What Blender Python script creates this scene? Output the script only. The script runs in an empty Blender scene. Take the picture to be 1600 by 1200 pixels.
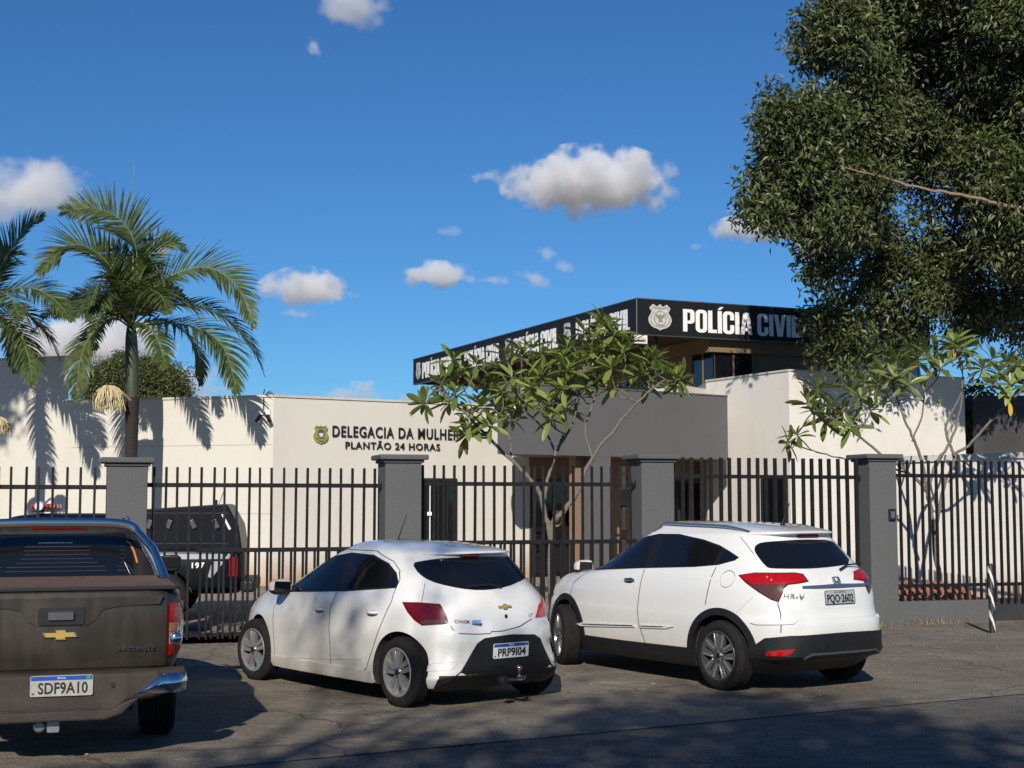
import bpy, bmesh, math, random
import numpy as np
from mathutils import Vector, Matrix
from mathutils.bvhtree import BVHTree
from mathutils import geometry as mgeo
from mathutils import noise as mnoise

S = bpy.context.scene
COL = S.collection
R = math.radians
F_PX = 2222.0                 # focal length in pixels of the 1600 px wide photograph
PITCH = math.atan(185 / F_PX)
EYE = 1.8

# ---------------------------------------------------------------- camera, sky, sun, exposure
cam = bpy.data.cameras.new('camera')
cam.sensor_width = 36.0
cam.lens = 36.0 * F_PX / 1600
cam.clip_start = 0.1
cam.clip_end = 12000
camo = bpy.data.objects.new('camera', cam)
COL.objects.link(camo)
camo.location = (0, 0, EYE)
camo.rotation_euler = (math.pi / 2 + PITCH, 0, 0)
S.camera = camo

SUN_EL = 28.4
SUN_K = 0.12                  # light travels (SUN_K, 1) over the ground
world = bpy.data.worlds.new('World')
S.world = world
world.use_nodes = True
wt = world.node_tree
bg = wt.nodes['Background']
sky = wt.nodes.new('ShaderNodeTexSky')
sky.sky_type = 'NISHITA'
sky.sun_disc = False
sky.sun_elevation = R(SUN_EL)
_todir = Vector((-SUN_K, -1, 0)).normalized()
sky.sun_rotation = math.atan2(_todir.x, _todir.y)
sky.altitude = 700
sky.air_density = 1.0
sky.dust_density = 0.0
sky.ozone_density = 3.0
tint = wt.nodes.new('ShaderNodeMix'); tint.data_type = 'RGBA'; tint.blend_type = 'MULTIPLY'; tint.inputs[0].default_value = 1.0
tint.inputs[7].default_value = (.30, .60, .88, 1)      # deep clear blue of this sky
wt.links.new(sky.outputs[0], tint.inputs[6]); wt.links.new(tint.outputs[2], bg.inputs[0])
bg.inputs[1].default_value = 0.10

sun = bpy.data.lights.new('sun', 'SUN')
sun.energy = 5.0
sun.angle = R(0.53)
sun.color = (1.0, 0.92, 0.80)
suno = bpy.data.objects.new('sun', sun)
COL.objects.link(suno)
_up = math.sin(R(SUN_EL)); _h = math.cos(R(SUN_EL))
SUNDIR = Vector((_todir.x * _h, _todir.y * _h, _up))      # towards the sun
suno.rotation_euler = SUNDIR.to_track_quat('Z', 'Y').to_euler()
suno.location = SUNDIR * 60

S.view_settings.view_transform = 'Standard'
S.view_settings.look = 'None'
S.view_settings.exposure = 0.0
S.view_settings.gamma = 1.0
S.view_settings.use_curve_mapping = False
S.render.engine = 'CYCLES'
S.cycles.use_denoising = True
S.cycles.max_bounces = 12
S.cycles.diffuse_bounces = 3
S.cycles.glossy_bounces = 3
S.cycles.transmission_bounces = 4
S.cycles.transparent_max_bounces = 12
S.cycles.volume_bounces = 10
S.cycles.sample_clamp_indirect = 6
S.cycles.volume_step_rate = 1.0
S.cycles.volume_max_steps = 256

# ---------------------------------------------------------------- pixel <-> world
def ray(x, y):
    dx = (x - 800) / F_PX; dy = (600 - y) / F_PX
    c, s = math.cos(PITCH), math.sin(PITCH)
    return Vector((dx, c - dy * s, s + dy * c))

def at(x, y, d):
    """point seen at pixel (x, y) whose distance along the view axis on the ground is d"""
    r = ray(x, y)
    return Vector((0, 0, EYE)) + r * (d / r.y)

def ground_at(x, y, z=0.0):
    r = ray(x, y)
    return Vector((0, 0, EYE)) + r * ((z - EYE) / r.z)

# ---------------------------------------------------------------- objects, tags
def tag(o, label=None, cat=None, group=None, kind=None):
    if label: o['label'] = label
    if cat: o['category'] = cat
    if group: o['group'] = group
    if cat and not kind: kind = 'thing'
    if kind: o['kind'] = kind
    return o

def empty(name, loc=(0, 0, 0), rz=0.0, label=None, cat=None, group=None):
    o = bpy.data.objects.new(name, None)
    o.empty_display_size = 0.2
    COL.objects.link(o)
    o.location = loc
    o.rotation_euler = (0, 0, rz)
    return tag(o, label, cat, group)

def link(name, me, parent=None, loc=None, rz=None):
    o = bpy.data.objects.new(name, me)
    COL.objects.link(o)
    if parent is not None: o.parent = parent
    if loc is not None: o.location = loc
    if rz is not None: o.rotation_euler = (0, 0, rz)
    return o

def copy_tree(o, parent=None):
    c = o.copy(); COL.objects.link(c); c.parent = parent
    for ch in list(o.children): copy_tree(ch, c)
    return c

class MB:
    """collects shapes into one mesh"""
    def __init__(s): s.v = []; s.f = []; s.m = []
    def add(s, vs, fs, mi=0):
        n = len(s.v)
        s.v += [tuple(v) for v in vs]
        s.f += [tuple(i + n for i in f) for f in fs]
        s.m += [mi] * len(fs)
        return s
    def box(s, x0, x1, y0, y1, z0, z1, mi=0, M=None):
        vs = [Vector((x, y, z)) for z in (z0, z1) for y in (y0, y1) for x in (x0, x1)]
        if M is not None: vs = [M @ v for v in vs]
        return s.add(vs, [(0, 2, 3, 1), (4, 5, 7, 6), (0, 1, 5, 4), (2, 6, 7, 3), (0, 4, 6, 2), (1, 3, 7, 5)], mi)
    def bar(s, a, b, w, h, mi=0, up=Vector((0, 0, 1))):
        a = Vector(a); b = Vector(b); d = (b - a); L = d.length
        if L < 1e-6: return s
        d.normalize(); sd = d.cross(up)
        if sd.length < 1e-4: sd = d.cross(Vector((0, 1, 0)))
        sd.normalize(); u = sd.cross(d)
        vs = []
        for p in (a, b):
            for i, j in ((-1, -1), (1, -1), (1, 1), (-1, 1)):
                vs.append(p + sd * (i * w / 2) + u * (j * h / 2))
        return s.add(vs, [(0, 1, 2, 3), (7, 6, 5, 4), (0, 4, 5, 1), (1, 5, 6, 2), (2, 6, 7, 3), (3, 7, 4, 0)], mi)
    def tube(s, pts, rad, n=8, mi=0, caps=True):
        pts = [Vector(p) for p in pts]
        if not hasattr(rad, '__len__'): rad = [rad] * len(pts)
        vs = []; ref = None
        for i, p in enumerate(pts):
            t = (pts[min(i + 1, len(pts) - 1)] - pts[max(i - 1, 0)])
            if t.length < 1e-9: t = Vector((0, 0, 1))
            t.normalize()
            if ref is None:
                ref = t.orthogonal()
            ref = (ref - t * ref.dot(t))
            if ref.length < 1e-6: ref = t.orthogonal()
            ref.normalize(); b = t.cross(ref)
            for k in range(n):
                a = 2 * math.pi * k / n
                vs.append(p + (ref * math.cos(a) + b * math.sin(a)) * rad[i])
        fs = []
        for i in range(len(pts) - 1):
            for k in range(n):
                k2 = (k + 1) % n
                fs.append((i * n + k, i * n + k2, (i + 1) * n + k2, (i + 1) * n + k))
        if caps:
            fs.append(tuple(reversed(range(n)))); m = (len(pts) - 1) * n
            fs.append(tuple(range(m, m + n)))
        return s.add(vs, fs, mi)
    def lathe(s, prof, n=32, mi=0, M=None, axis='Y', closed=False):
        """prof = [(r, h)] turned round the axis"""
        vs = []
        for r, h in prof:
            for k in range(n):
                a = 2 * math.pi * k / n
                c, d = math.cos(a) * r, math.sin(a) * r
                v = Vector((c, h, d)) if axis == 'Y' else Vector((c, d, h))
                vs.append(M @ v if M is not None else v)
        fs = []; m = len(prof)
        for i in range(m - 1 + (1 if closed else 0)):
            j = (i + 1) % m
            for k in range(n):
                k2 = (k + 1) % n
                fs.append((i * n + k, i * n + k2, j * n + k2, j * n + k))
        return s.add(vs, fs, mi)
    def prism(s, poly, d0, d1, M=None, mi=0, holes=()):
        """2-D polygon (u, v) with holes, extruded from w = d0 to d1; M maps (u, v, w)"""
        loops = [list(poly)] + [list(h) for h in holes]
        tri = mgeo.tessellate_polygon([[Vector((p[0], p[1], 0)) for p in l] for l in loops])
        flat = [p for l in loops for p in l]; n = len(flat)
        vs = [Vector((p[0], p[1], d1)) for p in flat] + [Vector((p[0], p[1], d0)) for p in flat]
        fs = []
        for t in tri:
            a, b, c = (Vector((*flat[i], 0)) for i in t)
            if (b - a).cross(c - a).z < 0: t = (t[0], t[2], t[1])
            fs.append(tuple(t)); fs.append((t[2] + n, t[1] + n, t[0] + n))
        k = 0
        for l in loops:
            m = len(l)
            for i in range(m):
                j = (i + 1) % m
                fs.append((k + i, k + i + n, k + j + n, k + j))
            k += m
        if M is not None: vs = [M @ v for v in vs]
        return s.add(vs, fs, mi)
    def mesh(s, name, mats, smooth=None):
        me = bpy.data.meshes.new(name)
        me.from_pydata([tuple(v) for v in s.v], [], s.f)
        for m in (mats if isinstance(mats, (list, tuple)) else [mats]): me.materials.append(m)
        me.polygons.foreach_set('material_index', s.m)
        me.update()
        bm = bmesh.new(); bm.from_mesh(me)
        bmesh.ops.recalc_face_normals(bm, faces=bm.faces)
        bm.to_mesh(me); bm.free()
        if smooth is not None:
            me.polygons.foreach_set('use_smooth', [True] * len(me.polygons))
            me.set_sharp_from_angle(angle=R(smooth))
        return me
    def build(s, name, mats, parent=None, smooth=None, bevel=None, loc=None, rz=None):
        o = link(name, s.mesh(name, mats, smooth), parent, loc, rz)
        if bevel:
            b = o.modifiers.new('bevel', 'BEVEL'); b.width = bevel; b.segments = 2; b.limit_method = 'ANGLE'
            b.angle_limit = R(40); b.harden_normals = False
        return o

def raw_mesh(name, verts, faces4, mat, smooth=False, fcol=None):
    """fast mesh from numpy arrays: verts (n,3), faces (m,k)"""
    me = bpy.data.meshes.new(name)
    verts = np.asarray(verts, dtype=np.float32); faces4 = np.asarray(faces4, dtype=np.int32)
    m, k = faces4.shape
    me.vertices.add(len(verts)); me.vertices.foreach_set('co', verts.ravel())
    me.loops.add(m * k); me.loops.foreach_set('vertex_index', faces4.ravel())
    me.polygons.add(m)
    me.polygons.foreach_set('loop_start', np.arange(0, m * k, k, dtype=np.int32))
    me.polygons.foreach_set('loop_total', np.full(m, k, dtype=np.int32))
    me.polygons.foreach_set('use_smooth', np.full(m, smooth))
    if fcol is not None:
        at_ = me.attributes.new('tone', 'FLOAT', 'FACE')
        at_.data.foreach_set('value', np.asarray(fcol, dtype=np.float32))
    me.update(calc_edges=True); me.validate()
    me.materials.append(mat)
    return me

# ---------------------------------------------------------------- materials
def _mat(name):
    m = bpy.data.materials.new(name); m.use_nodes = True
    nt = m.node_tree
    return m, nt, nt.nodes['Principled BSDF']

def flat(name, col, rough=0.6, metal=0.0, coat=0.0, spec=0.5, var=0.08, scale=6.0, bump=0.0, bscale=60.0, emis=None, trans=0.0, ior=None, coord='Object'):
    """principled material with gentle procedural tone variation and optional bump"""
    m, nt, p = _mat(name)
    N, L = nt.nodes, nt.links
    tc = N.new('ShaderNodeTexCoord')
    if var > 0:
        nz = N.new('ShaderNodeTexNoise'); nz.inputs['Scale'].default_value = scale
        nz.inputs['Detail'].default_value = 6; nz.inputs['Roughness'].default_value = 0.65
        L.new(tc.outputs[coord], nz.inputs['Vector'])
        mr = N.new('ShaderNodeMapRange'); mr.inputs[1].default_value = 0.3; mr.inputs[2].default_value = 0.7
        mr.inputs[3].default_value = 1 - var; mr.inputs[4].default_value = 1 + var
        L.new(nz.outputs[0], mr.inputs[0])
        mx = N.new('ShaderNodeVectorMath'); mx.operation = 'SCALE'
        mx.inputs[0].default_value = col
        L.new(mr.outputs[0], mx.inputs['Scale'])
        L.new(mx.outputs[0], p.inputs['Base Color'])
    else:
        p.inputs['Base Color'].default_value = (*col, 1)
    p.inputs['Roughness'].default_value = rough
    p.inputs['Metallic'].default_value = metal
    p.inputs['Specular IOR Level'].default_value = spec
    p.inputs['Coat Weight'].default_value = coat
    p.inputs['Coat Roughness'].default_value = 0.04
    p.inputs['Transmission Weight'].default_value = trans
    if ior: p.inputs['IOR'].default_value = ior
    if emis:
        p.inputs['Emission Color'].default_value = (*emis[0], 1); p.inputs['Emission Strength'].default_value = emis[1]
    if bump > 0:
        nb = N.new('ShaderNodeTexNoise'); nb.inputs['Scale'].default_value = bscale; nb.inputs['Detail'].default_value = 4
        L.new(tc.outputs[coord], nb.inputs['Vector'])
        b = N.new('ShaderNodeBump'); b.inputs['Strength'].default_value = bump; b.inputs['Distance'].default_value = 0.01
        L.new(nb.outputs[0], b.inputs['Height']); L.new(b.outputs[0], p.inputs['Normal'])
    return m

def plaster(name, col, stain=0.25, bump=0.25, stain_col=None, streak=1.0):
    """painted render: broad blotches, rain streaks running down and fine trowel texture"""
    m, nt, p = _mat(name); N, L = nt.nodes, nt.links
    tc = N.new('ShaderNodeTexCoord')
    mp = N.new('ShaderNodeMapping'); mp.inputs['Scale'].default_value = (2.2, 2.2, 0.22)
    L.new(tc.outputs['Object'], mp.inputs[0])
    n1 = N.new('ShaderNodeTexNoise'); n1.inputs['Scale'].default_value = 1.3; n1.inputs['Detail'].default_value = 8; n1.inputs['Roughness'].default_value = 0.7
    L.new(mp.outputs[0], n1.inputs['Vector'])
    n2 = N.new('ShaderNodeTexNoise'); n2.inputs['Scale'].default_value = 0.9; n2.inputs['Detail'].default_value = 5
    L.new(tc.outputs['Object'], n2.inputs['Vector'])
    ad = N.new('ShaderNodeMath'); ad.operation = 'MULTIPLY_ADD'; ad.inputs[1].default_value = streak
    L.new(n1.outputs[0], ad.inputs[0]); L.new(n2.outputs[0], ad.inputs[2])
    mr = N.new('ShaderNodeMapRange'); mr.inputs[1].default_value = 0.95; mr.inputs[2].default_value = 1.45
    mr.inputs[3].default_value = 0.0; mr.inputs[4].default_value = stain
    L.new(ad.outputs[0], mr.inputs[0])
    mx = N.new('ShaderNodeMix'); mx.data_type = 'RGBA'
    mx.inputs[6].default_value = (*col, 1)
    sc = stain_col or tuple(c * 0.55 for c in col)
    mx.inputs[7].default_value = (*sc, 1)
    L.new(mr.outputs[0], mx.inputs[0]); L.new(mx.outputs[2], p.inputs['Base Color'])
    p.inputs['Roughness'].default_value = 0.85
    p.inputs['Specular IOR Level'].default_value = 0.25
    nb = N.new('ShaderNodeTexNoise'); nb.inputs['Scale'].default_value = 28; nb.inputs['Detail'].default_value = 6; nb.inputs['Roughness'].default_value = 0.7
    L.new(tc.outputs['Object'], nb.inputs['Vector'])
    b = N.new('ShaderNodeBump'); b.inputs['Strength'].default_value = bump; b.inputs['Distance'].default_value = 0.02
    L.new(nb.outputs[0], b.inputs['Height']); L.new(b.outputs[0], p.inputs['Normal'])
    return m

def asphalt(name, dark, light, patch=0.8, speck=240, crack=True):
    m, nt, p = _mat(name); N, L = nt.nodes, nt.links
    tc = N.new('ShaderNodeTexCoord')
    n1 = N.new('ShaderNodeTexNoise'); n1.inputs['Scale'].default_value = patch; n1.inputs['Detail'].default_value = 9; n1.inputs['Roughness'].default_value = 0.62
    L.new(tc.outputs['Object'], n1.inputs['Vector'])
    cr = N.new('ShaderNodeValToRGB')
    cr.color_ramp.elements[0].position = 0.32; cr.color_ramp.elements[0].color = (*dark, 1)
    cr.color_ramp.elements[1].position = 0.68; cr.color_ramp.elements[1].color = (*light, 1)
    L.new(n1.outputs[0], cr.inputs[0])
    v = N.new('ShaderNodeTexVoronoi'); v.inputs['Scale'].default_value = speck
    L.new(tc.outputs['Object'], v.inputs['Vector'])
    sp = N.new('ShaderNodeSeparateColor'); L.new(v.outputs['Color'], sp.inputs[0])
    mr = N.new('ShaderNodeMapRange'); mr.inputs[1].default_value = 0; mr.inputs[2].default_value = 1
    mr.inputs[3].default_value = 0.35; mr.inputs[4].default_value = 1.75
    L.new(sp.outputs[0], mr.inputs[0])
    vm = N.new('ShaderNodeVectorMath'); vm.operation = 'SCALE'
    L.new(cr.outputs[0], vm.inputs[0]); L.new(mr.outputs[0], vm.inputs['Scale'])
    out = vm.outputs[0]
    # oil drips and worn patches
    n3 = N.new('ShaderNodeTexNoise'); n3.inputs['Scale'].default_value = 2.3; n3.inputs['Detail'].default_value = 7; n3.inputs['Roughness'].default_value = 0.75
    L.new(tc.outputs['Object'], n3.inputs['Vector'])
    m3 = N.new('ShaderNodeMapRange'); m3.inputs[1].default_value = 0.60; m3.inputs[2].default_value = 0.68; m3.inputs[3].default_value = 1.0; m3.inputs[4].default_value = 0.72
    L.new(n3.outputs[0], m3.inputs[0])
    vm2 = N.new('ShaderNodeVectorMath'); vm2.operation = 'SCALE'
    L.new(out, vm2.inputs[0]); L.new(m3.outputs[0], vm2.inputs['Scale']); out = vm2.outputs[0]
    if crack:
        nd = N.new('ShaderNodeTexNoise'); nd.inputs['Scale'].default_value = 1.4; nd.inputs['Detail'].default_value = 5
        L.new(tc.outputs['Object'], nd.inputs['Vector'])
        va = N.new('ShaderNodeVectorMath'); va.operation = 'MULTIPLY_ADD'; va.inputs[1].default_value = (0.9, 0.9, 0)
        L.new(nd.outputs['Color'], va.inputs[0]); L.new(tc.outputs['Object'], va.inputs[2])
        vc = N.new('ShaderNodeTexVoronoi'); vc.feature = 'DISTANCE_TO_EDGE'; vc.inputs['Scale'].default_value = 0.35
        L.new(va.outputs[0], vc.inputs['Vector'])
        mc = N.new('ShaderNodeMapRange'); mc.inputs[1].default_value = 0.0; mc.inputs[2].default_value = 0.006; mc.inputs[3].default_value = 0.45; mc.inputs[4].default_value = 1.0
        L.new(vc.outputs['Distance'], mc.inputs[0])
        vm3 = N.new('ShaderNodeVectorMath'); vm3.operation = 'SCALE'
        L.new(out, vm3.inputs[0]); L.new(mc.outputs[0], vm3.inputs['Scale']); out = vm3.outputs[0]
    # streaky wear along the kerb line and mid-size grit
    mp = N.new('ShaderNodeMapping'); mp.inputs['Scale'].default_value = (1.3, 3.4, 1); mp.inputs['Rotation'].default_value = (0, 0, -R(20)); L.new(tc.outputs['Object'], mp.inputs[0])
    n5 = N.new('ShaderNodeTexNoise'); n5.inputs['Scale'].default_value = 2.2; n5.inputs['Detail'].default_value = 9; n5.inputs['Roughness'].default_value = .72; L.new(mp.outputs[0], n5.inputs['Vector'])
    m5 = N.new('ShaderNodeMapRange'); m5.inputs[1].default_value = .3; m5.inputs[2].default_value = .7; m5.inputs[3].default_value = .62; m5.inputs[4].default_value = 1.32; L.new(n5.outputs[0], m5.inputs[0])
    v5 = N.new('ShaderNodeVectorMath'); v5.operation = 'SCALE'; L.new(out, v5.inputs[0]); L.new(m5.outputs[0], v5.inputs['Scale']); out = v5.outputs[0]
    v6 = N.new('ShaderNodeTexVoronoi'); v6.inputs['Scale'].default_value = 38; L.new(tc.outputs['Object'], v6.inputs['Vector'])
    m6 = N.new('ShaderNodeMapRange'); m6.inputs[1].default_value = .10; m6.inputs[2].default_value = .16; m6.inputs[3].default_value = 1.9; m6.inputs[4].default_value = 1.0; L.new(v6.outputs['Distance'], m6.inputs[0])
    v7 = N.new('ShaderNodeVectorMath'); v7.operation = 'SCALE'; L.new(out, v7.inputs[0]); L.new(m6.outputs[0], v7.inputs['Scale']); out = v7.outputs[0]
    L.new(out, p.inputs['Base Color'])
    p.inputs['Roughness'].default_value = 0.85
    p.inputs['Specular IOR Level'].default_value = 0.3
    nb = N.new('ShaderNodeTexNoise'); nb.inputs['Scale'].default_value = 90; nb.inputs['Detail'].default_value = 5
    L.new(tc.outputs['Object'], nb.inputs['Vector'])
    b = N.new('ShaderNodeBump'); b.inputs['Strength'].default_value = 0.9; b.inputs['Distance'].default_value = 0.03
    L.new(nb.outputs[0], b.inputs['Height']); L.new(b.outputs[0], p.inputs['Normal'])
    return m

def leafmat(name, c1, c2, rough=0.42, trans=0.25, tcol=None, spec=0.5):
    """two-tone leaves driven by the per-face 'tone' attribute, a little light passing through"""
    m, nt, p = _mat(name); N, L = nt.nodes, nt.links
    a = N.new('ShaderNodeAttribute'); a.attribute_name = 'tone'
    cr = N.new('ShaderNodeMix'); cr.data_type = 'RGBA'
    cr.inputs[6].default_value = (*c1, 1); cr.inputs[7].default_value = (*c2, 1)
    L.new(a.outputs['Fac'], cr.inputs[0])
    L.new(cr.outputs[2], p.inputs['Base Color'])
    p.inputs['Roughness'].default_value = rough
    p.inputs['Specular IOR Level'].default_value = spec
    tr = N.new('ShaderNodeBsdfTranslucent')
    tr.inputs[0].default_value = (*(tcol or (c2[0] * 1.6, c2[1] * 1.5, c2[2] * 0.7)), 1)
    mx = N.new('ShaderNodeMixShader'); mx.inputs[0].default_value = trans
    out = N['Material Output']
    L.new(p.outputs[0], mx.inputs[1]); L.new(tr.outputs[0], mx.inputs[2]); L.new(mx.outputs[0], out.inputs[0])
    return m

def bark(name, c1, c2, scale=14, ring=0.0):
    m, nt, p = _mat(name); N, L = nt.nodes, nt.links
    tc = N.new('ShaderNodeTexCoord')
    n1 = N.new('ShaderNodeTexNoise'); n1.inputs['Scale'].default_value = scale; n1.inputs['Detail'].default_value = 8
    L.new(tc.outputs['Object'], n1.inputs['Vector'])
    cr = N.new('ShaderNodeMix'); cr.data_type = 'RGBA'
    cr.inputs[6].default_value = (*c1, 1); cr.inputs[7].default_value = (*c2, 1)
    src = n1.outputs[0]
    if ring:
        w = N.new('ShaderNodeTexWave'); w.bands_direction = 'Z'; w.inputs['Scale'].default_value = ring; w.inputs['Distortion'].default_value = 2
        L.new(tc.outputs['Object'], w.inputs['Vector'])
        mu = N.new('ShaderNodeMath'); mu.operation = 'MULTIPLY'; L.new(n1.outputs[0], mu.inputs[0]); L.new(w.outputs[0], mu.inputs[1])
        ad = N.new('ShaderNodeMath'); ad.operation = 'ADD'; ad.inputs[1].default_value = 0.25; L.new(mu.outputs[0], ad.inputs[0]); src = ad.outputs[0]
    L.new(src, cr.inputs[0]); L.new(cr.outputs[2], p.inputs['Base Color'])
    p.inputs['Roughness'].default_value = 0.9
    b = N.new('ShaderNodeBump'); b.inputs['Strength'].default_value = 0.6; b.inputs['Distance'].default_value = 0.03
    L.new(src, b.inputs['Height']); L.new(b.outputs[0], p.inputs['Normal'])
    return m

def streaked(name, col, dust, amt=0.5, rough=0.32, coat=0.5, metal=0.35):
    """dusty car paint: faint vertical wash streaks"""
    m, nt, p = _mat(name); N, L = nt.nodes, nt.links
    tc = N.new('ShaderNodeTexCoord')
    mp = N.new('ShaderNodeMapping'); mp.inputs['Scale'].default_value = (9, 9, 1.6); L.new(tc.outputs['Object'], mp.inputs[0])
    n1 = N.new('ShaderNodeTexNoise'); n1.inputs['Scale'].default_value = 1.5; n1.inputs['Detail'].default_value = 6; L.new(mp.outputs[0], n1.inputs['Vector'])
    n2 = N.new('ShaderNodeTexNoise'); n2.inputs['Scale'].default_value = 3; n2.inputs['Detail'].default_value = 6; L.new(tc.outputs['Object'], n2.inputs['Vector'])
    mu = N.new('ShaderNodeMath'); mu.operation = 'MULTIPLY'; L.new(n1.outputs[0], mu.inputs[0]); L.new(n2.outputs[0], mu.inputs[1])
    mr = N.new('ShaderNodeMapRange'); mr.inputs[1].default_value = 0.12; mr.inputs[2].default_value = 0.4; mr.inputs[4].default_value = amt; L.new(mu.outputs[0], mr.inputs[0])
    mx = N.new('ShaderNodeMix'); mx.data_type = 'RGBA'; mx.inputs[6].default_value = (*col, 1); mx.inputs[7].default_value = (*dust, 1)
    L.new(mr.outputs[0], mx.inputs[0]); L.new(mx.outputs[2], p.inputs['Base Color'])
    ra = N.new('ShaderNodeMapRange'); ra.inputs[3].default_value = rough; ra.inputs[4].default_value = min(1, rough + 0.3); L.new(mr.outputs[0], ra.inputs[0]); L.new(ra.outputs[0], p.inputs['Roughness'])
    p.inputs['Coat Weight'].default_value = coat; p.inputs['Coat Roughness'].default_value = 0.15; p.inputs['Metallic'].default_value = metal
    return m

M = {}
def car_paint(name, col, dust):
    m, nt, p = _mat(name); N, L = nt.nodes, nt.links
    tc = N.new('ShaderNodeTexCoord'); sp = N.new('ShaderNodeSeparateXYZ'); L.new(tc.outputs['Object'], sp.inputs[0])
    nz = N.new('ShaderNodeTexNoise'); nz.inputs['Scale'].default_value = 5; nz.inputs['Detail'].default_value = 8; nz.inputs['Roughness'].default_value = .7; L.new(tc.outputs['Object'], nz.inputs['Vector'])
    mr = N.new('ShaderNodeMapRange'); mr.inputs[1].default_value = .75; mr.inputs[2].default_value = .22; mr.inputs[3].default_value = 0; mr.inputs[4].default_value = .9; L.new(sp.outputs['Z'], mr.inputs[0])
    mu = N.new('ShaderNodeMath'); mu.operation = 'MULTIPLY'; L.new(mr.outputs[0], mu.inputs[0]); L.new(nz.outputs[0], mu.inputs[1])
    ad = N.new('ShaderNodeMath'); ad.operation = 'MULTIPLY_ADD'; ad.inputs[1].default_value = .08; L.new(nz.outputs[0], ad.inputs[0]); L.new(mu.outputs[0], ad.inputs[2])
    mx = N.new('ShaderNodeMix'); mx.data_type = 'RGBA'; mx.inputs[6].default_value = (*col, 1); mx.inputs[7].default_value = (*dust, 1)
    L.new(ad.outputs[0], mx.inputs[0]); L.new(mx.outputs[2], p.inputs['Base Color'])
    ra = N.new('ShaderNodeMapRange'); ra.inputs[3].default_value = .22; ra.inputs[4].default_value = .6; L.new(ad.outputs[0], ra.inputs[0]); L.new(ra.outputs[0], p.inputs['Roughness'])
    p.inputs['Coat Weight'].default_value = .9; p.inputs['Coat Roughness'].default_value = .03
    return m
M['white_paint'] = car_paint('white_paint', (.74, .745, .73), (.42, .36, .28))
M['black_plastic'] = flat('black_plastic', (0.012, 0.0125, 0.014), rough=0.5, spec=.35, var=0.2, scale=9, bump=0.1, bscale=300)
M['rubber'] = flat('rubber', (0.014, 0.0135, 0.013), rough=0.85, spec=.2, var=0.3, scale=14, bump=0.2, bscale=120)
M['glass'] = flat('glass', (0.006, 0.007, 0.009), rough=0.03, spec=0.75, var=0)
M['seal'] = flat('seal', (0.01, 0.01, 0.011), rough=0.35, var=0)
M['gap'] = flat('gap', (0.03, 0.03, 0.03), rough=0.8, var=0)
M['chrome'] = flat('chrome', (0.75, 0.75, 0.76), rough=0.12, metal=1.0, var=0.03)
M['satin'] = flat('satin', (0.42, 0.43, 0.44), rough=0.3, metal=0.9, var=0.05)
M['alloy'] = flat('alloy', (0.52, 0.53, 0.54), rough=0.28, metal=0.75, coat=0.3, var=0.05)
M['alloy_dark'] = flat('alloy_dark', (0.10, 0.105, 0.11), rough=0.3, metal=0.6, coat=0.3, var=0.05)
M['lens_red'] = flat('lens_red', (0.38, 0.004, 0.006), rough=0.2, coat=0.25, var=0.25, scale=40)
M['lens_dark'] = flat('lens_dark', (0.12, 0.004, 0.006), rough=0.2, coat=0.2, var=0.3, scale=40)
M['lens_smoke'] = flat('lens_smoke', (0.09, 0.035, 0.028), rough=0.2, coat=0.3, var=0.5, scale=60)
M['lens_clear'] = flat('lens_clear', (0.45, 0.42, 0.42), rough=0.15, coat=1.0, metal=0.4, var=0.35, scale=60)
M['lens_amber'] = flat('lens_amber', (0.42, 0.22, 0.12), rough=0.15, coat=1.0, var=0.4, scale=60)
M['gold'] = flat('gold', (0.70, 0.46, 0.10), rough=0.3, metal=0.5, var=0.1, scale=60)
M['plate'] = flat('plate', (0.62, 0.63, 0.63), rough=0.4, var=0.05, scale=20)
M['plate_grey'] = flat('plate_grey', (0.36, 0.38, 0.40), rough=0.45, var=0.06, scale=20)
M['plate_shaded'] = flat('plate_shaded', (0.36, 0.35, 0.32), rough=0.6, var=0.2, scale=14)  # truck plate: shade on the tail put into the base colour
M['plate_blue'] = flat('plate_blue', (0.02, 0.07, 0.32), rough=0.4, var=0.1, scale=20)
M['ink'] = flat('ink', (0.012, 0.012, 0.013), rough=0.5, var=0)
M['sky_blue'] = flat('sky_blue', (0.05, 0.22, 0.45), rough=0.4, var=0)
M['dust_paint'] = streaked('dust_paint', (0.034, 0.029, 0.022), (0.085, 0.070, 0.050), 0.45)
M['rust_vinyl'] = flat('rust_vinyl', (0.12, 0.070, 0.048), rough=0.75, var=0.3, scale=7)
M['dust_plastic'] = flat('dust_plastic', (0.040, 0.030, 0.023), rough=0.75, var=0.35, scale=5)
M['navy'] = flat('navy', (0.005, 0.007, 0.012), rough=0.35, coat=0.0, spec=.2, var=0.1)
M['white_sign'] = flat('white_sign', (0.80, 0.80, 0.79), rough=0.55, var=0.05, scale=3)
M['badge_grey'] = flat('badge_grey', (0.50, 0.50, 0.47), rough=0.6, var=0.25, scale=14)
M['badge_dark'] = flat('badge_dark', (0.22, 0.22, 0.21), rough=0.6, var=0.3, scale=22)

M['satin_dark'] = flat('satin_dark', (.10, .10, .105), rough=.35, metal=.5, var=.1)
M['olive_gold'] = flat('olive_gold', (.42, .36, .10), rough=.35, metal=.4, var=.25, scale=20)
M['shield_green'] = flat('shield_green', (.05, .12, .07), rough=.4, var=.3, scale=30)
M['stripe_grey'] = flat('stripe_grey', (.30, .34, .38), rough=.4, var=.1)

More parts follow.
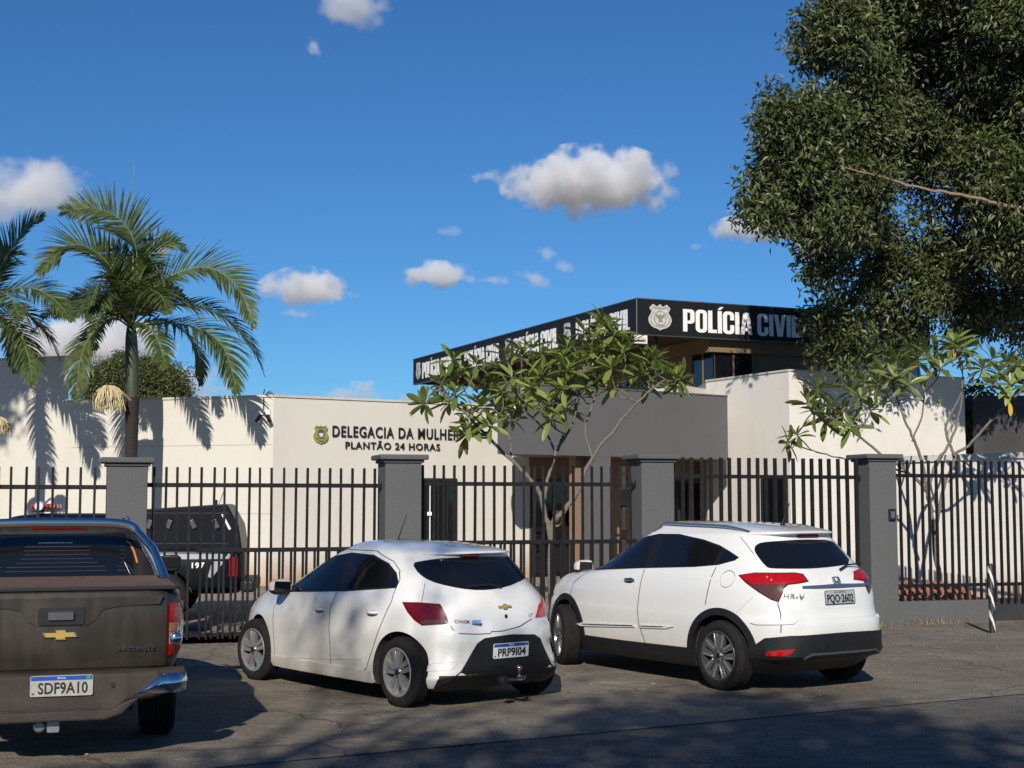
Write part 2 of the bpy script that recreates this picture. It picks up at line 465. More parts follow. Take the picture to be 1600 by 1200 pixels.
# ---------------------------------------------------------------- lettering
def text_mesh(s, size=1.0, bold=0.0, ext=0.005, sx=1.0, spacing=1.0, align='LEFT', shear=0.0):
    c = bpy.data.curves.new('txt', 'FONT')
    c.body = s; c.size = size; c.offset = bold; c.extrude = ext; c.align_x = align
    c.space_character = spacing; c.shear = shear; c.resolution_u = 3
    o = bpy.data.objects.new('txt', c); COL.objects.link(o)
    dg = bpy.context.evaluated_depsgraph_get()
    me = bpy.data.meshes.new_from_object(o.evaluated_get(dg))
    bpy.data.objects.remove(o); bpy.data.curves.remove(c)
    me.transform(Matrix.Diagonal((sx, 1, 1, 1)))
    return me

def fit_text(s, width, height, bold=0.0, ext=0.005, spacing=1.0, shear=0.0):
    """text scaled to exactly width x height (capital height), origin at lower left; bold is relative to height"""
    me = text_mesh(s, 1.0, bold, ext, 1.0, spacing, shear=shear)
    xs = [v.co.x for v in me.vertices]; 
    cap = text_mesh('H', 1.0, bold, ext)
    ys = [v.co.y for v in cap.vertices]
    y0, y1 = min(ys), max(ys); x0, x1 = min(xs), max(xs)
    bpy.data.meshes.remove(cap)
    for v in me.vertices:
        v.co.x = (v.co.x - x0) * width / (x1 - x0)
        v.co.y = (v.co.y - y0) * height / (y1 - y0)
    me.update()
    return me

def frame(o, u, v):
    """matrix with local x = u, y = v, z = u x v, origin o"""
    u = Vector(u).normalized(); v = Vector(v); w = u.cross(v).normalized(); v = w.cross(u)
    return Matrix(((u.x, v.x, w.x, o[0]), (u.y, v.y, w.y, o[1]), (u.z, v.z, w.z, o[2]), (0, 0, 0, 1)))

def place_text(name, me, F, mat, parent=None):
    me = me.copy(); me.transform(F)
    me.materials.clear(); me.materials.append(mat)
    return link(name, me, parent)

def arc(cx, cy, rx, ry, a0, a1, n):
    return [(cx + rx * math.cos(R(a0 + (a1 - a0) * i / n)), cy + ry * math.sin(R(a0 + (a1 - a0) * i / n))) for i in range(n + 1)]

def heavy_glyphs():
    """condensed heavy capitals 1.0 tall (own outlines): name -> (width, outer, holes)"""
    g = {}
    w = 0.44; t = 0.16; r = 0.13
    g['P'] = (w, [(0, 0), (t, 0), (t, .36)] + arc(w - .15, .36 + .15, .15, .15, -90, 0, 5) + arc(w - .15, .85, .15, .15, 0, 90, 5) + [(0, 1)],
              [[(t, .49), (t, .86)] + arc(w - t - .07, .80, .07, .06, 90, 0, 3) + arc(w - t - .07, .55, .07, .06, 0, -90, 3)])
    g['O'] = (w, arc(.17, .17, .17, .18, 180, 270, 6) + arc(w - .17, .17, .17, .18, 270, 360, 6) + arc(w - .17, .83, .17, .18, 0, 90, 6) + arc(.17, .83, .17, .18, 90, 180, 6),
              [arc(w / 2, .2, .065, .07, 180, 360, 6) + arc(w / 2, .8, .065, .07, 0, 180, 6)])
    g['L'] = (.33, [(0, 0), (.33, 0), (.33, .15), (t, .15), (t, 1), (0, 1)], [])
    g['I'] = (t, [(0, 0), (t, 0), (t, 1), (0, 1)], [])
    g['V'] = (.46, [(.13, 0), (.33, 0), (.46, 1), (.305, 1), (.235, .33), (.155, 1), (0, 1)], [])
    g['A'] = (.47, [(0, 0), (.15, 0), (.168, .17), (.30, .17), (.32, 0), (.47, 0), (.35, 1), (.12, 1)], [[(.184, .31), (.234, .74), (.286, .31)]])
    cc = arc(w - .17, .83, .17, .18, 0, 90, 6) + arc(.17, .83, .17, .18, 90, 180, 6) + arc(.17, .17, .17, .18, 180, 270, 6) + arc(w - .17, .17, .17, .18, 270, 360, 6)
    cc += [(w, .40), (w - t + .005, .40)] + arc(w / 2, .2, .065, .07, 360, 180, 6) + arc(w / 2, .8, .065, .07, 180, 0, 6) + [(w - t + .005, .62), (w, .62)]
    g['C'] = (w, cc, [])
    return g

HG = heavy_glyphs()
def heavy_text(mb, s, F, height, width, depth=0.02):
    """POLÍCIA CIVIL in the heavy capitals, scaled to width x height, into mb"""
    x = 0; out = []
    for ch in s:
        if ch == ' ': x += .16; continue
        base = 'I' if ch == '\u00cd' else ch
        wd, outer, holes = HG[base]
        out.append((x, outer, holes))
        if ch == '\u00cd': out.append((x, [(.0, 1.05), (.09, 1.05), (.24, 1.19), (.10, 1.19)], []))
        x += wd + .045
    x -= .045
    sx = width / x
    for x0, outer, holes in out:
        mb.prism([((x0 + p[0]) * sx, p[1] * height) for p in outer], 0, depth, F, 0,
                 [[((x0 + p[0]) * sx, p[1] * height) for p in h] for h in holes])

def shield_outline(k=1.0):
    half = [(0, 1.0), (.07, .94), (.12, .90), (.2, .94), (.3, .99), (.36, .93), (.45, .86), (.42, .78), (.36, .70), (.40, .62), (.47, .52), (.5, .42), (.48, .30), (.4, .18), (.28, .10), (.12, .06), (.03, .02), (0, 0)]
    pts = half + [(-x, y) for x, y in reversed(half[1:-1])]
    return [(x * k, .5 + (y - .5) * k) for x, y in pts]

def shield(mbs, F, h):
    """police shield; mbs = (pale, dark) builders, F at the foot centre, height h"""
    sc = lambda P: [(x * h, y * h) for x, y in P]
    pale, dark = mbs
    pale.prism(sc(shield_outline(1.0)), 0, .012, F)
    dark.prism(sc([(x * .84, .5 + (y - .5) * .86) for x, y in shield_outline()]), .012, .015, F)
    pale.prism(sc([(x * .78, .5 + (y - .5) * .80) for x, y in shield_outline()]), .015, .018, F)
    dark.prism(sc(arc(0, .45, .27, .30, 0, 342, 20)), .018, .021, F)
    pale.prism(sc(arc(0, .45, .235, .265, 0, 342, 20)), .021, .024, F)
    # spread wings, scroll and a row of small marks for the lettering
    dark.prism(sc([(0, .62), (.05, .56), (.2, .66), (.17, .50), (.07, .42), (.1, .28), (0, .33), (-.1, .28), (-.07, .42), (-.17, .50), (-.2, .66), (-.05, .56)]), .024, .027, F)
    dark.prism(sc([(-.2, .30), (-.1, .22), (.1, .22), (.2, .30), (.19, .25), (.1, .175), (-.1, .175), (-.19, .25)]), .024, .027, F)
    for i in range(7):
        x = -.21 + i * .07
        dark.prism(sc([(x - .02, .80), (x + .02, .80), (x + .02, .865), (x - .02, .865)]), .018, .021, F)

# ---------------------------------------------------------------- large structure: grounds and buildings
M['asphalt'] = asphalt('asphalt', (.165, .142, .112), (.285, .250, .20), patch=0.55)
M['road'] = asphalt('road', (.110, .102, .090), (.19, .175, .155), patch=0.4, speck=200)
M['yard'] = asphalt('yard_concrete', (.24, .205, .165), (.38, .33, .27), patch=0.7, speck=60, crack=False)
M['kerb'] = plaster('kerb_concrete', (.12, .115, .105), .5)
def dirt_plaster(name, col, **k):
    """plaster whose foot is splashed with red soil"""
    m = plaster(name, col, **k); nt = m.node_tree; N, L = nt.nodes, nt.links
    p = N['Principled BSDF']; src = p.inputs['Base Color'].links[0].from_socket
    tc = N.new('ShaderNodeTexCoord'); sp = N.new('ShaderNodeSeparateXYZ'); L.new(tc.outputs['Object'], sp.inputs[0])
    nz = N.new('ShaderNodeTexNoise'); nz.inputs['Scale'].default_value = 3; nz.inputs['Detail'].default_value = 6; L.new(tc.outputs['Object'], nz.inputs['Vector'])
    ad = N.new('ShaderNodeMath'); ad.operation = 'MULTIPLY_ADD'; ad.inputs[1].default_value = -.5; L.new(nz.outputs[0], ad.inputs[0]); L.new(sp.outputs['Z'], ad.inputs[2])
    mr = N.new('ShaderNodeMapRange'); mr.inputs[1].default_value = -.15; mr.inputs[2].default_value = .40; mr.inputs[3].default_value = .75; mr.inputs[4].default_value = 0; L.new(ad.outputs[0], mr.inputs[0])
    mx = N.new('ShaderNodeMix'); mx.data_type = 'RGBA'; mx.inputs[7].default_value = (.42, .22, .10, 1)
    L.new(mr.outputs[0], mx.inputs[0]); L.new(src, mx.inputs[6]); L.new(mx.outputs[2], p.inputs['Base Color'])
    return m
M['cream'] = dirt_plaster('cream_render', (.605, .585, .525), stain=.34, stain_col=(.50, .44, .34), bump=.15)
M['white_wall'] = dirt_plaster('white_render', (.68, .655, .60), stain=.32, stain_col=(.42, .40, .36), bump=.18)
M['grey_wall'] = plaster('grey_render', (.118, .118, .120), .35, stain_col=(.085, .085, .088), bump=.2)
M['pillar_grey'] = plaster('pillar_grey', (.105, .108, .110), .45, stain_col=(.075, .077, .078), bump=.45)
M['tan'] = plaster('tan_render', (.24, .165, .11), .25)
M['brown'] = plaster('brown_render', (.20, .145, .082), .35, stain_col=(.13, .09, .05))
M['coping'] = plaster('coping_white', (.55, .53, .48), .6, stain_col=(.2, .19, .17))
M['fascia'] = flat('fascia', (.010, .011, .014), rough=.6, spec=.22, var=.2, scale=1.2)
M['soffit'] = flat('soffit', (.17, .105, .06), rough=.7, var=.25, scale=2)
M['dark_frame'] = flat('dark_frame', (.02, .02, .02), rough=.4, var=.1)
M['fence_black'] = flat('fence_black', (.010, .010, .010), rough=.55, spec=.25, var=.5, scale=9, bump=.2, bscale=40)
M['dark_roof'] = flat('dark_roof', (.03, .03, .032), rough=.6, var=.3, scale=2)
M['canvas'] = flat('canvas', (.62, .66, .68), rough=.6, var=.05)
M['clay'] = flat('clay', (.36, .145, .085), rough=.85, var=.35, scale=5, bump=.4, bscale=30)

M['rust'] = flat('rust', (.035, .024, .019), rough=.85, var=.6, scale=14)
g = MB()
n = 24
g.add([(-3000, -3000, -.02), (3000, -3000, -.02), (3000, 3000, -.02), (-3000, 3000, -.02)], [(0, 1, 2, 3)])
M['earth'] = flat('earth', (.16, .11, .07), rough=.95, var=.3, scale=.2)
tag(g.build('ground', M['earth']), kind='structure')

F0 = Vector((-4.84, 18.0, 0)); FE = Vector((math.cos(R(17.3)), math.sin(R(17.3)), 0)); FN = Vector((-FE.y, FE.x, 0))   # fence line, FN points into the yard
def fp(t, o=0.0, z=0.0): return F0 + FE * t + FN * o + Vector((0, 0, z))
def sheet(name, pts, z, mat):
    g = MB(); g.add([(p[0], p[1], z) for p in pts], [tuple(range(len(pts)))]); return tag(g.build(name, mat), kind='structure')
a, b = fp(-40, .1), fp(60, .1)
# boundary between road and parking strip
ra = Vector((0, 10.95, 0)); rd = Vector((3.2, 1.75, 0)).normalized(); 
r0 = ra - rd * 40; r1 = ra + rd * 60
sheet('road', [(-60, -40), (60, -40), (r1.x, r1.y), (r0.x, r0.y)], .0, M['road'])
sheet('parking_pavement', [(r0.x, r0.y), (r1.x, r1.y), (b.x, b.y), (a.x, a.y)], .006, M['asphalt'])
c, d = fp(60, 60), fp(-40, 60)
sheet('yard_pavement', [(a.x, a.y), (b.x, b.y), (c.x, c.y), (d.x, d.y)], .003, M['yard'])
kb = MB()
kb.add([fp(-8, 2.0, 0), fp(7.2, 2.0, 0), fp(7.2, 2.5, 0), fp(-8, 2.5, 0), fp(-8, 2.0, .05), fp(7.2, 2.0, .05), fp(7.2, 2.5, .05), fp(-8, 2.5, .05)], [(4, 5, 6, 7), (0, 1, 5, 4), (1, 2, 6, 5), (2, 3, 7, 6), (3, 0, 4, 7)])
tag(kb.build('drain_kerb', M['kerb']), kind='structure')

def wall_pt(A, B, x, y):
    A = Vector(A).to_3d(); B = Vector(B).to_3d(); A.z = B.z = 0
    n = (B - A).cross(Vector((0, 0, 1))); r = ray(x, y); o = Vector((0, 0, EYE))
    return o + r * ((A - o).dot(n) / r.dot(n))
def block(mb, pts, z0, z1, mi=0):
    area = sum(pts[i][0] * pts[(i + 1) % len(pts)][1] - pts[(i + 1) % len(pts)][0] * pts[i][1] for i in range(len(pts)))
    P = list(pts) if area > 0 else list(pts)[::-1]
    return mb.prism([(p[0], p[1]) for p in P], z0, z1, Matrix.Identity(4), mi)
def offs(A, B, x0, y0, d=0.0):
    return None
def wall_quad(mb, A, B, x0, x1, z0, z1, proud, thick=.06, mi=0):
    """box lying on the vertical plane A-B between the columns seen at x0 and x1; proud = metres towards the street"""
    a = wall_pt(A, B, x0, 700); b = wall_pt(A, B, x1, 700); a.z = b.z = 0
    n = (b - a).normalized().cross(Vector((0, 0, 1)));
    if n.y > 0: n = -n
    P = [a + n * proud, b + n * proud, b + n * (proud - thick), a + n * (proud - thick)]
    vs = [(p.x, p.y, z) for z in (z0, z1) for p in P]
    return mb.add(vs, [(0, 1, 2, 3), (4, 5, 6, 7), (0, 1, 5, 4), (1, 2, 6, 5), (2, 3, 7, 6), (3, 0, 4, 7)], mi)

# --- the station: one building, its walls and blocks as parts
st = empty('police_station', (0, 38, 0), label='low cream, white and grey police station with a flat black-fascia roof behind the fence', cat='building')
def spart(mb, name, mat, parent=None, **k):
    o = mb.build(name, mat, None, **k)
    o.parent = parent or st
    o.matrix_parent_inverse = Matrix.Translation((0, -38, 0)) if parent is None else Matrix.Identity(4)
    if parent is not None:
        o.matrix_parent_inverse = Matrix.Identity(4)
    return o
K = (-5.19, 30.90); L1 = (-10.2, 32.6); R1 = (1.3, 34.99)
_r = wall_pt(K, R1, 827, 740); R1 = (_r.x, _r.y)
_rb = (R1[0] * 44 / R1[1], 44)
def lerp2(a, b, t): return (a[0] + (b[0] - a[0]) * t, a[1] + (b[1] - a[1]) * t)
LL = lerp2(K, L1, 2.6)
w = MB(); block(w, [K, R1, _rb, (-10.1, 44), L1], 0, 4.09); cream = spart(w, 'wall', M['cream'])
w = MB(); block(w, [L1, (L1[0] - .06, L1[1] + .2), (LL[0], LL[1] + .22), LL], 0, 5.12); tall = spart(w, 'tall_wall', M['cream'])
tall['label'] = 'taller cream wall at the far left end'
def cope(A, B, z, t=.05, o=.03, name='coping', back=.22, mat=None):
    A = Vector(A).to_3d(); B = Vector(B).to_3d(); n = (B - A).normalized().cross(Vector((0, 0, 1)))
    if n.y > 0: n = -n
    P = [A + n * o, B + n * o, B - n * back, A - n * back]; mb = MB()
    mb.add([(p.x, p.y, zz) for zz in (z, z + t) for p in P], [(0, 1, 2, 3), (4, 5, 6, 7), (0, 1, 5, 4), (1, 2, 6, 5), (2, 3, 7, 6), (3, 0, 4, 7)])
    return spart(mb, name, mat or M['coping'])
cope(lerp2(K, L1, .995), K, 4.09); cope(K, R1, 4.09); cope(LL, L1, 5.12)
# glazed side door in the cream wall
for za, zb_ in ((1.55, 1.556), (3.05, 3.056)):
    w = MB(); wall_quad(w, L1, K, 112, 425, za, zb_, .003, .01); spart(w, 'joint_line', M['kerb'])
d_ = MB(); wall_quad(d_, K, R1, 652, 713, 0, 2.30, .02, .06); door = spart(d_, 'glass_door', M['glass'])
f_ = MB()
for xx in (652, 668, 683, 697, 711.5): wall_quad(f_, K, R1, xx, xx + 1.8, 0, 2.32, .045, .05)
wall_quad(f_, K, R1, 652, 713, 2.30, 2.36, .05, .06); f_.build('door_frame', M['dark_frame'], door).matrix_parent_inverse = Matrix.Identity(4)
f_ = MB(); wall_quad(f_, K, R1, 669, 670.2, .1, 2.2, .09, .02); q = wall_pt(K, R1, 669.5, 805); f_.box(q.x - .02, q.x + .08, q.y - .14, q.y - .08, 1.50, 1.58); f_.build('door_pull', M['white_sign'], door)

# grey porch: band on a column, recessed entrance behind
G0 = Vector((-.17, 31.17, 0)); G1 = Vector((5.36, 35.30, 0)); gd = (G1 - G0).normalized(); gn = Vector((gd.y, -gd.x, 0))
gL = (G1 - G0).length
def gp(t, o): p = G0 + gd * t - gn * o; return (p.x, p.y)
w = MB(); block(w, [gp(0, 0), gp(gL, 0), gp(gL, .25), gp(0, .25)], 2.86, 4.42); band = spart(w, 'porch_band', M['grey_wall'])
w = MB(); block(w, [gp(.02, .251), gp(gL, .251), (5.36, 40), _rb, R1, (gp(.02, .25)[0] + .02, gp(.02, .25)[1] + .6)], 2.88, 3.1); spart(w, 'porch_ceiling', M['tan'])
cope(gp(0, 0), gp(gL, 0), 4.42, .035, .02, mat=M['pillar_grey'])
def onG(x): 
    p = wall_pt(G0, G1, x, 700); p.z = 0; return (p - G0).dot(gd)
t0, t1 = onG(927), onG(954)
w = MB(); block(w, [gp(t0, .002), gp(t1, .002), gp(t1, .35), gp(t0, .35)], 0, 2.858); spart(w, 'porch_column', M['grey_wall'])
# recessed back wall, parallel to the band
_d = Vector((R1[0], R1[1], 0)) - G0; back = -_d.dot(gn); tb_ = _d.dot(gd)
B0 = Vector(gp(tb_ + .01, back)).to_3d(); B1 = Vector(gp(gL + 1.2, back)).to_3d()
w = MB(); wb = [(B0.x, B0.y), (B1.x, B1.y), gp(gL + 1.2, back + .3), gp(tb_ + .25, back + .3)]
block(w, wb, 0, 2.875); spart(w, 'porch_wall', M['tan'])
t2, t3 = onG(915), onG(926)
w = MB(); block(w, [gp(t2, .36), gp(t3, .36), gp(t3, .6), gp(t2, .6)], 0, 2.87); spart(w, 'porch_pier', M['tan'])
t2, t3 = onG(955.5), onG(962)
w = MB(); block(w, [gp(t2, .3), gp(t3, .3), gp(t3, .55), gp(t2, .55)], 0, 2.87); spart(w, 'porch_pier', M['tan'])
for nm, x0, x1, z1, z0 in (('entrance_door', 829, 914, 2.30, 0), ('porch_window', 975, 1000, 2.35, .5), ('porch_window', 1055, 1072, 2.3, 0), ('porch_window', 1080, 1126, 2.25, .3)):
    w = MB(); wall_quad(w, B0, B1, x0, x1, z0, z1, .03, .05); o = spart(w, nm, M['glass'])
    w = MB(); k = 5 if x1 - x0 > 60 else 2
    for i in range(k + 1):
        xx = x0 + (x1 - x0) * i / k - 1; wall_quad(w, B0, B1, xx, xx + 2, z0, z1 + .03, .06, .05)
    wall_quad(w, B0, B1, x0 - 1, x1 + 1, z1, z1 + .06, .065, .06); w.build('door_frame', M['dark_frame'], o)
for xx in (866, 893):
    q = wall_pt(B0, B1, xx, 797); u = gd
    Fq = frame((q.x + gn.x * .10, q.y + gn.y * .10, 1.20), u, (0, 0, 1))
    mb = MB(); mb.prism([(x * .34, y * .42) for x, y in shield_outline()], 0, .01, Fq); o = spart(mb, 'door_emblem', M['gold'])
    mb = MB(); mb.prism([(x * .26, .04 + y * .32) for x, y in shield_outline()], .01, .013, Fq); o2 = mb.build('emblem_field', M['soffit'], o)
    mb = MB(); mb.prism(arc(0, .21, .07, .07, 0, 342, 18), .013, .016, Fq); mb.build('emblem_seal', M['plate'], o)
# railing by the right bay
w = MB()
q0 = wall_pt(G0, G1, 956, 840); q1 = wall_pt(G0, G1, 1000, 840)
for zz in (1.02, .55): w.bar((q0.x, q0.y + .8, zz), (q1.x, q1.y + .8, zz), .05, .06)
for xx in (956, 985): p = wall_pt(G0, G1, xx, 840); w.bar((p.x, p.y + .8, 0), (p.x, p.y + .8, 1.05), .05, .05)
spart(w, 'porch_rail', M['dark_frame'])

# white block on the right
C2 = (6.68, 34.20); C3 = (5.10, 37.26); C4 = (11.62, 36.43)
w = MB(); block(w, [C2, C4, (11.62, 46), (5.1, 46), C3], 0, 4.96); wb_ = spart(w, 'white_wall', M['white_wall'])
cope(C3, C2, 4.96, .045); cope(C2, C4, 4.96, .045)
w = MB(); wall_quad(w, C3, C2, 1190, 1230.5, 0, 2.38, .02, .05); o = spart(w, 'side_door', M['glass'])
w = MB()
for xx in (1190, 1209, 1229): wall_quad(w, C3, C2, xx, xx + 1.5, 0, 2.4, .05, .05)
w.build('door_frame', M['dark_frame'], o)
w = MB(); block(w, [gp(gL - 1.2, .6), (C3[0] + .05, C3[1] - .4), (C3[0] + .05, C3[1] + .3), gp(gL - 1.2, 1.6)], 3.1, 4.72); spart(w, 'parapet', M['white_wall'])

# upper floor under the flat roof
CC = Vector((3.27, 37.0, 0)); DL = Vector((-.399, .917, 0)); DR = Vector((.917, .399, 0)); ZB, ZT = 6.20, 7.12
LLn, RLn = 17.46, 9.6
def rp(r, l): p = CC + DR * r + DL * l; return (p.x, p.y)
w = MB()
block(w, [rp(0, 0), rp(RLn, 0), rp(RLn, .12), rp(0, .12)], ZB, ZT); block(w, [rp(0, .1205), rp(.12, .1205), rp(.12, LLn), rp(0, LLn)], ZB, ZT)
block(w, [rp(RLn - .12, .1205), rp(RLn, .1205), rp(RLn, LLn), rp(RLn - .12, LLn)], ZB, ZT); block(w, [rp(.1205, LLn - .12), rp(RLn - .1205, LLn - .12), rp(RLn - .1205, LLn), rp(.1205, LLn)], ZB, ZT)
fas = spart(w, 'roof_fascia', M['fascia'])
w = MB(); block(w, [rp(.121, .121), rp(RLn - .121, .121), rp(RLn - .121, LLn - .121), rp(.121, LLn - .121)], ZB + .06, ZB + .12); sof = spart(w, 'soffit', M['soffit'])
w = MB()
for k in range(44):
    l = .3 + k * .39; p0 = Vector((*rp(.13, l), ZB + .045)); p1 = Vector((*rp(RLn - .13, l), ZB + .045)); w.bar(p0, p1, .05, .03)
w.build('soffit_batten', M['soffit'], sof)
w = MB(); block(w, [rp(.14, .14), rp(RLn - .14, .14), rp(RLn - .14, LLn - .14), rp(.14, LLn - .14)], ZT - .15, ZT - .1); spart(w, 'roof', M['dark_roof'])
w = MB(); tr = [rp(-.012, -.012), rp(RLn, -.012), rp(RLn, .11), rp(.11, .11), rp(.11, LLn), rp(-.012, LLn)]
block(w, tr, ZT, ZT + .03); block(w, tr, ZB - .03, ZB); w.bar((*rp(-.006, -.006), ZB), (*rp(-.006, -.006), ZT), .025, .025); spart(w, 'fascia_trim', M['satin_dark'] if 'satin_dark' in M else M['dark_frame'])
ia, ib = 2.5, .42
w = MB(); block(w, [rp(ia, ib), rp(RLn - .2, ib), rp(RLn - .2, LLn - 1.5), rp(ia, LLn - 1.5)], 0, ZB + .05); up = spart(w, 'upper_wall', M['brown'])
w = MB(); block(w, [rp(ia - .14, ib - .14), rp(RLn - .2, ib - .14), rp(RLn - .2, ib - .0005), rp(ia - .0005, ib - .0005), rp(ia - .0005, LLn - 1.5), rp(ia - .14, LLn - 1.5)], 5.86, ZB + .04); spart(w, 'wall_beam', M['brown'])
A_, B_ = rp(ia, ib), rp(RLn, ib); A2_, B2_ = rp(ia, LLn), rp(ia, ib)
w = MB(); wall_quad(w, A_, B_, 1118.5, 1176, 4.4, 5.85, .02, .05); o = spart(w, 'upper_window', M['glass'])
w2 = MB(); wall_quad(w2, A_, B_, 1146, 1147.5, 4.4, 5.85, .05, .04); wall_quad(w2, A_, B_, 1176, 1179, 4.4, 5.86, .05, .06); w2.build('window_frame', M['soffit'], o)
for x0, x1 in ((1085, 1116.5), (972, 1012), (930, 955)):
    w = MB(); wall_quad(w, A2_, B2_, x0, x1, 4.4, 5.6 if x0 < 1080 else 5.85, .02, .05); o = spart(w, 'upper_window', M['glass'])
    w2 = MB(); wall_quad(w2, A2_, B2_, (x0 + x1) / 2, (x0 + x1) / 2 + 1, 4.4, 5.6 if x0 < 1080 else 5.85, .05, .04); wall_quad(w2, A2_, B2_, x0 - 2, x0, 4.4, 5.6 if x0 < 1080 else 5.85, .05, .06); w2.build('window_frame', M['soffit'], o)
for l, r in ((.35, .75), (LLn - 1.5, .4), (9.0, .4)):
    p = rp(r, l); w = MB(); w.tube([(p[0], p[1], 4.0 if l > 1 else 4.4), (p[0], p[1], ZB + .06)], .055, 12); spart(w, 'roof_post', M['dark_frame'], smooth=40)

# --- signs fixed to the building
sg = empty('fascia_sign', (3.27, 37, ZB), label='white POL\u00cdCIA CIVIL lettering and silver shields on the black roof fascia', cat='sign')
def rooted(mb, name, mat, root, **k):
    o = mb.build(name, mat, None, **k); o.parent = root; o.matrix_parent_inverse = Matrix.Translation(-root.location) ; return o
def fascia_unit(o2, u, x0, text_w, text_h, zb, sh_x, sh_h, narrow=1.0):
    Ft = frame((o2[0], o2[1], 0), u, (0, 0, 1))
    if text_w:
        mb = MB(); heavy_text(mb, 'POL\u00cdCIA CIVIL', Ft @ Matrix.Translation((x0, zb, 0)), text_h, text_w, .012); rooted(mb, 'lettering', M['white_sign'], sg)
    a_, b_ = MB(), MB(); shield((a_, b_), Ft @ Matrix.Translation((sh_x, ZB + .12, 0)) @ Matrix.Diagonal((narrow, 1, 1, 1)), sh_h)
    o = rooted(a_, 'shield', M['badge_grey'], sg); q = b_.build('shield_relief', M['badge_dark'], o)
nR = Vector((DR.y, -DR.x, 0)); nL = -DR
cR = CC + nR * .004; cL = CC + nL * .004
def rx(x, A=CC, d=DR): 
    p = wall_pt(A, A + d, x, 500); p.z = 0; return (p - A).dot(d)
fascia_unit(cR, DR, rx(1067), rx(1249) - rx(1067), .60, ZB + .13, rx(1031), .70)
fascia_unit(cR, DR, rx(1330), 9.45 - rx(1330), .60, ZB + .13, rx(1290), .70)
# the left face: four repeats, read from the far end towards the corner
Lo = CC + DL * LLn + nL * .004; dLr = -DL
def lx(x): p = wall_pt(CC, CC + DL, x, 550); p.z = 0; return (p - (CC + DL * LLn)).dot(dLr)
for s0, t0_, t1_ in ((654, 660, 708.5), (717, 726, 783), (794, 803, 874), (886.5, 900, 987)):
    fascia_unit(Lo, dLr, lx(t0_) + .02, (lx(t1_) - lx(t0_)) * .965, .58, ZB + .13, lx(s0), .66, narrow=.72)
wsn = empty('wall_sign', (K[0], K[1], 3.0), label='raised black DELEGACIA DA MULHER PLANT\u00c3O 24 HORAS lettering with gold shield on cream wall', cat='sign')
ud = Vector((R1[0] - K[0], R1[1] - K[1], 0)).normalized(); un = Vector((ud.y, -ud.x, 0)); Kv = Vector((*K, 0))
def kx(x): p = wall_pt(K, R1, x, 680); p.z = 0; return (p - Kv).dot(ud)
Fk = frame(Kv + un * .012, ud, (0, 0, 1))
def wtext(name, s, x0, x1, z, h, bold):
    me = fit_text(s, kx(x1) - kx(x0), h, bold, .008, 1.14); me.transform(Fk @ Matrix.Translation((kx(x0), z, .02)))
    me.transform(Matrix.Translation(-wsn.location)); me.materials.clear(); me.materials.append(M['ink']); return link(name, me, wsn)
wtext('main_lettering', 'DELEGACIA DA MULHER', 518.5, 716.5, 3.26, .245, .015)
wtext('hours_lettering', 'PLANT\u00c3O 24 HORAS', 539, 686.5, 3.0, .155, .016)
a_, b_, c_ = MB(), MB(), MB(); shh = .42; Fs = Fk @ Matrix.Translation((kx(500.5), 3.085, 0))
sc = lambda P, k=shh: [(x * k * .84, y * k) for x, y in P]
a_.prism(sc(shield_outline()), 0, .03, Fs); o = rooted(a_, 'shield', M['olive_gold'] if 'olive_gold' in M else M['gold'], wsn)
b_.prism(sc(arc(0, .56, .24, .22, 0, 342, 20)), .03, .035, Fs); b_.prism(sc([(-.26, .86), (.26, .86), (.24, .92), (-.24, .92)]), .03, .035, Fs); b_.prism(sc([(-.2, .18), (.2, .18), (.1, .12), (-.1, .12)]), .03, .035, Fs); b_.prism(sc([(-.34, .31), (.3, .33), (.3, .29), (-.34, .27)]), .03, .034, Fs)
b_.build('shield_relief', M['shield_green'] if 'shield_green' in M else M['ink'], o)
c_.prism(sc([(-.15, .58), (.15, .58), (.12, .44), (0, .37), (-.12, .44)]), .035, .04, Fs); c_.build('shield_field', M['plate'], o)

# --- fence: grey pillars, black bar panels
PIL = []
for i, (x, zt, lab) in enumerate(((197, 2.36, 'leftmost grey rendered gate pillar, right behind the pickup truck'), (624, 2.43, 'grey rendered gate pillar rising behind the small hatchback roof'),
                                  (1018, 2.47, 'grey rendered gate pillar in front of the grey porch, left of the crossover roof'), (1368, 2.51, 'wide grey rendered pillar with black intercom at the right end of the gates'))):
    p = wall_pt(F0, F0 + FE, x, 800); t = (Vector((p.x, p.y, 0)) - F0).dot(FE); PIL.append(t)
    hw = .245 if i != 3 else .225
    e = empty('gate_pillar', fp(t, 0), math.atan2(FE.y, FE.x), lab, 'pillar', 'grey pillars along the fence')
    mb = MB(); mb.box(-hw, hw, -hw, hw, 0, zt - .07); mb.build('shaft', M['pillar_grey'], e, bevel=.012)
    mb = MB(); mb.box(-hw - .08, hw + .08, -hw - .08, hw + .08, zt - .068, zt); mb.box(-hw - .03, hw + .03, -hw - .03, hw + .03, zt - .11, zt - .0695); mb.build('cap', M['pillar_grey'], e, bevel=.015)
    e['_t'] = t
    if i == 3:
        ic = empty('intercom', fp(t + hw - .10, -hw - .002, 1.62), math.atan2(FE.y, FE.x), 'small black intercom box fixed to the right edge of the wide pillar', 'intercom')
        mb = MB(); mb.box(-.055, .055, -.04, 0, -.085, .085); mb.build('housing', M['black_plastic'], ic, bevel=.01)
        mb = MB(); mb.box(-.03, .03, -.046, -.0405, -.05, .05); mb.lathe([(.001, -.052), (.014, -.050), (.016, -.0465)], 14, 0, Matrix.Translation((0, 0, .02))); mb.build('speaker_grille', M['satin'], ic)
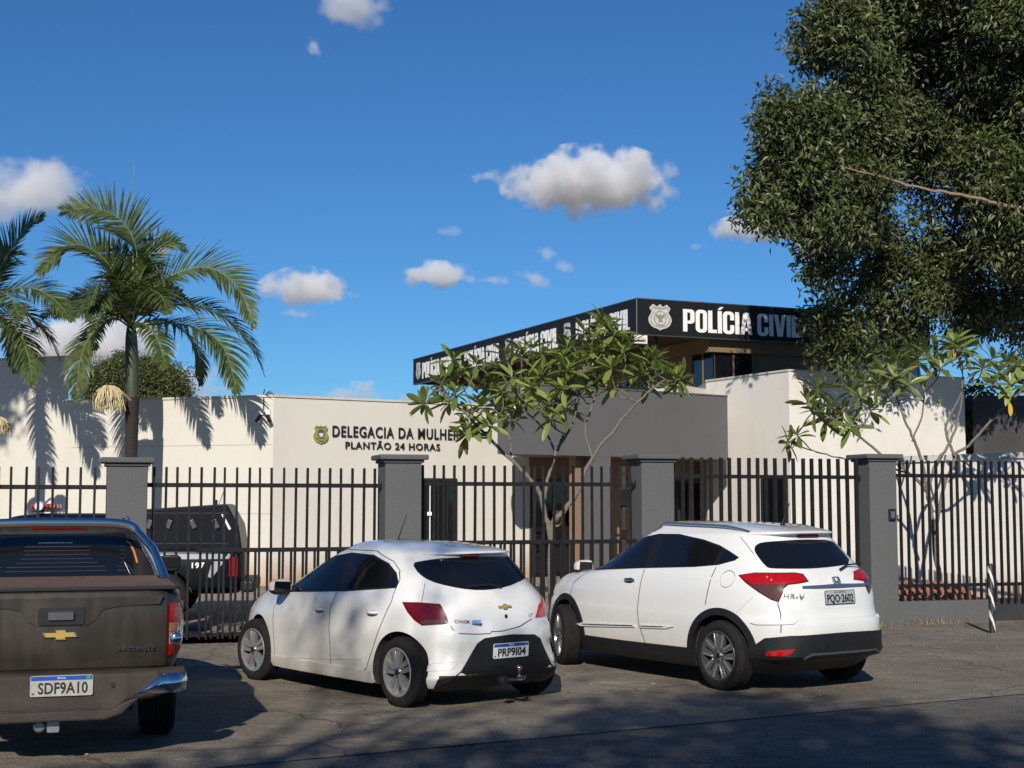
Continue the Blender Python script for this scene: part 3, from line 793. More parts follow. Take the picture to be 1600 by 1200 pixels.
def panel(name, t0, t1, lab, cat, step, bw, ztop, zrail, zmid=None, mid_from=None, z0=.06, zlow=None, extra=False, grp=None, z0b=None):
    e = empty(name, fp(t0, 0), math.atan2(FE.y, FE.x), lab, cat, grp)
    L = t1 - t0
    def rail(z, a=0, b=None, h=.05, o=0): 
        mb = MB(); mb.box(a, L if b is None else b, -.02 + o, .02 + o, z - h / 2, z + h / 2); mb.build('rail', M['fence_black'], e, bevel=.004)
    rail(zrail, h=.055)
    if zlow is not None: rail(zlow, h=.05)
    if zmid is not None: rail(zmid, mid_from or 0, h=.055, o=-.045)
    if name == 'gate':
        for zz in (.35, zrail):
            for xx in (-.02, L + .02):
                mb = MB(); mb.tube([(xx, -.01, zz - .06), (xx, -.01, zz + .06)], .022, 10); mb.build('hinge', M['fence_black'], e, smooth=50)
    me = None; x = step * .5; k = 0
    mb = MB(); mb.box(-bw / 2, bw / 2, -bw / 2 - .025, bw / 2 - .025, z0, ztop); me = mb.mesh('bar', M['fence_black'])
    rnd = random.Random(int(t0 * 10))
    while x < L - .02:
        o = link('bar', me, e, (x, 0, 0)); o.rotation_euler = (rnd.uniform(-.004, .004), rnd.uniform(-.006, .006), rnd.uniform(-.12, .12)); x += step
    if extra:
        mb = MB(); mb.box(-bw / 2, bw / 2, -bw / 2 - .065, bw / 2 - .065, z0, zmid); me2 = mb.mesh('short_bar', M['fence_black']); x = (mid_from or 0) + step * .9
        while x < L - .02: link('short_bar', me2, e, (x, 0, 0)); x += step * 1.02
    return e
h = .25
panel('fence_panel', PIL[0] - 5.2, PIL[0] - h, 'black bar fence panel at the far left, left of the first pillar', 'fence', .163, .030, 2.24, 1.99, zmid=None, z0=.05, zlow=.35)
panel('gate', PIL[0] + h, PIL[1] - h, 'black bar gate in front of the police pickup, between first and second pillars', 'gate', .150, .030, 2.25, 2.02, 1.19, .62, z0=.07, zlow=.12, extra=True)
panel('gate', PIL[1] + h, PIL[2] - h, 'black bar gate in front of the larger frangipani tree, between second and third pillars', 'gate', .142, .031, 2.30, 2.05, 1.26, 0, z0=.07, zlow=.12, extra=True)
panel('fence_panel', PIL[2] + h, PIL[3] - h, 'black bar fence panel behind the crossover, left of the intercom pillar', 'fence', .147, .043, 2.44, 2.17, None, z0=.08, zlow=.45)
panel('fence_panel', PIL[3] + .225, PIL[3] + 4.6, 'black bar fence panel at the far right, right of the intercom pillar', 'fence', .124, .034, 2.43, 2.20, None, z0=.30, zlow=.56)
lt = empty('gate_latch', fp(PIL[2] - h - .20, -.06), math.atan2(FE.y, FE.x), 'rusty latch post with a bolt box at the gate end beside the porch pillar', 'latch')
mb = MB(); mb.box(-.03, .03, -.03, .03, .1, 2.3); mb.build('latch_post', M['rust'], lt, bevel=.006)
mb = MB(); mb.box(-.06, .07, -.06, -.031, 1.75, 1.98); mb.box(-.05, .05, -.05, -.031, 1.30, 1.42); mb.build('bolt_box', M['fence_black'], lt, bevel=.006)
lw = empty('planter_wall', fp(PIL[3] + .225, 0), math.atan2(FE.y, FE.x), 'low grey kerb wall under the right-hand fence panel', 'low wall')
mb = MB(); mb.box(0, 1.72, -.12, .10, 0, .34); mb.build('kerb_wall', M['pillar_grey'], lw, bevel=.01)
mb = MB(); mb.box(1.722, 4.6, .04, .22, 0, .34); mb.build('shaded_wall', M['dark_roof'], lw, bevel=.01)  # near-black colour stands for the deep shade on this stretch of kerb
# terracotta tiles laid behind it
tm = MB()
prof = arc(0, 0, .07, .05, 0, 180, 8); inn = arc(0, 0, .055, .036, 180, 0, 8)
tm.prism(prof + inn, 0, .42, Matrix(((1, 0, 0, 0), (0, 0, 1, 0), (0, 1, 0, 0), (0, 0, 0, 1)))); tme = tm.mesh('roof_tile', M['clay'], smooth=40)
rnd = random.Random(4)
tb = MB(); tb.add([fp(PIL[3] + .225, .10, 0), fp(PIL[3] + 1.95, .10, 0), fp(PIL[3] + 1.95, 1.5, 0), fp(PIL[3] + .225, 1.5, 0)] + [fp(PIL[3] + .225, .10, .33), fp(PIL[3] + 1.95, .10, .33), fp(PIL[3] + 1.95, 1.5, .50), fp(PIL[3] + .225, 1.5, .50)], [(0, 1, 5, 4), (1, 2, 6, 5), (2, 3, 7, 6), (3, 0, 4, 7), (4, 5, 6, 7)])
tag(tb.build('planter_soil', M['earth']), kind='structure')
for r in range(3):
    for k in range(12):
        if r == 0 and rnd.random() < .12: continue
        p = fp(PIL[3] + .33 + k * .142 + rnd.uniform(-.03, .03), .12 + r * .36, .345 + r * .045)
        o = link('roof_tile', tme, None, p); o.rotation_euler = (R(7) + rnd.uniform(-.08, .12), rnd.uniform(-.2, .2), math.atan2(FE.y, FE.x) + rnd.uniform(-.25, .25))
        tag(o, 'one of the red clay roof tiles heaped behind the low grey kerb wall', 'roof tile', 'clay tiles heaped behind the kerb wall')

# low cream boundary wall behind the right frangipani
Q0 = Vector((6.15, 24.3, 0)); Q1 = Vector((10.4, 26.75, 0)); qn = (Q1 - Q0).normalized(); qq = Vector((qn.y, -qn.x, 0))
bw_ = empty('boundary_wall', (0, 0, 0), label='low cream wall with a coping behind the right-hand frangipani tree', cat='wall')
mb = MB(); P = [Q0, Q1, Q1 - qq * .18, Q0 - qq * .18]
mb.add([(p.x, p.y, 0) for p in P] + [(p.x, p.y, z) for p, z in zip(P, (2.46, 2.66, 2.66, 2.46))], [(0, 1, 2, 3), (4, 5, 6, 7), (0, 1, 5, 4), (1, 2, 6, 5), (2, 3, 7, 6), (3, 0, 4, 7)])
mb.build('wall_face', M['white_wall'], bw_)
mb = MB(); P = [Q0 + qq * .05, Q1 + qq * .05, Q1 - qq * .23, Q0 - qq * .23]
mb.add([(p.x, p.y, z) for p, z in zip(P, (2.462, 2.662, 2.662, 2.462))] + [(p.x, p.y, z) for p, z in zip(P, (2.57, 2.77, 2.77, 2.57))], [(0, 1, 2, 3), (4, 5, 6, 7), (0, 1, 5, 4), (1, 2, 6, 5), (2, 3, 7, 6), (3, 0, 4, 7)])
mb.build('coping', M['coping'], bw_)
# dark carport behind on the right, white awning beyond it
cp = empty('carport', (14.5, 39, 0), label='dark open carport in deep shade at the right edge behind the white wall', cat='carport')
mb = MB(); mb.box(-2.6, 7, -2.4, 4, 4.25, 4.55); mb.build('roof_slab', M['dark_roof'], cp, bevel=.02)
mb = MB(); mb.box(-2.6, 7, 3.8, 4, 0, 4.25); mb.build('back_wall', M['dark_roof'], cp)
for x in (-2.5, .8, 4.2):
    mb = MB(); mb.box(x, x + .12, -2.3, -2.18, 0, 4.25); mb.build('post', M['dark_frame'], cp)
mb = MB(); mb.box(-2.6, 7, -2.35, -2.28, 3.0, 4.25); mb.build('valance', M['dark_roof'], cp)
aw = empty('awning', at(1380, 580, 37.4), label='pale blue-white canvas awning peeping above the white wall', cat='awning')
mb = MB(); P = [at(1336, 571, 37.0), at(1402, 560, 37.6), at(1436, 566, 37.9), at(1440, 592, 37.9), at(1336, 592, 37.0)]; P2 = [p + Vector((.25, 1.2, -.05)) for p in P]
mb.add([p - aw.location for p in P + P2], [(0, 1, 2, 3, 4), (9, 8, 7, 6, 5)] + [(i, i + 5, (i + 1) % 5 + 5, (i + 1) % 5) for i in range(5)]); mb.build('canvas', M['canvas'], aw)
mb = MB()
for p in (at(1345, 590, 38.0), at(1430, 590, 38.6)): p = p - aw.location; mb.tube([(p.x, p.y, 4.9 - aw.location.z), (p.x, p.y, p.z + .05)], .04, 8); 
mb.build('awning_pole', M['dark_frame'], aw)

# ---------------------------------------------------------------- small fixtures
bo = ground_at(1551, 991)
e = empty('bollard', (bo.x, bo.y, .006), label='slim bollard with black and white slanted stripes, right of the intercom pillar', cat='bollard')
m, nt, p = _mat('stripes'); N, L = nt.nodes, nt.links
tc = N.new('ShaderNodeTexCoord'); w = N.new('ShaderNodeTexWave'); w.wave_type = 'BANDS'; w.bands_direction = 'DIAGONAL'
mp = N.new('ShaderNodeMapping'); mp.inputs['Scale'].default_value = (3.0, .3, 1.0); L.new(tc.outputs['Object'], mp.inputs[0]); L.new(mp.outputs[0], w.inputs['Vector'])
w.inputs['Scale'].default_value = 2.1; w.inputs['Distortion'].default_value = 0.6; w.inputs['Detail Scale'].default_value = 4
nz = N.new('ShaderNodeTexNoise'); nz.inputs['Scale'].default_value = 25; L.new(tc.outputs['Object'], nz.inputs['Vector'])
ad = N.new('ShaderNodeMath'); ad.operation = 'MULTIPLY_ADD'; ad.inputs[1].default_value = .35; L.new(nz.outputs[0], ad.inputs[0]); L.new(w.outputs[0], ad.inputs[2])
cr = N.new('ShaderNodeValToRGB'); cr.color_ramp.elements[0].position = .97; cr.color_ramp.elements[0].color = (.02, .02, .022, 1); cr.color_ramp.elements[1].position = 1.0; cr.color_ramp.elements[1].color = (.62, .62, .60, 1)
L.new(ad.outputs[0], cr.inputs[0]); L.new(cr.outputs[0], p.inputs['Base Color']); p.inputs['Roughness'].default_value = .55
mb = MB(); mb.tube([(0, 0, 0), (-.006, 0, .93), (-.006, 0, .955)], [.042, .040, .026], 16); mb.build('post', m, e, smooth=50)
mb = MB(); mb.lathe([(.001, .0), (.07, .0), (.065, .012), (.001, .014)], 14, 0, axis='Z'); mb.build('foot', M['kerb'], e, smooth=40)

# floodlight under the roof corner
c = at(1001, 530, 36.75)
e = empty('floodlight', c, math.atan2(DR.y, DR.x), 'white floodlight hanging under the roof corner beside the POL\u00cdCIA CIVIL sign', 'floodlight')
mb = MB(); mb.box(-.17, .17, -.06, .06, -.12, .10); mb.build('housing', M['white_sign'], e, bevel=.01)
mb = MB(); mb.box(-.13, .13, -.066, -.0605, -.085, .05); mb.build('lens', M['badge_grey'], e)
mb = MB(); mb.box(-.02, .02, -.01, .04, .10, .20); mb.build('bracket', M['dark_frame'], e)
# surveillance cameras near the corner of the cream wall
Kl = (Vector((*L1, 0)) - Vector((*K, 0))).normalized(); kn = Vector((Kl.y, -Kl.x, 0)); kn = kn if kn.y < 0 else -kn
for x, y, tl, lab in ((408.5, 652, -.6, 'left one of two wall-mounted bullet cameras by the cream wall corner'), (419, 652, .6, 'right one of two wall-mounted bullet cameras by the cream wall corner')):
    p = wall_pt(K, L1, x, y)
    e = empty('security_camera', p, 0, lab, 'security camera', 'cameras on the cream wall')
    mb = MB(); mb.box(-.05, .05, -.06, .0, .05, .15); mb.build('junction_box', M['white_sign'], e, bevel=.008)
    mb = MB(); mb.tube([(0, -.05, .05), (tl * .05, -.14, -.02)], .012, 8); mb.build('arm', M['white_sign'], e)
    mb = MB(); d = Vector((tl * .10, -.16, -.12)); q = Vector((tl * .05, -.14, -.02)); mb.tube([q - d * .4, q + d * .6], .042, 12); mb.build('barrel', M['black_plastic'], e, smooth=40)
p = wall_pt(K, L1, 412, 640)
e = empty('conduit', (p.x, p.y - .02, p.z), 0, 'thin dark conduit dropping from the wall top to the cameras', 'conduit')
mb = MB(); mb.tube([(0, 0, .0), (0, 0, .36), (0, .1, .45)], .012, 6); mb.build('pipe', M['dark_frame'], e)
p = at(421, 614, 31.6)
e = empty('roof_vent', (p.x, p.y, 4.13), 0, 'small shiny metal vent cap on the cream wall top above the cameras', 'vent')
mb = MB(); mb.lathe([(.001, .16), (.05, .12), (.13, .04), (.13, 0)], 10, 0, axis='Z'); mb.build('cap', M['alloy'], e)
p = at(640, 600, 34)
e = empty('roof_whirl', at(664, 624, 33.6), 0, 'small metal aerial ball above the cream wall, left under the fascia', 'aerial')
mb = MB(); mb.tube([(0, 0, -.1), (0, 0, .16)], .012, 6)
for k in range(6):
    a = math.pi * k / 6; mb.tube([(math.cos(a) * .09 * math.cos(b_), math.sin(a) * .09 * math.cos(b_), .22 + .09 * math.sin(b_)) for b_ in np.linspace(0, 2 * math.pi, 13)], .006, 5)
mb.build('cage', M['alloy'], e)
for x0, y0, y1, lab in ((1461, 540, 600, 'thin dark mast in the sky gap above the white wall on the right'), (347, 772, 792, None)):
    if lab is None: continue
    p = at(x0, y0, 40); e = empty('mast', (p.x, p.y, 0), 0, lab, 'mast')
    mb = MB(); mb.tube([(0, 0, 4), (0, 0, p.z)], .05, 8); mb.build('pole', M['dark_frame'], e)

# ---------------------------------------------------------------- car building kit
def catmull(rows, per):
    P = np.array(rows, float); out = []
    n = len(P)
    for i in range(n - 1):
        p0 = P[max(i - 1, 0)]; p1 = P[i]; p2 = P[i + 1]; p3 = P[min(i + 2, n - 1)]
        k = per if not hasattr(per, '__len__') else per[i]
        for j in range(k):
            t = j / k
            out.append(0.5 * ((2 * p1) + (-p0 + p2) * t + (2 * p0 - 5 * p1 + 4 * p2 - p3) * t * t + (-p0 + 3 * p1 - 3 * p2 + p3) * t ** 3))
    out.append(P[-1])
    return np.array(out)

def body_levels(rows, xc, per=4, N=56, taper_r=0.05, taper_f=0.08, tp=2.0):
    """rows (z, x_rear, x_front, half_width, n_rear, n_front) bottom to top; a closed skin of horizontal outlines"""
    L = catmull(rows, per)
    verts = []; nl = len(L)
    for z, xr, xf, W, nr, nf in L:
        half = []
        for i in range(401):
            ph = math.pi * i / 400
            c, s = math.cos(ph), math.sin(ph)
            if c >= 0:
                n = nr; a = xc - xr; x = xc - a * abs(c) ** (2 / n); u = (xc - x) / a; k = 1 - taper_r * u ** tp
            else:
                n = nf; a = xf - xc; x = xc + a * abs(c) ** (2 / n); u = (x - xc) / a; k = 1 - taper_f * u ** tp
            half.append((x, W * abs(s) ** (2 / n) * k))
        H = np.array(half); d = np.r_[0, np.cumsum(np.hypot(*np.diff(H, axis=0).T))]
        q = np.linspace(0, d[-1], N + 1)
        X = np.interp(q, d, H[:, 0]); Y = np.interp(q, d, H[:, 1])
        ring = [(X[i], Y[i], z) for i in range(N + 1)] + [(X[i], -Y[i], z) for i in range(N - 1, 0, -1)]
        verts += ring
    m = 2 * N; faces = []
    for i in range(nl - 1):
        for k in range(m):
            k2 = (k + 1) % m
            faces.append((i * m + k, (i + 1) * m + k, (i + 1) * m + k2, i * m + k2))
    # caps: ladder across the ring
    for base, flip in ((0, 0), ((nl - 1) * m, 1)):
        for k in range(N):
            a = base + k; b = base + k + 1; c = base + (m - k - 1) % m; d = base + (m - k) % m
            q = [a, b, c, d]
            q2 = []
            for v in q:
                if v not in q2: q2.append(v)
            if len(q2) >= 3: faces.append(tuple(q2) if not flip else tuple(reversed(q2)))
    return verts, faces

class Car:
    def __init__(s, root, loc, heading, rows, xc, **kw):
        """heading: degrees to the left of straight ahead; local x = forwards, y = left"""
        s.root = root
        root.location = loc
        root.rotation_euler = (0, 0, math.pi / 2 + R(heading))
        s.M = Matrix.Translation(loc) @ Matrix.Rotation(math.pi / 2 + R(heading), 4, 'Z')
        s.Mi = s.M.inverted()
        s.verts, s.faces = body_levels(rows, xc, **kw)
        s.xc = xc
        me = bpy.data.meshes.new('skin'); me.from_pydata(s.verts, [], s.faces)
        bm = bmesh.new(); bm.from_mesh(me); bmesh.ops.recalc_face_normals(bm, faces=bm.faces); bm.to_mesh(me)
        s.bvh = BVHTree.FromBMesh(bm); bm.free()
        s.me = me
        s.vn = [v.normal.copy() for v in me.vertices]
        s.pv = [tuple(p.vertices) for p in me.polygons]
        s.co = [v.co.copy() for v in me.vertices]
    def normal(s, p, idx=None):
        if idx is None:
            loc, n, idx, d = s.bvh.find_nearest(p)
        n = Vector((0, 0, 0))
        for vi in s.pv[idx]:
            d = (s.co[vi] - p).length
            n += s.vn[vi] / (d * d + 1e-5)
        return n.normalized()
    # pixel of the photograph -> point on this body
    def px(s, x, y, fallback=None):
        o = s.Mi @ Vector((0, 0, EYE)); d = (s.Mi.to_3x3() @ ray(x, y)).normalized()
        h = s.bvh.ray_cast(o, d)
        if h[0] is not None: return h[0]
        # missed: nearest point of the body to the ray
        best = None
        for k in range(200):
            q = o + d * (9 + k * 0.05)
            n = s.bvh.find_nearest(q)
            if best is None or n[3] < best[0]: best = (n[3], n[0])
        return best[1]
    def fr(s, kind):
        """projection frames: (to2d, cast)"""
        xc = s.xc
        if kind == 'L': return (lambda p: (p[0], p[2])), (lambda a, b: (Vector((a, 3, b)), Vector((0, -1, 0))))
        if kind == 'R': return (lambda p: (-p[0], p[2])), (lambda a, b: (Vector((-a, -3, b)), Vector((0, 1, 0))))
        if kind == 'B': return (lambda p: (-p[1], p[2])), (lambda a, b: (Vector((-6, -a, b)), Vector((1, 0, 0))))
        if kind == 'T': return (lambda p: (-p[1], p[0])), (lambda a, b: (Vector((b, -a, 4)), Vector((0, 0, -1))))
        cx = 0.7
        if kind == 'W':   # wrapped round the tail; a grows to the right
            return (lambda p: (1.4 * math.atan2(-p[1], cx - p[0]), p[2])), \
                   (lambda a, b: (Vector((cx - 5 * math.cos(a / 1.4), -5 * math.sin(a / 1.4), b)), Vector((math.cos(a / 1.4), math.sin(a / 1.4), 0))))
    def patch(s, name, pts3, kind, off, mat, parent=None, res=0.05, skirt=0.02, smooth=0, mirror=False, holes=()):
        to2, cast = s.fr(kind)
        def prep(P3, sm):
            P = [to2((p[0], -p[1], p[2]) if mirror else p) for p in P3]
            for _ in range(sm):
                Q = []
                for i in range(len(P)):
                    a = P[i]; b = P[(i + 1) % len(P)]
                    Q.append((a[0] * .75 + b[0] * .25, a[1] * .75 + b[1] * .25)); Q.append((a[0] * .25 + b[0] * .75, a[1] * .25 + b[1] * .75))
                P = Q
            D = []
            for i in range(len(P)):
                a = P[i]; b = P[(i + 1) % len(P)]; L = math.hypot(b[0] - a[0], b[1] - a[1])
                k = max(1, int(math.ceil(L / res)))
                for j in range(k): D.append((a[0] + (b[0] - a[0]) * j / k, a[1] + (b[1] - a[1]) * j / k))
            ar = sum(D[i][0] * D[(i + 1) % len(D)][1] - D[(i + 1) % len(D)][0] * D[i][1] for i in range(len(D)))
            return D if ar > 0 else D[::-1]
        loops = [prep(pts3, smooth)] + [prep(h, smooth)[::-1] for h in holes]
        return s.patch2(name, loops, cast, off, mat, parent, res, skirt)
    def patch2(s, name, loops, cast, off, mat, parent, res, skirt):
        pts = []; edges = []
        for l in loops:
            b = len(pts); pts += l
            edges += [(b + i, b + (i + 1) % len(l)) for i in range(len(l))]
        nb = len(pts)
        def inside(p):
            c = False
            for l in loops:
                j = len(l) - 1
                for i in range(len(l)):
                    if (l[i][1] > p[1]) != (l[j][1] > p[1]) and p[0] < (l[j][0] - l[i][0]) * (p[1] - l[i][1]) / (l[j][1] - l[i][1]) + l[i][0]: c = not c
                    j = i
            return c
        o = np.array(loops[0]); x0, y0 = o.min(0); x1, y1 = o.max(0)
        A = np.array(pts)
        x = x0 + res / 2
        while x < x1:
            y = y0 + res / 2
            while y < y1:
                if inside((x, y)) and np.min(np.hypot(A[:nb, 0] - x, A[:nb, 1] - y)) > res * 0.45: pts.append((x, y))
                y += res
            x += res
        r = mgeo.delaunay_2d_cdt([Vector(p) for p in pts], edges, [], 0, 1e-6)
        V2, _, F = r[0], r[1], r[2]
        vs = []; ns = []
        for p in V2:
            og, dr = cast(p[0], p[1])
            h = s.bvh.ray_cast(og, dr)
            if h[0] is None:
                n = s.bvh.find_nearest(og + dr * max(0.0, (og.length - 1.0))); q, idx = n[0], n[2]
            else: q, idx = h[0], h[2]
            nn = s.normal(q, idx)
            vs.append(q + nn * off); ns.append(nn)
        fs = []
        for f in F:
            c = sum((Vector(V2[i]) for i in f), Vector((0, 0))) / len(f)
            if inside(c): fs.append(tuple(f))
        cnt = {}
        for f in fs:
            for i in range(len(f)):
                e = (f[i], f[(i + 1) % len(f)]); k = tuple(sorted(e)); cnt.setdefault(k, []).append(e)
        n0 = len(vs); m = {}
        allv = list(vs); allf = list(fs)
        for k, es in cnt.items():
            if len(es) == 1:
                a, b = es[0]
                for q in (a, b):
                    if q not in m: m[q] = len(allv); allv.append(vs[q] - ns[q] * skirt)
                allf.append((b, a, m[a], m[b]))
        me = bpy.data.meshes.new(name); me.from_pydata([tuple(v) for v in allv], [], allf)
        me.materials.append(mat)
        bm = bmesh.new(); bm.from_mesh(me); bmesh.ops.recalc_face_normals(bm, faces=bm.faces)
        # make sure they face outwards
        sgn = sum(f.normal.dot(ns[f.verts[0].index]) for f in bm.faces if f.verts[0].index < n0 and all(v.index < n0 for v in f.verts))
        if sgn < 0: bmesh.ops.reverse_faces(bm, faces=bm.faces)
        bm.to_mesh(me); bm.free()
        me.polygons.foreach_set('use_smooth', [True] * len(me.polygons)); me.set_sharp_from_angle(angle=R(45))
        return link(name, me, parent if parent is not None else s.root)
    def strip(s, name, path3, kind, w, off, mat, parent=None, mirror=False, skirt=0.004, closed=False, step=0.04):
        """thin line following the skin"""
        to2, cast = s.fr(kind)
        P = [Vector(to2((p[0], -p[1], p[2]) if mirror else p)) for p in path3]
        if closed: P.append(P[0])
        D = []
        for i in range(len(P) - 1):
            L = (P[i + 1] - P[i]).length; k = max(1, int(L / step))
            for j in range(k): D.append(P[i].lerp(P[i + 1], j / k))
        D.append(P[-1])
        vs = []; fs = []
        for i, p in enumerate(D):
            t = (D[min(i + 1, len(D) - 1)] - D[max(i - 1, 0)]).normalized(); n = Vector((-t.y, t.x)) * (w / 2)
            row = []
            for q in (p - n, p + n):
                og, dr = cast(q.x, q.y); h = s.bvh.ray_cast(og, dr)
                if h[0] is None:
                    nn = s.bvh.find_nearest(og + dr * max(0.0, og.length - 1.0)); hp, idx = nn[0], nn[2]
                else: hp, idx = h[0], h[2]
                nr = s.normal(hp, idx); row.append((hp + nr * off, hp - nr * skirt))
            vs += [row[0][1], row[0][0], row[1][0], row[1][1]]
        for i in range(len(D) - 1):
            for k in range(3): fs.append((i * 4 + k, i * 4 + k + 1, i * 4 + k + 5, i * 4 + k + 4))
        mb = MB(); mb.add(vs, fs)
        return mb.build(name, mat, parent if parent is not None else s.root, smooth=40)
    def build_body(s, name, mats, wheels, cut_r, cut_in=0.5, cut_z=None, dark=None):
        """finish the skin: wheel wells cut out; mats = (paint, dark)"""
        me = s.me.copy(); me.name = name
        for m in mats: me.materials.append(m)
        o = link(name, me)
        mb = MB()
        for x in wheels:
            for sg in (-1, 1):
                a, b = sorted((sg * cut_in, sg * 1.5))
                n = 48
                mb.lathe([(0.001, a), (cut_r, a), (cut_r, b), (0.001, b)], n, 0, Matrix.Translation((x, 0, cut_z if cut_z is not None else cut_r - .03)))
        c = mb.build('cutter', mats[0])
        bm = bmesh.new(); bm.from_mesh(c.data); bmesh.ops.remove_doubles(bm, verts=bm.verts, dist=0.002); bmesh.ops.recalc_face_normals(bm, faces=bm.faces); bm.to_mesh(c.data); bm.free()
        md = o.modifiers.new('cut', 'BOOLEAN'); md.operation = 'DIFFERENCE'; md.solver = 'EXACT'; md.object = c
        dg = bpy.context.evaluated_depsgraph_get()
        new = bpy.data.meshes.new_from_object(o.evaluated_get(dg))
        o.modifiers.clear(); o.data = new; new.name = name
        cm = c.data; bpy.data.objects.remove(c); bpy.data.meshes.remove(cm)
        cz = cut_z if cut_z is not None else cut_r - .03
        zmin = min(v.co.z for v in new.vertices)
        orig = []
        for p in new.polygons:
            ce = p.center; well = False
            for x in wheels:
                d = math.hypot(ce.x - x, ce.z - cz)
                if d < cut_r + 0.004 and abs(ce.y) > cut_in - 0.01:
                    rad = Vector((ce.x - x, 0, ce.z - cz)).normalized()
                    if abs(p.normal.dot(rad)) > 0.8 and abs(d - cut_r) < 0.02: well = True
                    if abs(abs(ce.y) - cut_in) < 0.01: well = True
            if ce.z < zmin + 0.01: well = True
            p.material_index = 1 if well else (2 if dark and dark(ce) else 0)
            p.use_smooth = not well
            orig.append(not well)
        nl = [Vector((0, 0, 0))] * len(new.loops)
        for p, og in zip(new.polygons, orig):
            for li in p.loop_indices:
                if og:
                    nl[li] = s.normal(new.vertices[new.loops[li].vertex_index].co)
                else: nl[li] = p.normal.copy()
        new.normals_split_custom_set([tuple(n) for n in nl])
        o.parent = s.root
        return o

def wheel(root, name, x, y, r, w, rim_r, spokes, mats, side=1, steer=0.0):
    """wheel as its own part with tyre, rim and hub; side +1 = left of the car"""
    sg = side
    wh = empty(name, (x, y, r)); wh.parent = root
    wh.rotation_euler = (0, 0, steer)
    t = MB()
    sh = 0.86 * r
    prof = [(rim_r, -w / 2 + .012), (rim_r + .012, -w / 2), (sh, -w / 2 - .004), (r - .012, -w / 2 + .016), (r, -w / 2 + .04)]
    for k in range(-1, 3):   # tread grooves
        c = -w / 2 + .04 + (k + 1.5) * (w - .08) / 4
        prof += [(r, c - .006), (r - .008, c - .005), (r - .008, c + .005), (r, c + .006)]
    prof += [(r, w / 2 - .04), (r - .012, w / 2 - .016), (sh, w / 2 + .004), (rim_r + .012, w / 2), (rim_r, w / 2 - .012)]
    t.lathe(prof, 64)
    t.build('tyre', M['rubber'], wh, smooth=50)
    rm = MB(); o = sg * (w / 2)
    rm.lathe([(rim_r + .004, o - sg * .004), (rim_r - .004, o + sg * .002), (rim_r - .018, o - sg * .004), (rim_r - .024, o - sg * .03), (rim_r - .045, o - sg * .12), (rim_r - .05, o - sg * w)], 64)
    rm.build('rim', mats[0], wh, smooth=40)
    bk = MB(); bk.lathe([(0.001, o - sg * .10), (rim_r - .05, o - sg * .10)], 48)
    bk.lathe([(0.001, o - sg * .07), (rim_r * .62, o - sg * .07), (rim_r * .62, o - sg * .09)], 40)
    bk.build('brake_disc', M['black_plastic'], wh, smooth=40)
    for poly, d0, d1, mi in spokes['polys']:
        for k in range(spokes['n']):
            pass
    sp = MB()
    for k in range(spokes['n']):
        a = 2 * math.pi * k / spokes['n'] + spokes.get('rot', 0)
        for poly, d0, d1, mi in spokes['polys']:
            # (u outwards, v across) in units of the rim radius
            u = Vector((math.cos(a) * sg, 0, math.sin(a))); v = Vector((-math.sin(a) * sg, 0, math.cos(a))) 
            Mx = Matrix(((u.x, v.x, 0, 0), (0, 0, sg, o), (u.z, v.z, 0, 0), (0, 0, 0, 1)))
            sp.prism([(p[0] * rim_r, p[1] * rim_r) for p in poly], d0, d1, Mx, mi)
    sp.lathe([(0.001, o - sg * .004), (rim_r * .17, o - sg * .006), (rim_r * .24, o - sg * .02), (rim_r * .24, o - sg * .05)], 24, 0)
    s_ = sp.build('spokes', [mats[1], mats[2]], wh, smooth=30, bevel=.003)
    cp = MB(); cp.lathe([(0.001, o + sg * .002), (rim_r * .12, o + sg * .001), (rim_r * .14, o - sg * .008)], 20)
    for k in range(5):
        a = 2 * math.pi * (k + .5) / 5
        cp.lathe([(0.001, o + sg * .0), (.007, o + sg * .0), (.008, o - sg * .01)], 8, 0, Matrix.Translation((math.cos(a) * rim_r * .19, 0, math.sin(a) * rim_r * .19)))
    cp.build('hub_cap', M['black_plastic'], wh, smooth=40)
    return wh

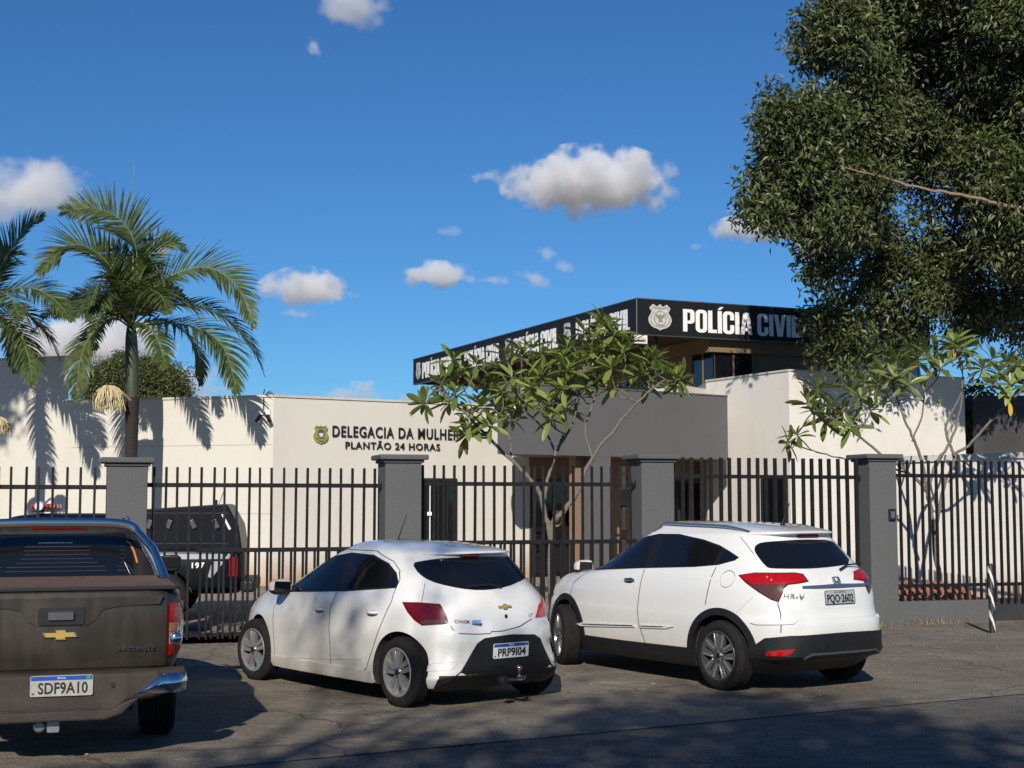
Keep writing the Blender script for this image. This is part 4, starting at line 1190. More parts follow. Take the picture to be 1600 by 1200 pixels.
def plate_brazil(root, F, s, w=.40, h=.13, new=True, dusty=False):  # dusty: darker plate colour that stands for shade
    """number plate, F at its lower left corner facing outwards"""
    f = M['plate_shaded'] if dusty else M['plate'] if new else M['plate_grey']
    mb = MB()
    r = .012
    out = arc(r, r, r, r, 180, 270, 3) + arc(w - r, r, r, r, 270, 360, 3) + arc(w - r, h - r, r, r, 0, 90, 3) + arc(r, h - r, r, r, 90, 180, 3)
    mb.prism(out, 0, .006, F)
    pl = mb.build('number_plate', f, root)
    bd = MB(); i = .005
    inn = [(p[0] * (w - 2 * i) / w + i, p[1] * (h - 2 * i) / h + i) for p in out]
    if new:
        b = MB(); b.prism([(i, h * .765), (w - i, h * .765), (w - i, h - i), (i, h - i)], .006, .008, F); b.build('blue_band', M['plate_blue'], pl)
        me = fit_text('BRASIL', .055, .012, .01, .0005); me.transform(Matrix.Translation((w * .5 - .0275, h * .83, .009))); place_text('band_lettering', me, F, M['plate'], pl)
        fl = MB(); fl.prism([(w - .045, h * .80), (w - .015, h * .80), (w - .015, h * .95), (w - .045, h * .95)], .008, .0095, F); fl.build('flag', flat('flag_green', (.02, .25, .12), var=0), pl)
        q = fit_text('BR', .018, .014, .02, .0005); q.transform(Matrix.Translation((.012, .012, .007))); place_text('country_mark', q, F, M['ink'], pl)
        me = fit_text(s, w * .79, h * .54, .018, .0015, 1.02)
        me.transform(Matrix.Translation((w * .125, h * .12, .008)))
    else:
        q = fit_text('GO  GOI\u00c2NIA', .16, .014, .01, .0005); q.transform(Matrix.Translation((w * .3, h * .80, .007))); place_text('town_lettering', q, F, M['ink'], pl)
        me = fit_text(s, w * .88, h * .58, .022, .0015, 1.0)
        me.transform(Matrix.Translation((w * .06, h * .12, .008)))
        edge = MB(); edge.prism(out, .006, .0075, F, 0, [[(p[0] * .975 + w * .0125, p[1] * .93 + h * .035) for p in out]]); edge.build('rim_line', M['ink'], pl)
    place_text('plate_characters', me, F, M['ink'], pl)
    return pl

def bowtie(w):
    h = w * .36
    P = [(.0, .12), (.36, .12), (.36, 0), (.64, 0), (.64, .12), (1.0, .12), (.93, .88 - .0), (.64, .88), (.64, 1.0), (.36, 1.0), (.36, .88), (-.0 - .0, .88)]
    P = [(0.02, .30), (.33, .30), (.36, .06), (.66, .06), (.63, .30), (1.0, .30), (.93, .72), (.66, .72), (.63, .96), (.33, .96), (.36, .72), (-.05, .72)]
    return [(x * w, y * h) for x, y in P]

# ---------------------------------------------------------------- the two white cars
def facing_frame(car, p, up=Vector((0, 0, 1)), off=0.0, shift=(0, 0)):
    """frame lying on the skin at local point p, x to the right as seen from outside, y up"""
    q, n, idx, d = car.bvh.find_nearest(p)
    n = car.normal(q, idx)
    u = up.cross(n).normalized(); v = n.cross(u)
    F = frame(q + n * off, u, v)
    return F @ Matrix.Translation((shift[0], shift[1], 0))

HRV_ROWS = [
 (.19, -.42, 3.25, .72, 6, 4), (.21, -.46, 3.33, .82, 6, 4), (.30, -.62, 3.39, .855, 6, 3.8), (.345, -.79, 3.43, .865, 5.4, 3.6), (.45, -.825, 3.46, .876, 4.8, 3.4),
 (.60, -.83, 3.46, .885, 4.6, 3.2), (.685, -.815, 3.45, .886, 4.6, 3.1), (.73, -.775, 3.43, .884, 4.6, 3.0), (.85, -.76, 3.38, .882, 4.6, 2.9),
 (.93, -.752, 3.28, .876, 4.5, 2.8), (.985, -.742, 3.12, .868, 4.5, 2.9), (1.03, -.728, 2.85, .858, 4.4, 3.1), (1.07, -.708, 2.45, .846, 4.4, 3.6),
 (1.11, -.68, 2.28, .828, 4.2, 3.6), (1.20, -.60, 2.08, .782, 4.2, 3.6), (1.30, -.50, 1.88, .728, 4.2, 3.6), (1.40, -.40, 1.64, .672, 4.2, 3.6),
 (1.475, -.335, 1.42, .625, 4.4, 3.6), (1.495, -.40, 1.34, .60, 4.4, 3.6), (1.52, -.39, 1.24, .565, 4.2, 3.4), (1.555, -.20, 1.04, .51, 3.8, 3.2), (1.585, .10, .85, .42, 3.2, 3), (1.603, .38, .66, .22, 2.6, 2.6), (1.605, .5, .55, .05, 2.2, 2.2)]
ONIX_ROWS_ = [
 (.17, -.38, 3.10, .74, 9, 4), (.19, -.41, 3.18, .82, 9, 4), (.265, -.50, 3.24, .84, 8, 3.8), (.31, -.565, 3.28, .843, 6, 3.6), (.48, -.585, 3.34, .846, 4.4, 3.4),
 (.60, -.59, 3.34, .853, 4.2, 3.2), (.68, -.575, 3.32, .853, 4.2, 3.1), (.735, -.545, 3.28, .851, 4.2, 3.0), (.82, -.525, 3.18, .848, 4.1, 2.8),
 (.88, -.51, 3.02, .842, 4.0, 2.8), (.93, -.49, 2.78, .832, 3.9, 2.9), (.97, -.47, 2.42, .82, 3.8, 3.2), (1.0, -.45, 2.22, .808, 3.7, 3.5),
 (1.08, -.385, 2.04, .765, 3.6, 3.6), (1.17, -.31, 1.84, .715, 3.6, 3.6), (1.27, -.225, 1.60, .66, 3.6, 3.6), (1.345, -.16, 1.39, .61, 3.8, 3.6),
 (1.365, -.215, 1.32, .585, 3.8, 3.6), (1.39, -.20, 1.22, .55, 3.6, 3.4), (1.42, -.03, 1.05, .49, 3.4, 3.2), (1.45, .22, .88, .40, 3, 3), (1.471, .42, .70, .22, 2.6, 2.6), (1.474, .5, .58, .05, 2.2, 2.2)]

ONIX_ROWS = [((z if z < .95 else .95 + (z - .95) * .93), *r) for z, *r in ONIX_ROWS_]

def wheel_arch(car, name, x, cz, r0, r1, mat, off, mirror=False, a0=-25, a1=205, kind='L'):
    P = [(x + r1 * math.cos(R(a)), 0, cz + r1 * math.sin(R(a))) for a in np.linspace(a0, a1, 40)]
    P += [(x + r0 * math.cos(R(a)), 0, cz + r0 * math.sin(R(a))) for a in np.linspace(a1, a0, 40)]
    P = [(p[0], p[1], max(p[2], .21)) for p in P]
    return car.patch(name, [(p[0], -p[1], p[2]) for p in P] if mirror else P, 'R' if mirror else 'L', off, mat, res=.06, skirt=.05)

def mirror_part(car, y, x, z, side, mats):
    m = empty('door_mirror', (x, y * side, z)); m.parent = car.root
    c = MB()
    bm = bmesh.new(); bmesh.ops.create_uvsphere(bm, u_segments=20, v_segments=12, radius=1)
    def f(v):
        sx, sy, sz = v.co
        a = lambda t, p: math.copysign(abs(t) ** p, t)
        return Vector((a(sx, .8) * .075 - (.02 if sx < 0 else 0) * 0, side * (.11 + a(sy, .62) * .115), .03 + a(sz, .7) * .078 * (1 - .12 * sy * side)))
    vs = [f(v) for v in bm.verts]
    for v in vs: v.x = max(v.x, -.045)
    fs = [tuple(v.index for v in fc.verts) for fc in bm.faces]
    low = [f_ for f_ in fs if sum(vs[i].z for i in f_) / len(f_) < .0]
    top = [f_ for f_ in fs if f_ not in low]
    c.add(vs, top, 0); c.add(vs, low, 1); bm.free()
    c.build('mirror_housing', mats, m, smooth=50)
    g = MB(); g.prism([(-.09, -.05), (.09, -.045), (.095, .045), (-.08, .055)], 0, .006, frame((-.047, side * .115, .035), (0, -1, 0), (0, 0, 1)))
    g.build('mirror_glass', M['glass'], m)
    a = MB(); a.tube([(0, -side * .04, -.03), (0, side * .05, .0)], [.03, .022], 8); a.build('mirror_arm', M['black_plastic'], m, smooth=50)
    return m

def handle(car, p, mat, L=.17, chrome=False, parent=None):
    q, n, idx, d = car.bvh.find_nearest(p); n = car.normal(q, idx)
    F = facing_frame(car, p)
    h = MB()
    pts = [F @ Vector((-L / 2 + L * t, 0, .012 + .022 * math.sin(math.pi * min(1, max(0, t * 1.0))) )) for t in np.linspace(0, 1, 9)]
    h.tube(pts, [.010, .014, .016, .016, .016, .016, .016, .014, .010], 10)
    o = h.build('door_handle', mat, parent if parent is not None else car.root, smooth=60)
    d_ = MB(); d_.prism([(x * .055, y * .028 - .004) for x, y in [(math.cos(a), math.sin(a)) for a in np.linspace(0, 2 * math.pi, 17)[:-1]]], -.002, .003, F)
    d_.build('handle_recess', M['gap'] if chrome else M['recess'], o)
    return o

M['recess_dark'] = flat('recess_dark', (.06, .06, .062), rough=.5, var=.1)
M['recess'] = flat('recess', (0.45, 0.45, 0.45), rough=0.4, var=0)

def sub(car, P): return [car.px(x, y) for x, y in P]

M['lens_clear_red'] = flat('lens_clear_red', (.50, .03, .035), rough=.2, coat=.3, var=.2)
M['alloy_mid'] = flat('alloy_mid', (.22, .225, .235), rough=.3, metal=.7, coat=.3, var=.05)
# ---- compact crossover, parked right
def make_hrv():
    root = empty('parked_car', label='white compact crossover with black lower cladding and plate PQO-2602, parked before the gate', cat='car', group='white cars parked nose-in at the fence')
    head = 33.6; h = R(head)
    fwd = Vector((-math.sin(h), math.cos(h), 0)); lft = Vector((-math.cos(h), -math.sin(h), 0))
    g = ground_at(1130, 1079); org = Vector((g.x, g.y, 0)) - lft * .80
    car = Car(root, org, head, HRV_ROWS, 1.25, taper_r=.06, taper_f=.10)
    W = M['white_paint']; B = M['black_plastic']
    body = car.build_body('body', (W, M['gap'], B), (0, 2.61), .385, .48, .345, dark=lambda c: c.z < .375)
    PX = lambda *P: sub(car, P)
    for mir in (False, True):
        K = 'R' if mir else 'L'
        flip = lambda P: [(p[0], -p[1], p[2]) for p in P] if mir else P
        # glasshouse: one black surround, three panes
        ds = flip(PX((927, 891), (945, 873), (975, 850), (1003, 839), (1030, 834), (1062, 834.5), (1100, 843), (1125, 852), (1140, 861), (1155, 871), (1148, 876), (1122, 883), (1085, 886), (1000, 888)))
        # keep below the roof edge
        sur = car.patch('window_surround', ds, K, .003, M['seal'], res=.05)
        for nm, P in (('front_side_window', PX((930, 889), (947, 873), (976, 852), (1004, 841), (1024, 837), (1008, 886))),
                      ('rear_side_window', PX((1023, 886), (1038, 836.5), (1062, 837), (1100, 846), (1128, 857), (1122, 870), (1117, 881), (1085, 884.5))),
                      ('quarter_window', PX((1124, 880.5), (1132, 860), (1142, 865), (1153, 871.5), (1146, 875.5)))):
            car.patch(nm, flip(P), K, .006, M['glass'], res=.05)
        # door gaps
        def line(P, nm='door_gap'): return car.strip(nm, flip(P), K, .009, .0012, M['gap'])
        line(PX((1008, 889), (999, 925), (996, 950), (998, 975), (1008, 1004)))
        line(PX((920, 893), (897, 910), (891, 930), (891, 955), (898, 998)))
        line(PX((1119, 886), (1108, 915), (1102, 945)))
        for P in (PX((902, 974.5), (912, 972), (993, 975.5), (993, 979.5), (908, 978)), PX((1001, 976), (1038, 977.5), (1053, 979), (1040, 982), (1002, 980.5))):
            car.patch('door_moulding', flip(P), K, .014, W, res=.04)
        for P in (PX((912, 974), (990, 976.5), (990, 978), (912, 975.6)), PX((1003, 977), (1038, 978.3), (1038, 979.6), (1003, 978.6))):
            car.patch('moulding_strip', flip(P), K, .017, M['chrome'], res=.04)
        for x in (0, 2.61):
            wheel_arch(car, 'arch_cladding', x, .345, .375, .445, B, .012, mir)
        sill = [(.39, 0, .20), (.40, 0, .30), (.46, 0, .375), (2.12, 0, .36), (2.22, 0, .30), (2.24, 0, .20)]
        car.patch('sill_cladding', flip(sill), K, .010, B, res=.06)
        sg = -1 if mir else 1
        hp = PX((985, 906))[0]; hp = Vector((hp.x, hp.y * sg, hp.z))
        handle(car, hp, M['chrome'], chrome=True)
        mp = PX((922, 887))[0]
        mirror_part(car, abs(mp.y) + .005, mp.x - .03, mp.z, sg, [W, B])
        # roof rails
        rr = MB(); rp = []
        for t in np.linspace(0, 1, 24):
            x = -.08 + t * 1.55
            hh = car.bvh.ray_cast(Vector((x, sg * (.50 + .03 * math.sin(math.pi * t)), 3)), Vector((0, 0, -1)))[0]
            if hh is None: continue
            rp.append((hh.x, hh.y, hh.z + .004 + .030 * min(1, 5 * t, 5 * (1 - t))))
        rr.tube(rp, .014, 8); rr.build('roof_rail', M['satin'], root, smooth=60)
        # tail lamp: red upper bar and smoky lower wedge
        up = flip(PX((1156, 900), (1180, 896.5), (1240, 896.5), (1252, 898), (1260, 908), (1245, 911), (1232, 912), (1215, 916), (1180, 916), (1168, 909)))
        lo = flip(PX((1174, 913), (1232, 911.5), (1225, 917), (1222, 925), (1215, 939), (1205, 935), (1186, 923)))
        RL = PX((1333, 893), (1343, 886), (1357, 893), (1360, 912), (1357, 928), (1352, 917), (1349, 908), (1333, 906))
        tl = car.patch('tail_lamp', RL, 'W', .008, M['lens_dark'], res=.03) if mir else car.patch('tail_lamp', flip(PX((1154, 899), (1180, 895), (1241, 895), (1254, 897), (1263, 909), (1246, 912.5), (1232, 914), (1226, 919), (1217, 941), (1205, 937), (1184, 924), (1166, 911))), 'W', .008, M['lens_dark'], res=.03)
        car.patch('red_lens', PX((1334, 894), (1343, 887.5), (1355, 893.5), (1357, 906), (1334, 905)) if mir else up, 'W', .012, M['lens_red'], tl, res=.03)
        car.patch('clear_lens', PX((1351, 908), (1357, 908), (1357, 924), (1353, 916)) if mir else lo, 'W', .0135, M['lens_smoke'], tl, res=.03)
        for i in range(0 if mir else 9):
            c = PX((1186 + i * 6.5, 903 + (i % 2) * 4))[0]; c = Vector((c.x, c.y * sg, c.z))
            F = facing_frame(car, c); d = MB(); d.prism(arc(0, 0, .009, .011, 0, 324, 9), .011, .015, F); d.build('lamp_bulb', M['lens_clear' if i in (2, 3) else 'lens_red'], tl)
        car.patch('reflector', flip(PX((1200, 1018), (1243, 1013.5), (1237, 1021), (1228, 1024.5), (1197, 1025))), 'W', .018, M['lens_red'], res=.03)
        car.patch('bumper_moulding', flip(PX((1173, 973), (1182, 968), (1240, 968.5), (1246, 971), (1240, 975.5), (1182, 976))), 'W', .014, W, res=.03)
        # gaps round the tailgate
        car.strip('tailgate_gap', flip(PX((1215, 942), (1220, 960), (1220, 989))), 'W', .008, .0012, M['gap'])
        car.strip('tailgate_gap', flip(PX((1157, 839), (1166, 850), (1178, 866))), 'W', .007, .0012, M['gap'])
        car.strip('bumper_gap', flip(PX((1177, 933), (1160, 948), (1150, 958))), K, .005, .0010, M['recess'])
        # wheels
        sp = {'n': 5, 'rot': .35, 'polys': [
            ([(.10, -.17), (.94, -.36), (.97, -.07), (.14, -.012)], -.05, -.010, 1),
            ([(.10, .17), (.14, .012), (.97, .07), (.94, .36)], -.05, -.010, 1),
            ([(.30, -.19), (.90, -.33), (.92, -.26), (.34, -.13)], -.012, -.006, 0), ([(.30, .19), (.34, .13), (.92, .26), (.90, .33)], -.012, -.006, 0),
            ([(.86, -.30), (.97, -.30), (.99, 0), (.97, .30), (.86, .30), (.90, 0)], -.04, -.010, 1)]}
        for x in (0, 2.61):
            wheel(root, 'wheel', x, sg * .765, .334, .205, .236, sp, (M['alloy_dark'], M['alloy'], M['alloy_mid']), sg, steer=R(-24) if x > 1 else 0)
    # rear black bumper, wrapped round the tail
    lb = PX((1171, 1000), (1190, 996), (1203, 990), (1216, 988.5), (1240, 989), (1290, 985), (1330, 981))
    pts = [(p.x, p.y, p.z) for p in lb]
    top = [(-.30, .87, .42)] + pts[1:6]
    z6 = pts[5][2]
    L = [(-.37, .86, .195), (-.38, .87, .40), (-.50, .85, .45), (-.62, .80, .535), (-.74, .62, .565), (-.82, .3, .575), (-.83, 0, .578)]
    loop = L + [(p[0], -p[1], p[2]) for p in reversed(L[:-1])]
    bump = car.patch('lower_bumper', loop, 'W', .012, B, res=.07, skirt=.04)
    car.strip('bumper_lip', [(-.8, .50, .36), (-.8, .42, .395), (-.8, -.42, .395), (-.8, -.50, .36)], 'B', .014, .024, M['recess_dark'], bump)
    # rear screen, spoiler lamp, handle bar, emblem, lettering, plate
    RW = [(1181, 852), (1190, 847.5), (1215, 845.5), (1250, 843.2), (1298, 843.5), (1312, 857), (1331, 880.5), (1300, 886), (1270, 888.5), (1240, 889), (1205, 888.5), (1197, 886), (1181, 865), (1178.5, 858)]
    rw_ = [(-.335, .55, 1.43), (-.31, .28, 1.475), (-.31, 0, 1.478), (-.31, -.28, 1.475), (-.335, -.55, 1.43), (-.40, -.60, 1.36), (-.62, -.70, 1.175), (-.68, -.55, 1.13), (-.69, 0, 1.115), (-.68, .55, 1.13), (-.62, .70, 1.175), (-.40, .60, 1.36)]
    rw = [(p.x, p.y, p.z) for p in sub(car, RW)]
    rs = car.patch('rear_window', rw, 'W', .004, M['seal'], res=.06, smooth=1)
    rw2 = [(p[0], p[1] * .985, (p[2] - 1.3) * .96 + 1.3) for p in rw]
    rs2 = car.patch('rear_glass', rw2, 'W', .006, M['glass'], rs, res=.05, smooth=1)
    wp = MB(); a = facing_frame(car, Vector((-.66, -.12, 1.15)), off=.02)
    wp.tube([a @ Vector(v) for v in ((0, 0, 0), (.12, .045, .012), (.34, .06, .008))], [.014, .009, .006], 8); wp.build('rear_wiper', M['black_plastic'], rs, smooth=50)
    F = facing_frame(car, PX((1261, 838))[0]); mb = MB(); mb.prism([(-.14, -.014), (.14, -.014), (.135, .014), (-.135, .014)], -.02, .022, F); mb.build('brake_light', M['lens_dark'], root, bevel=.005)
    bar = car.patch('tailgate_trim', [(-.72, .44, .995), (-.74, 0, .990), (-.72, -.44, .995), (-.72, -.44, 1.012), (-.74, 0, 1.022), (-.72, .44, 1.012)], 'B', .022, M['satin'], res=.04)
    # emblem: rounded frame with an H in it
    F = facing_frame(car, Vector((-.75, 0, 1.055)), off=.006)
    e = MB()
    o_ = [(-.048, .045), (-.052, 0), (-.030, -.042), (.030, -.042), (.052, 0), (.048, .045), (.02, .052), (-.02, .052)]
    i_ = [(x * .84, y * .84) for x, y in o_]
    e.prism(o_, 0, .008, F, 0, [i_])
    e.prism([(-.034, .036), (-.018, .036), (-.014, .006), (.014, .006), (.018, .036), (.034, .036), (.022, -.032), (.010, -.032), (.012, -.008), (-.012, -.008), (-.010, -.032), (-.022, -.032)], 0, .010, F)
    e.build('emblem', M['chrome'], root)
    p = PX((1224, 935))[0]
    F = facing_frame(car, p, off=.003)
    me = fit_text('HR-V', .20, .042, .015, .002, 1.12, shear=.15); place_text('model_lettering', me, F, M['seal'], root)
    F = facing_frame(car, Vector((-.76, 0, .90)), off=.012)
    rec = car.patch('plate_recess', [(-.75, .42, .985), (-.75, -.42, .985), (-.75, -.34, .83), (-.75, -.24, .80), (-.75, .24, .80), (-.75, .34, .83)], 'B', .0015, M['white_paint'], res=.06)
    plate_brazil(root, F @ Matrix.Translation((-.20, -.062, 0)), 'PQO\u00b72602', new=False)
    fc = PX((1137, 904))[0]
    F = facing_frame(car, fc, off=0)
    q = MB(); q.prism(arc(0, 0, .088, .088, 0, 348.75, 31), -.01, .0015, F, 0, [arc(0, 0, .083, .083, 0, 348.75, 31)]); q.build('fuel_flap', M['recess'], root)
    an = MB(); hz = car.bvh.ray_cast(Vector((-.02, 0, 3)), Vector((0, 0, -1)))[0]
    an.tube([hz, hz + Vector((-.0, 0, .03)), hz + Vector((-.10, 0, .22))], [.03, .008, .004], 8); an.build('aerial', M['black_plastic'], root, smooth=50)
    # head lamp end and exhaust hints
    hl = [(3.12, .80, .86), (3.38, .60, .80), (3.36, .62, .70), (3.10, .84, .76)]
    for mir in (False, True):
        P = [(p[0], -p[1], p[2]) for p in hl] if mir else hl
        car.patch('headlamp', P, 'R' if mir else 'L', .006, M['lens_clear'], res=.04)
    ub = MB(); ub.box(-.25, 3.2, -.6, .6, .17, .24); ub.build('underbody', M['gap'], root)
    return car

# ---- small hatchback, parked left of it
def make_onix():
    root = empty('parked_car', label='white small hatchback with tow ball and blue-topped plate PRP9I04, dappled with shade', cat='car', group='white cars parked nose-in at the fence')
    head = 39.4; h = R(head)
    lft = Vector((-math.cos(h), -math.sin(h), 0))
    g = ground_at(624, 1106); org = Vector((g.x, g.y, 0)) - lft * .775
    car = Car(root, org, head, ONIX_ROWS, 1.2, taper_r=.07, taper_f=.09)
    W = M['white_paint']; B = M['black_plastic']
    car.build_body('body', (W, M['gap'], B), (0, 2.528), .345, .46, .32, dark=lambda c: c.z < .31 and abs(c.y) < .68 and c.x < -.3)
    PX = lambda *P: sub(car, P)
    for mir in (False, True):
        K = 'R' if mir else 'L'; sg = -1 if mir else 1
        flip = lambda P: [(p[0], -p[1], p[2]) for p in P] if mir else P
        sur = flip(PX((452, 925), (462, 906), (490, 880), (520, 868), (550, 863.5), (585, 867), (608, 880), (620, 895), (623, 910), (619, 919), (540, 924)))
        car.patch('window_surround', sur, K, .003, M['seal'], res=.05)
        for nm, P in (('front_side_window', PX((458, 922.5), (466, 905), (492, 882), (520, 871), (541, 867), (526, 920.5))),
                      ('rear_side_window', PX((540, 920.5), (557, 866.5), (583, 870), (603, 881), (611, 893), (605, 917))),
                      ('quarter_window', PX((608, 916.5), (614, 895), (620, 905), (618, 915.5)))):
            car.patch(nm, flip(P), K, .006, M['glass'], res=.05)
        def line(P, nm='door_gap', w=.008): return car.strip(nm, flip(P), K, w, .0012, M['gap'])
        line(PX((527, 925), (516, 950), (514, 980), (517, 1042)))
        line(PX((440, 929), (428, 950), (427, 985), (434, 1040)))
        line(PX((624, 893), (625, 905), (612, 940), (598, 970), (585, 1005), (572, 1045), (565, 1049), (500, 1042), (436, 1034)))
        car.strip('roof_seam', flip(PX((452, 895), (490, 868), (540, 855.5), (590, 861), (615, 877), (626, 893))), K, .006, .0012, M['gap'])
        car.patch('door_crease', flip(PX((440, 1027), (560, 1031), (566, 1028.5), (500, 1029), (440, 1024.5))), K, .006, W, res=.04)
        car.patch('sill_skirt', flip([(.36, 0, .19), (.36, 0, .29), (2.14, 0, .29), (2.16, 0, .19)]), K, .012, W, res=.07)
        for q in ((501, 951.5), (583, 957)):
            hp = PX(q)[0]; handle(car, Vector((hp.x, hp.y * sg, hp.z)), W, .15)
        mp = PX((452, 921))[0]
        mirror_part(car, abs(mp.y) + .005, mp.x - .02, mp.z, sg, [W, B])
        # tail lamps
        P = PX((629, 941), (655, 941.5), (688, 944), (697, 958), (702, 975), (680, 976), (660, 977.5), (648, 969), (637, 956))
        if mir: P = PX((836, 965), (841, 945), (846, 930), (858, 925), (865, 935), (868, 956), (855, 960)); flip0 = flip; flip = lambda Q: Q
        tl = car.patch('tail_lamp', flip(P), 'W', .009, M['lens_dark' if not mir else 'lens_red'], res=.03)  # left lens darker than the right: its shade put into the colour
        P2 = PX((656, 970), (700, 968), (701.5, 974), (680, 975), (661, 976))
        if mir:
            car.patch('lens_edge', PX((837, 964), (842, 945), (847, 931), (851, 930), (845, 963)), 'W', .012, M['lens_clear_red'], tl, res=.03); flip = flip0
        else: car.patch('clear_lens', flip(P2), 'W', .012, M['lens_smoke'], tl, res=.03)
        car.patch('bumper_vent', flip(PX((669, 1040), (676, 1036), (714, 1034), (712, 1040), (706, 1047), (667, 1049))), 'W', .006, W, res=.03)
        car.strip('vent_line', flip(PX((668, 1047), (671, 1040), (678, 1036.5), (714, 1034.5))), 'W', .006, .008, M['recess'])
        car.strip('tailgate_gap', flip(PX((664, 911), (659, 941))), 'W', .006, .0012, M['gap'])
        car.strip('tailgate_gap', PX((766, 990), (768, 987), (786, 986), (812, 979), (831, 967)) if mir else PX((703, 976), (707, 984), (718, 990), (745, 991), (766, 990)), 'W', .008, .0012, M['gap'])
        s5 = []
        for k, (a, b) in enumerate(((-.26, -.04), (.04, .26))):
            m = (a + b) / 2
            s5.append(([(.14, m * .5 - .05), (.55, a * .8), (.95, a * 1.25), (.97, b * 1.15), (.55, b * .8), (.14, m * .5 + .05)], -.05, -.010, 0))
        s5.append(([(.55, -.03), (.97, -.05), (.97, .05), (.55, .03)], -.05, -.030, 1))
        for x in (0, 2.528):
            wheel(root, 'wheel', x, sg * (.72 if x == 0 else .745), .31, .178, .212, {'n': 5, 'rot': .2, 'polys': s5}, (M['alloy'], M['alloy'], M['alloy_dark']), sg, steer=R(4) if x > 1 else 0)
    # black diffuser
    D = [(-.50, .66, .20), (-.54, .62, .30), (-.585, .40, .60), (-.585, .30, .635), (-.59, 0, .65), (-.585, -.30, .635), (-.585, -.40, .60), (-.54, -.62, .30), (-.50, -.80, .30), (-.45, -.80, .19), (-.50, 0, .19), (-.40, .80, .19), (-.46, .80, .22)]
    D = [(-.38, .70, .175), (-.45, .67, .24), (-.56, .60, .29), (-.575, .52, .35), (-.59, .36, .58), (-.59, .28, .62), (-.59, 0, .635)]
    loop = D + [(p[0], -p[1], p[2]) for p in reversed(D[:-1])]
    df = car.patch('lower_bumper', loop, 'W', .011, B, res=.06, skirt=.03)
    rw = [(p.x, p.y, p.z) for p in sub(car, [(644, 880), (660, 876.5), (690, 872.5), (730, 870), (796, 869.5), (810, 880), (821, 898), (812, 908), (792, 917), (765, 922), (735, 922), (700, 916), (672, 908), (655, 897)])]
    rs = car.patch('rear_window', rw, 'W', .004, M['seal'], res=.06, smooth=1)
    rs2 = car.patch('rear_glass', [(p[0], p[1] * .985, (p[2] - 1.14) * .96 + 1.14) for p in rw], 'W', .006, M['glass'], rs, res=.05, smooth=1)
    wp = MB(); a = facing_frame(car, Vector((-.42, -.02, 1.035)), off=.02)
    wp.tube([a @ Vector(v) for v in ((0, 0, 0), (-.12, .02, .012), (-.38, .02, .008))], [.014, .009, .006], 8); wp.build('rear_wiper', M['black_plastic'], rs, smooth=50)
    F = facing_frame(car, PX((735, 866.5))[0]); mb = MB(); mb.prism([(-.10, -.013), (.10, -.013), (.095, .013), (-.095, .013)], -.02, .02, F); mb.build('brake_light', M['lens_dark'], root, bevel=.005)
    F = facing_frame(car, Vector((-.52, 0, .875)), off=.006)
    e = MB(); w = .15
    e.prism([(x - w / 2, y - .027) for x, y in bowtie(w)], 0, .006, F); o = e.build('emblem', M['chrome'], root)
    e = MB(); e.prism([(x * .9 - w * .45, y * .82 - .022) for x, y in bowtie(w)], .006, .008, F); e.build('emblem_face', M['gold'], o)
    F = facing_frame(car, Vector((-.53, 0, .79)), off=.001)
    l = MB(); l.prism(arc(0, 0, .016, .019, 0, 342, 19), 0, .004, F); l.build('tailgate_lock', M['seal'], root)
    p = PX((710, 974))[0]; F = facing_frame(car, p, off=.003)
    place_text('model_lettering', fit_text('ONIX', .135, .028, .012, .002, 1.08), F, M['seal'], root)
    s = MB(); s.prism([(.15, -.004), (.23, -.004), (.238, .026), (.158, .026)], 0, .002, F); bb = s.build('blue_badge', M['sky_blue'], root)
    p = PX((826, 963))[0]; F = facing_frame(car, p, off=.003)
    place_text('trim_lettering', fit_text('LT', .05, .026, .02, .002, 1.0), F, M['chrome'], root)
    F = facing_frame(car, Vector((-.60, 0, .50)), off=.014)
    plate_brazil(root, F @ Matrix.Translation((-.20, -.065, 0)), 'PRP9I04')
    # tow ball on its bar
    t = MB(); t.bar((-.40, -.02, .235), (-.72, -.02, .26), .05, .03); t.box(-.74, -.62, -.06, .04, .255, .285); th = t.build('tow_bar', M['chrome'], root, bevel=.006)
    b = MB(); b.tube([(-.69, -.02, .28), (-.69, -.02, .33)], .012, 10)
    b.lathe([(0.001, .375), (.014, .373), (.024, .36), (.026, .350), (.022, .335), (.012, .326)], 20, 0, Matrix.Translation((-.69, -.02, 0)), axis='Z'); b.build('tow_ball', M['gold_chrome'], th, smooth=60)
    k = MB(); k.lathe([(0.001, -.70), (.03, -.70), (.045, -.69), (.045, -.64)], 18, 0, Matrix(((0, 1, 0, 0), (1, 0, 0, .14), (0, 0, 1, .25), (0, 0, 0, 1)))); k.build('trailer_socket', M['black_plastic'], th, smooth=40)
    an = MB(); hz = car.bvh.ray_cast(Vector((1.15, 0, 3)), Vector((0, 0, -1)))[0]
    an.tube([hz, hz + Vector((-.15, 0, .25))], [.006, .003], 6); an.build('aerial', M['black_plastic'], root, smooth=50)
    hl = [(3.0, .80, .84), (3.24, .62, .78), (3.28, .62, .66), (3.12, .78, .66), (2.95, .83, .76)]
    for mir in (False, True):
        P = [(p[0], -p[1], p[2]) for p in hl] if mir else hl
        car.patch('headlamp', P, 'R' if mir else 'L', .006, M['glass'], res=.04)
    ub = MB(); ub.box(-.2, 3.0, -.6, .6, .15, .22); ub.build('underbody', M['gap'], root)
    return car

M['gold_chrome'] = flat('gold_chrome', (0.8, 0.62, 0.42), rough=0.15, metal=1.0, var=0.05)
hrv = make_hrv()
onix = make_onix()

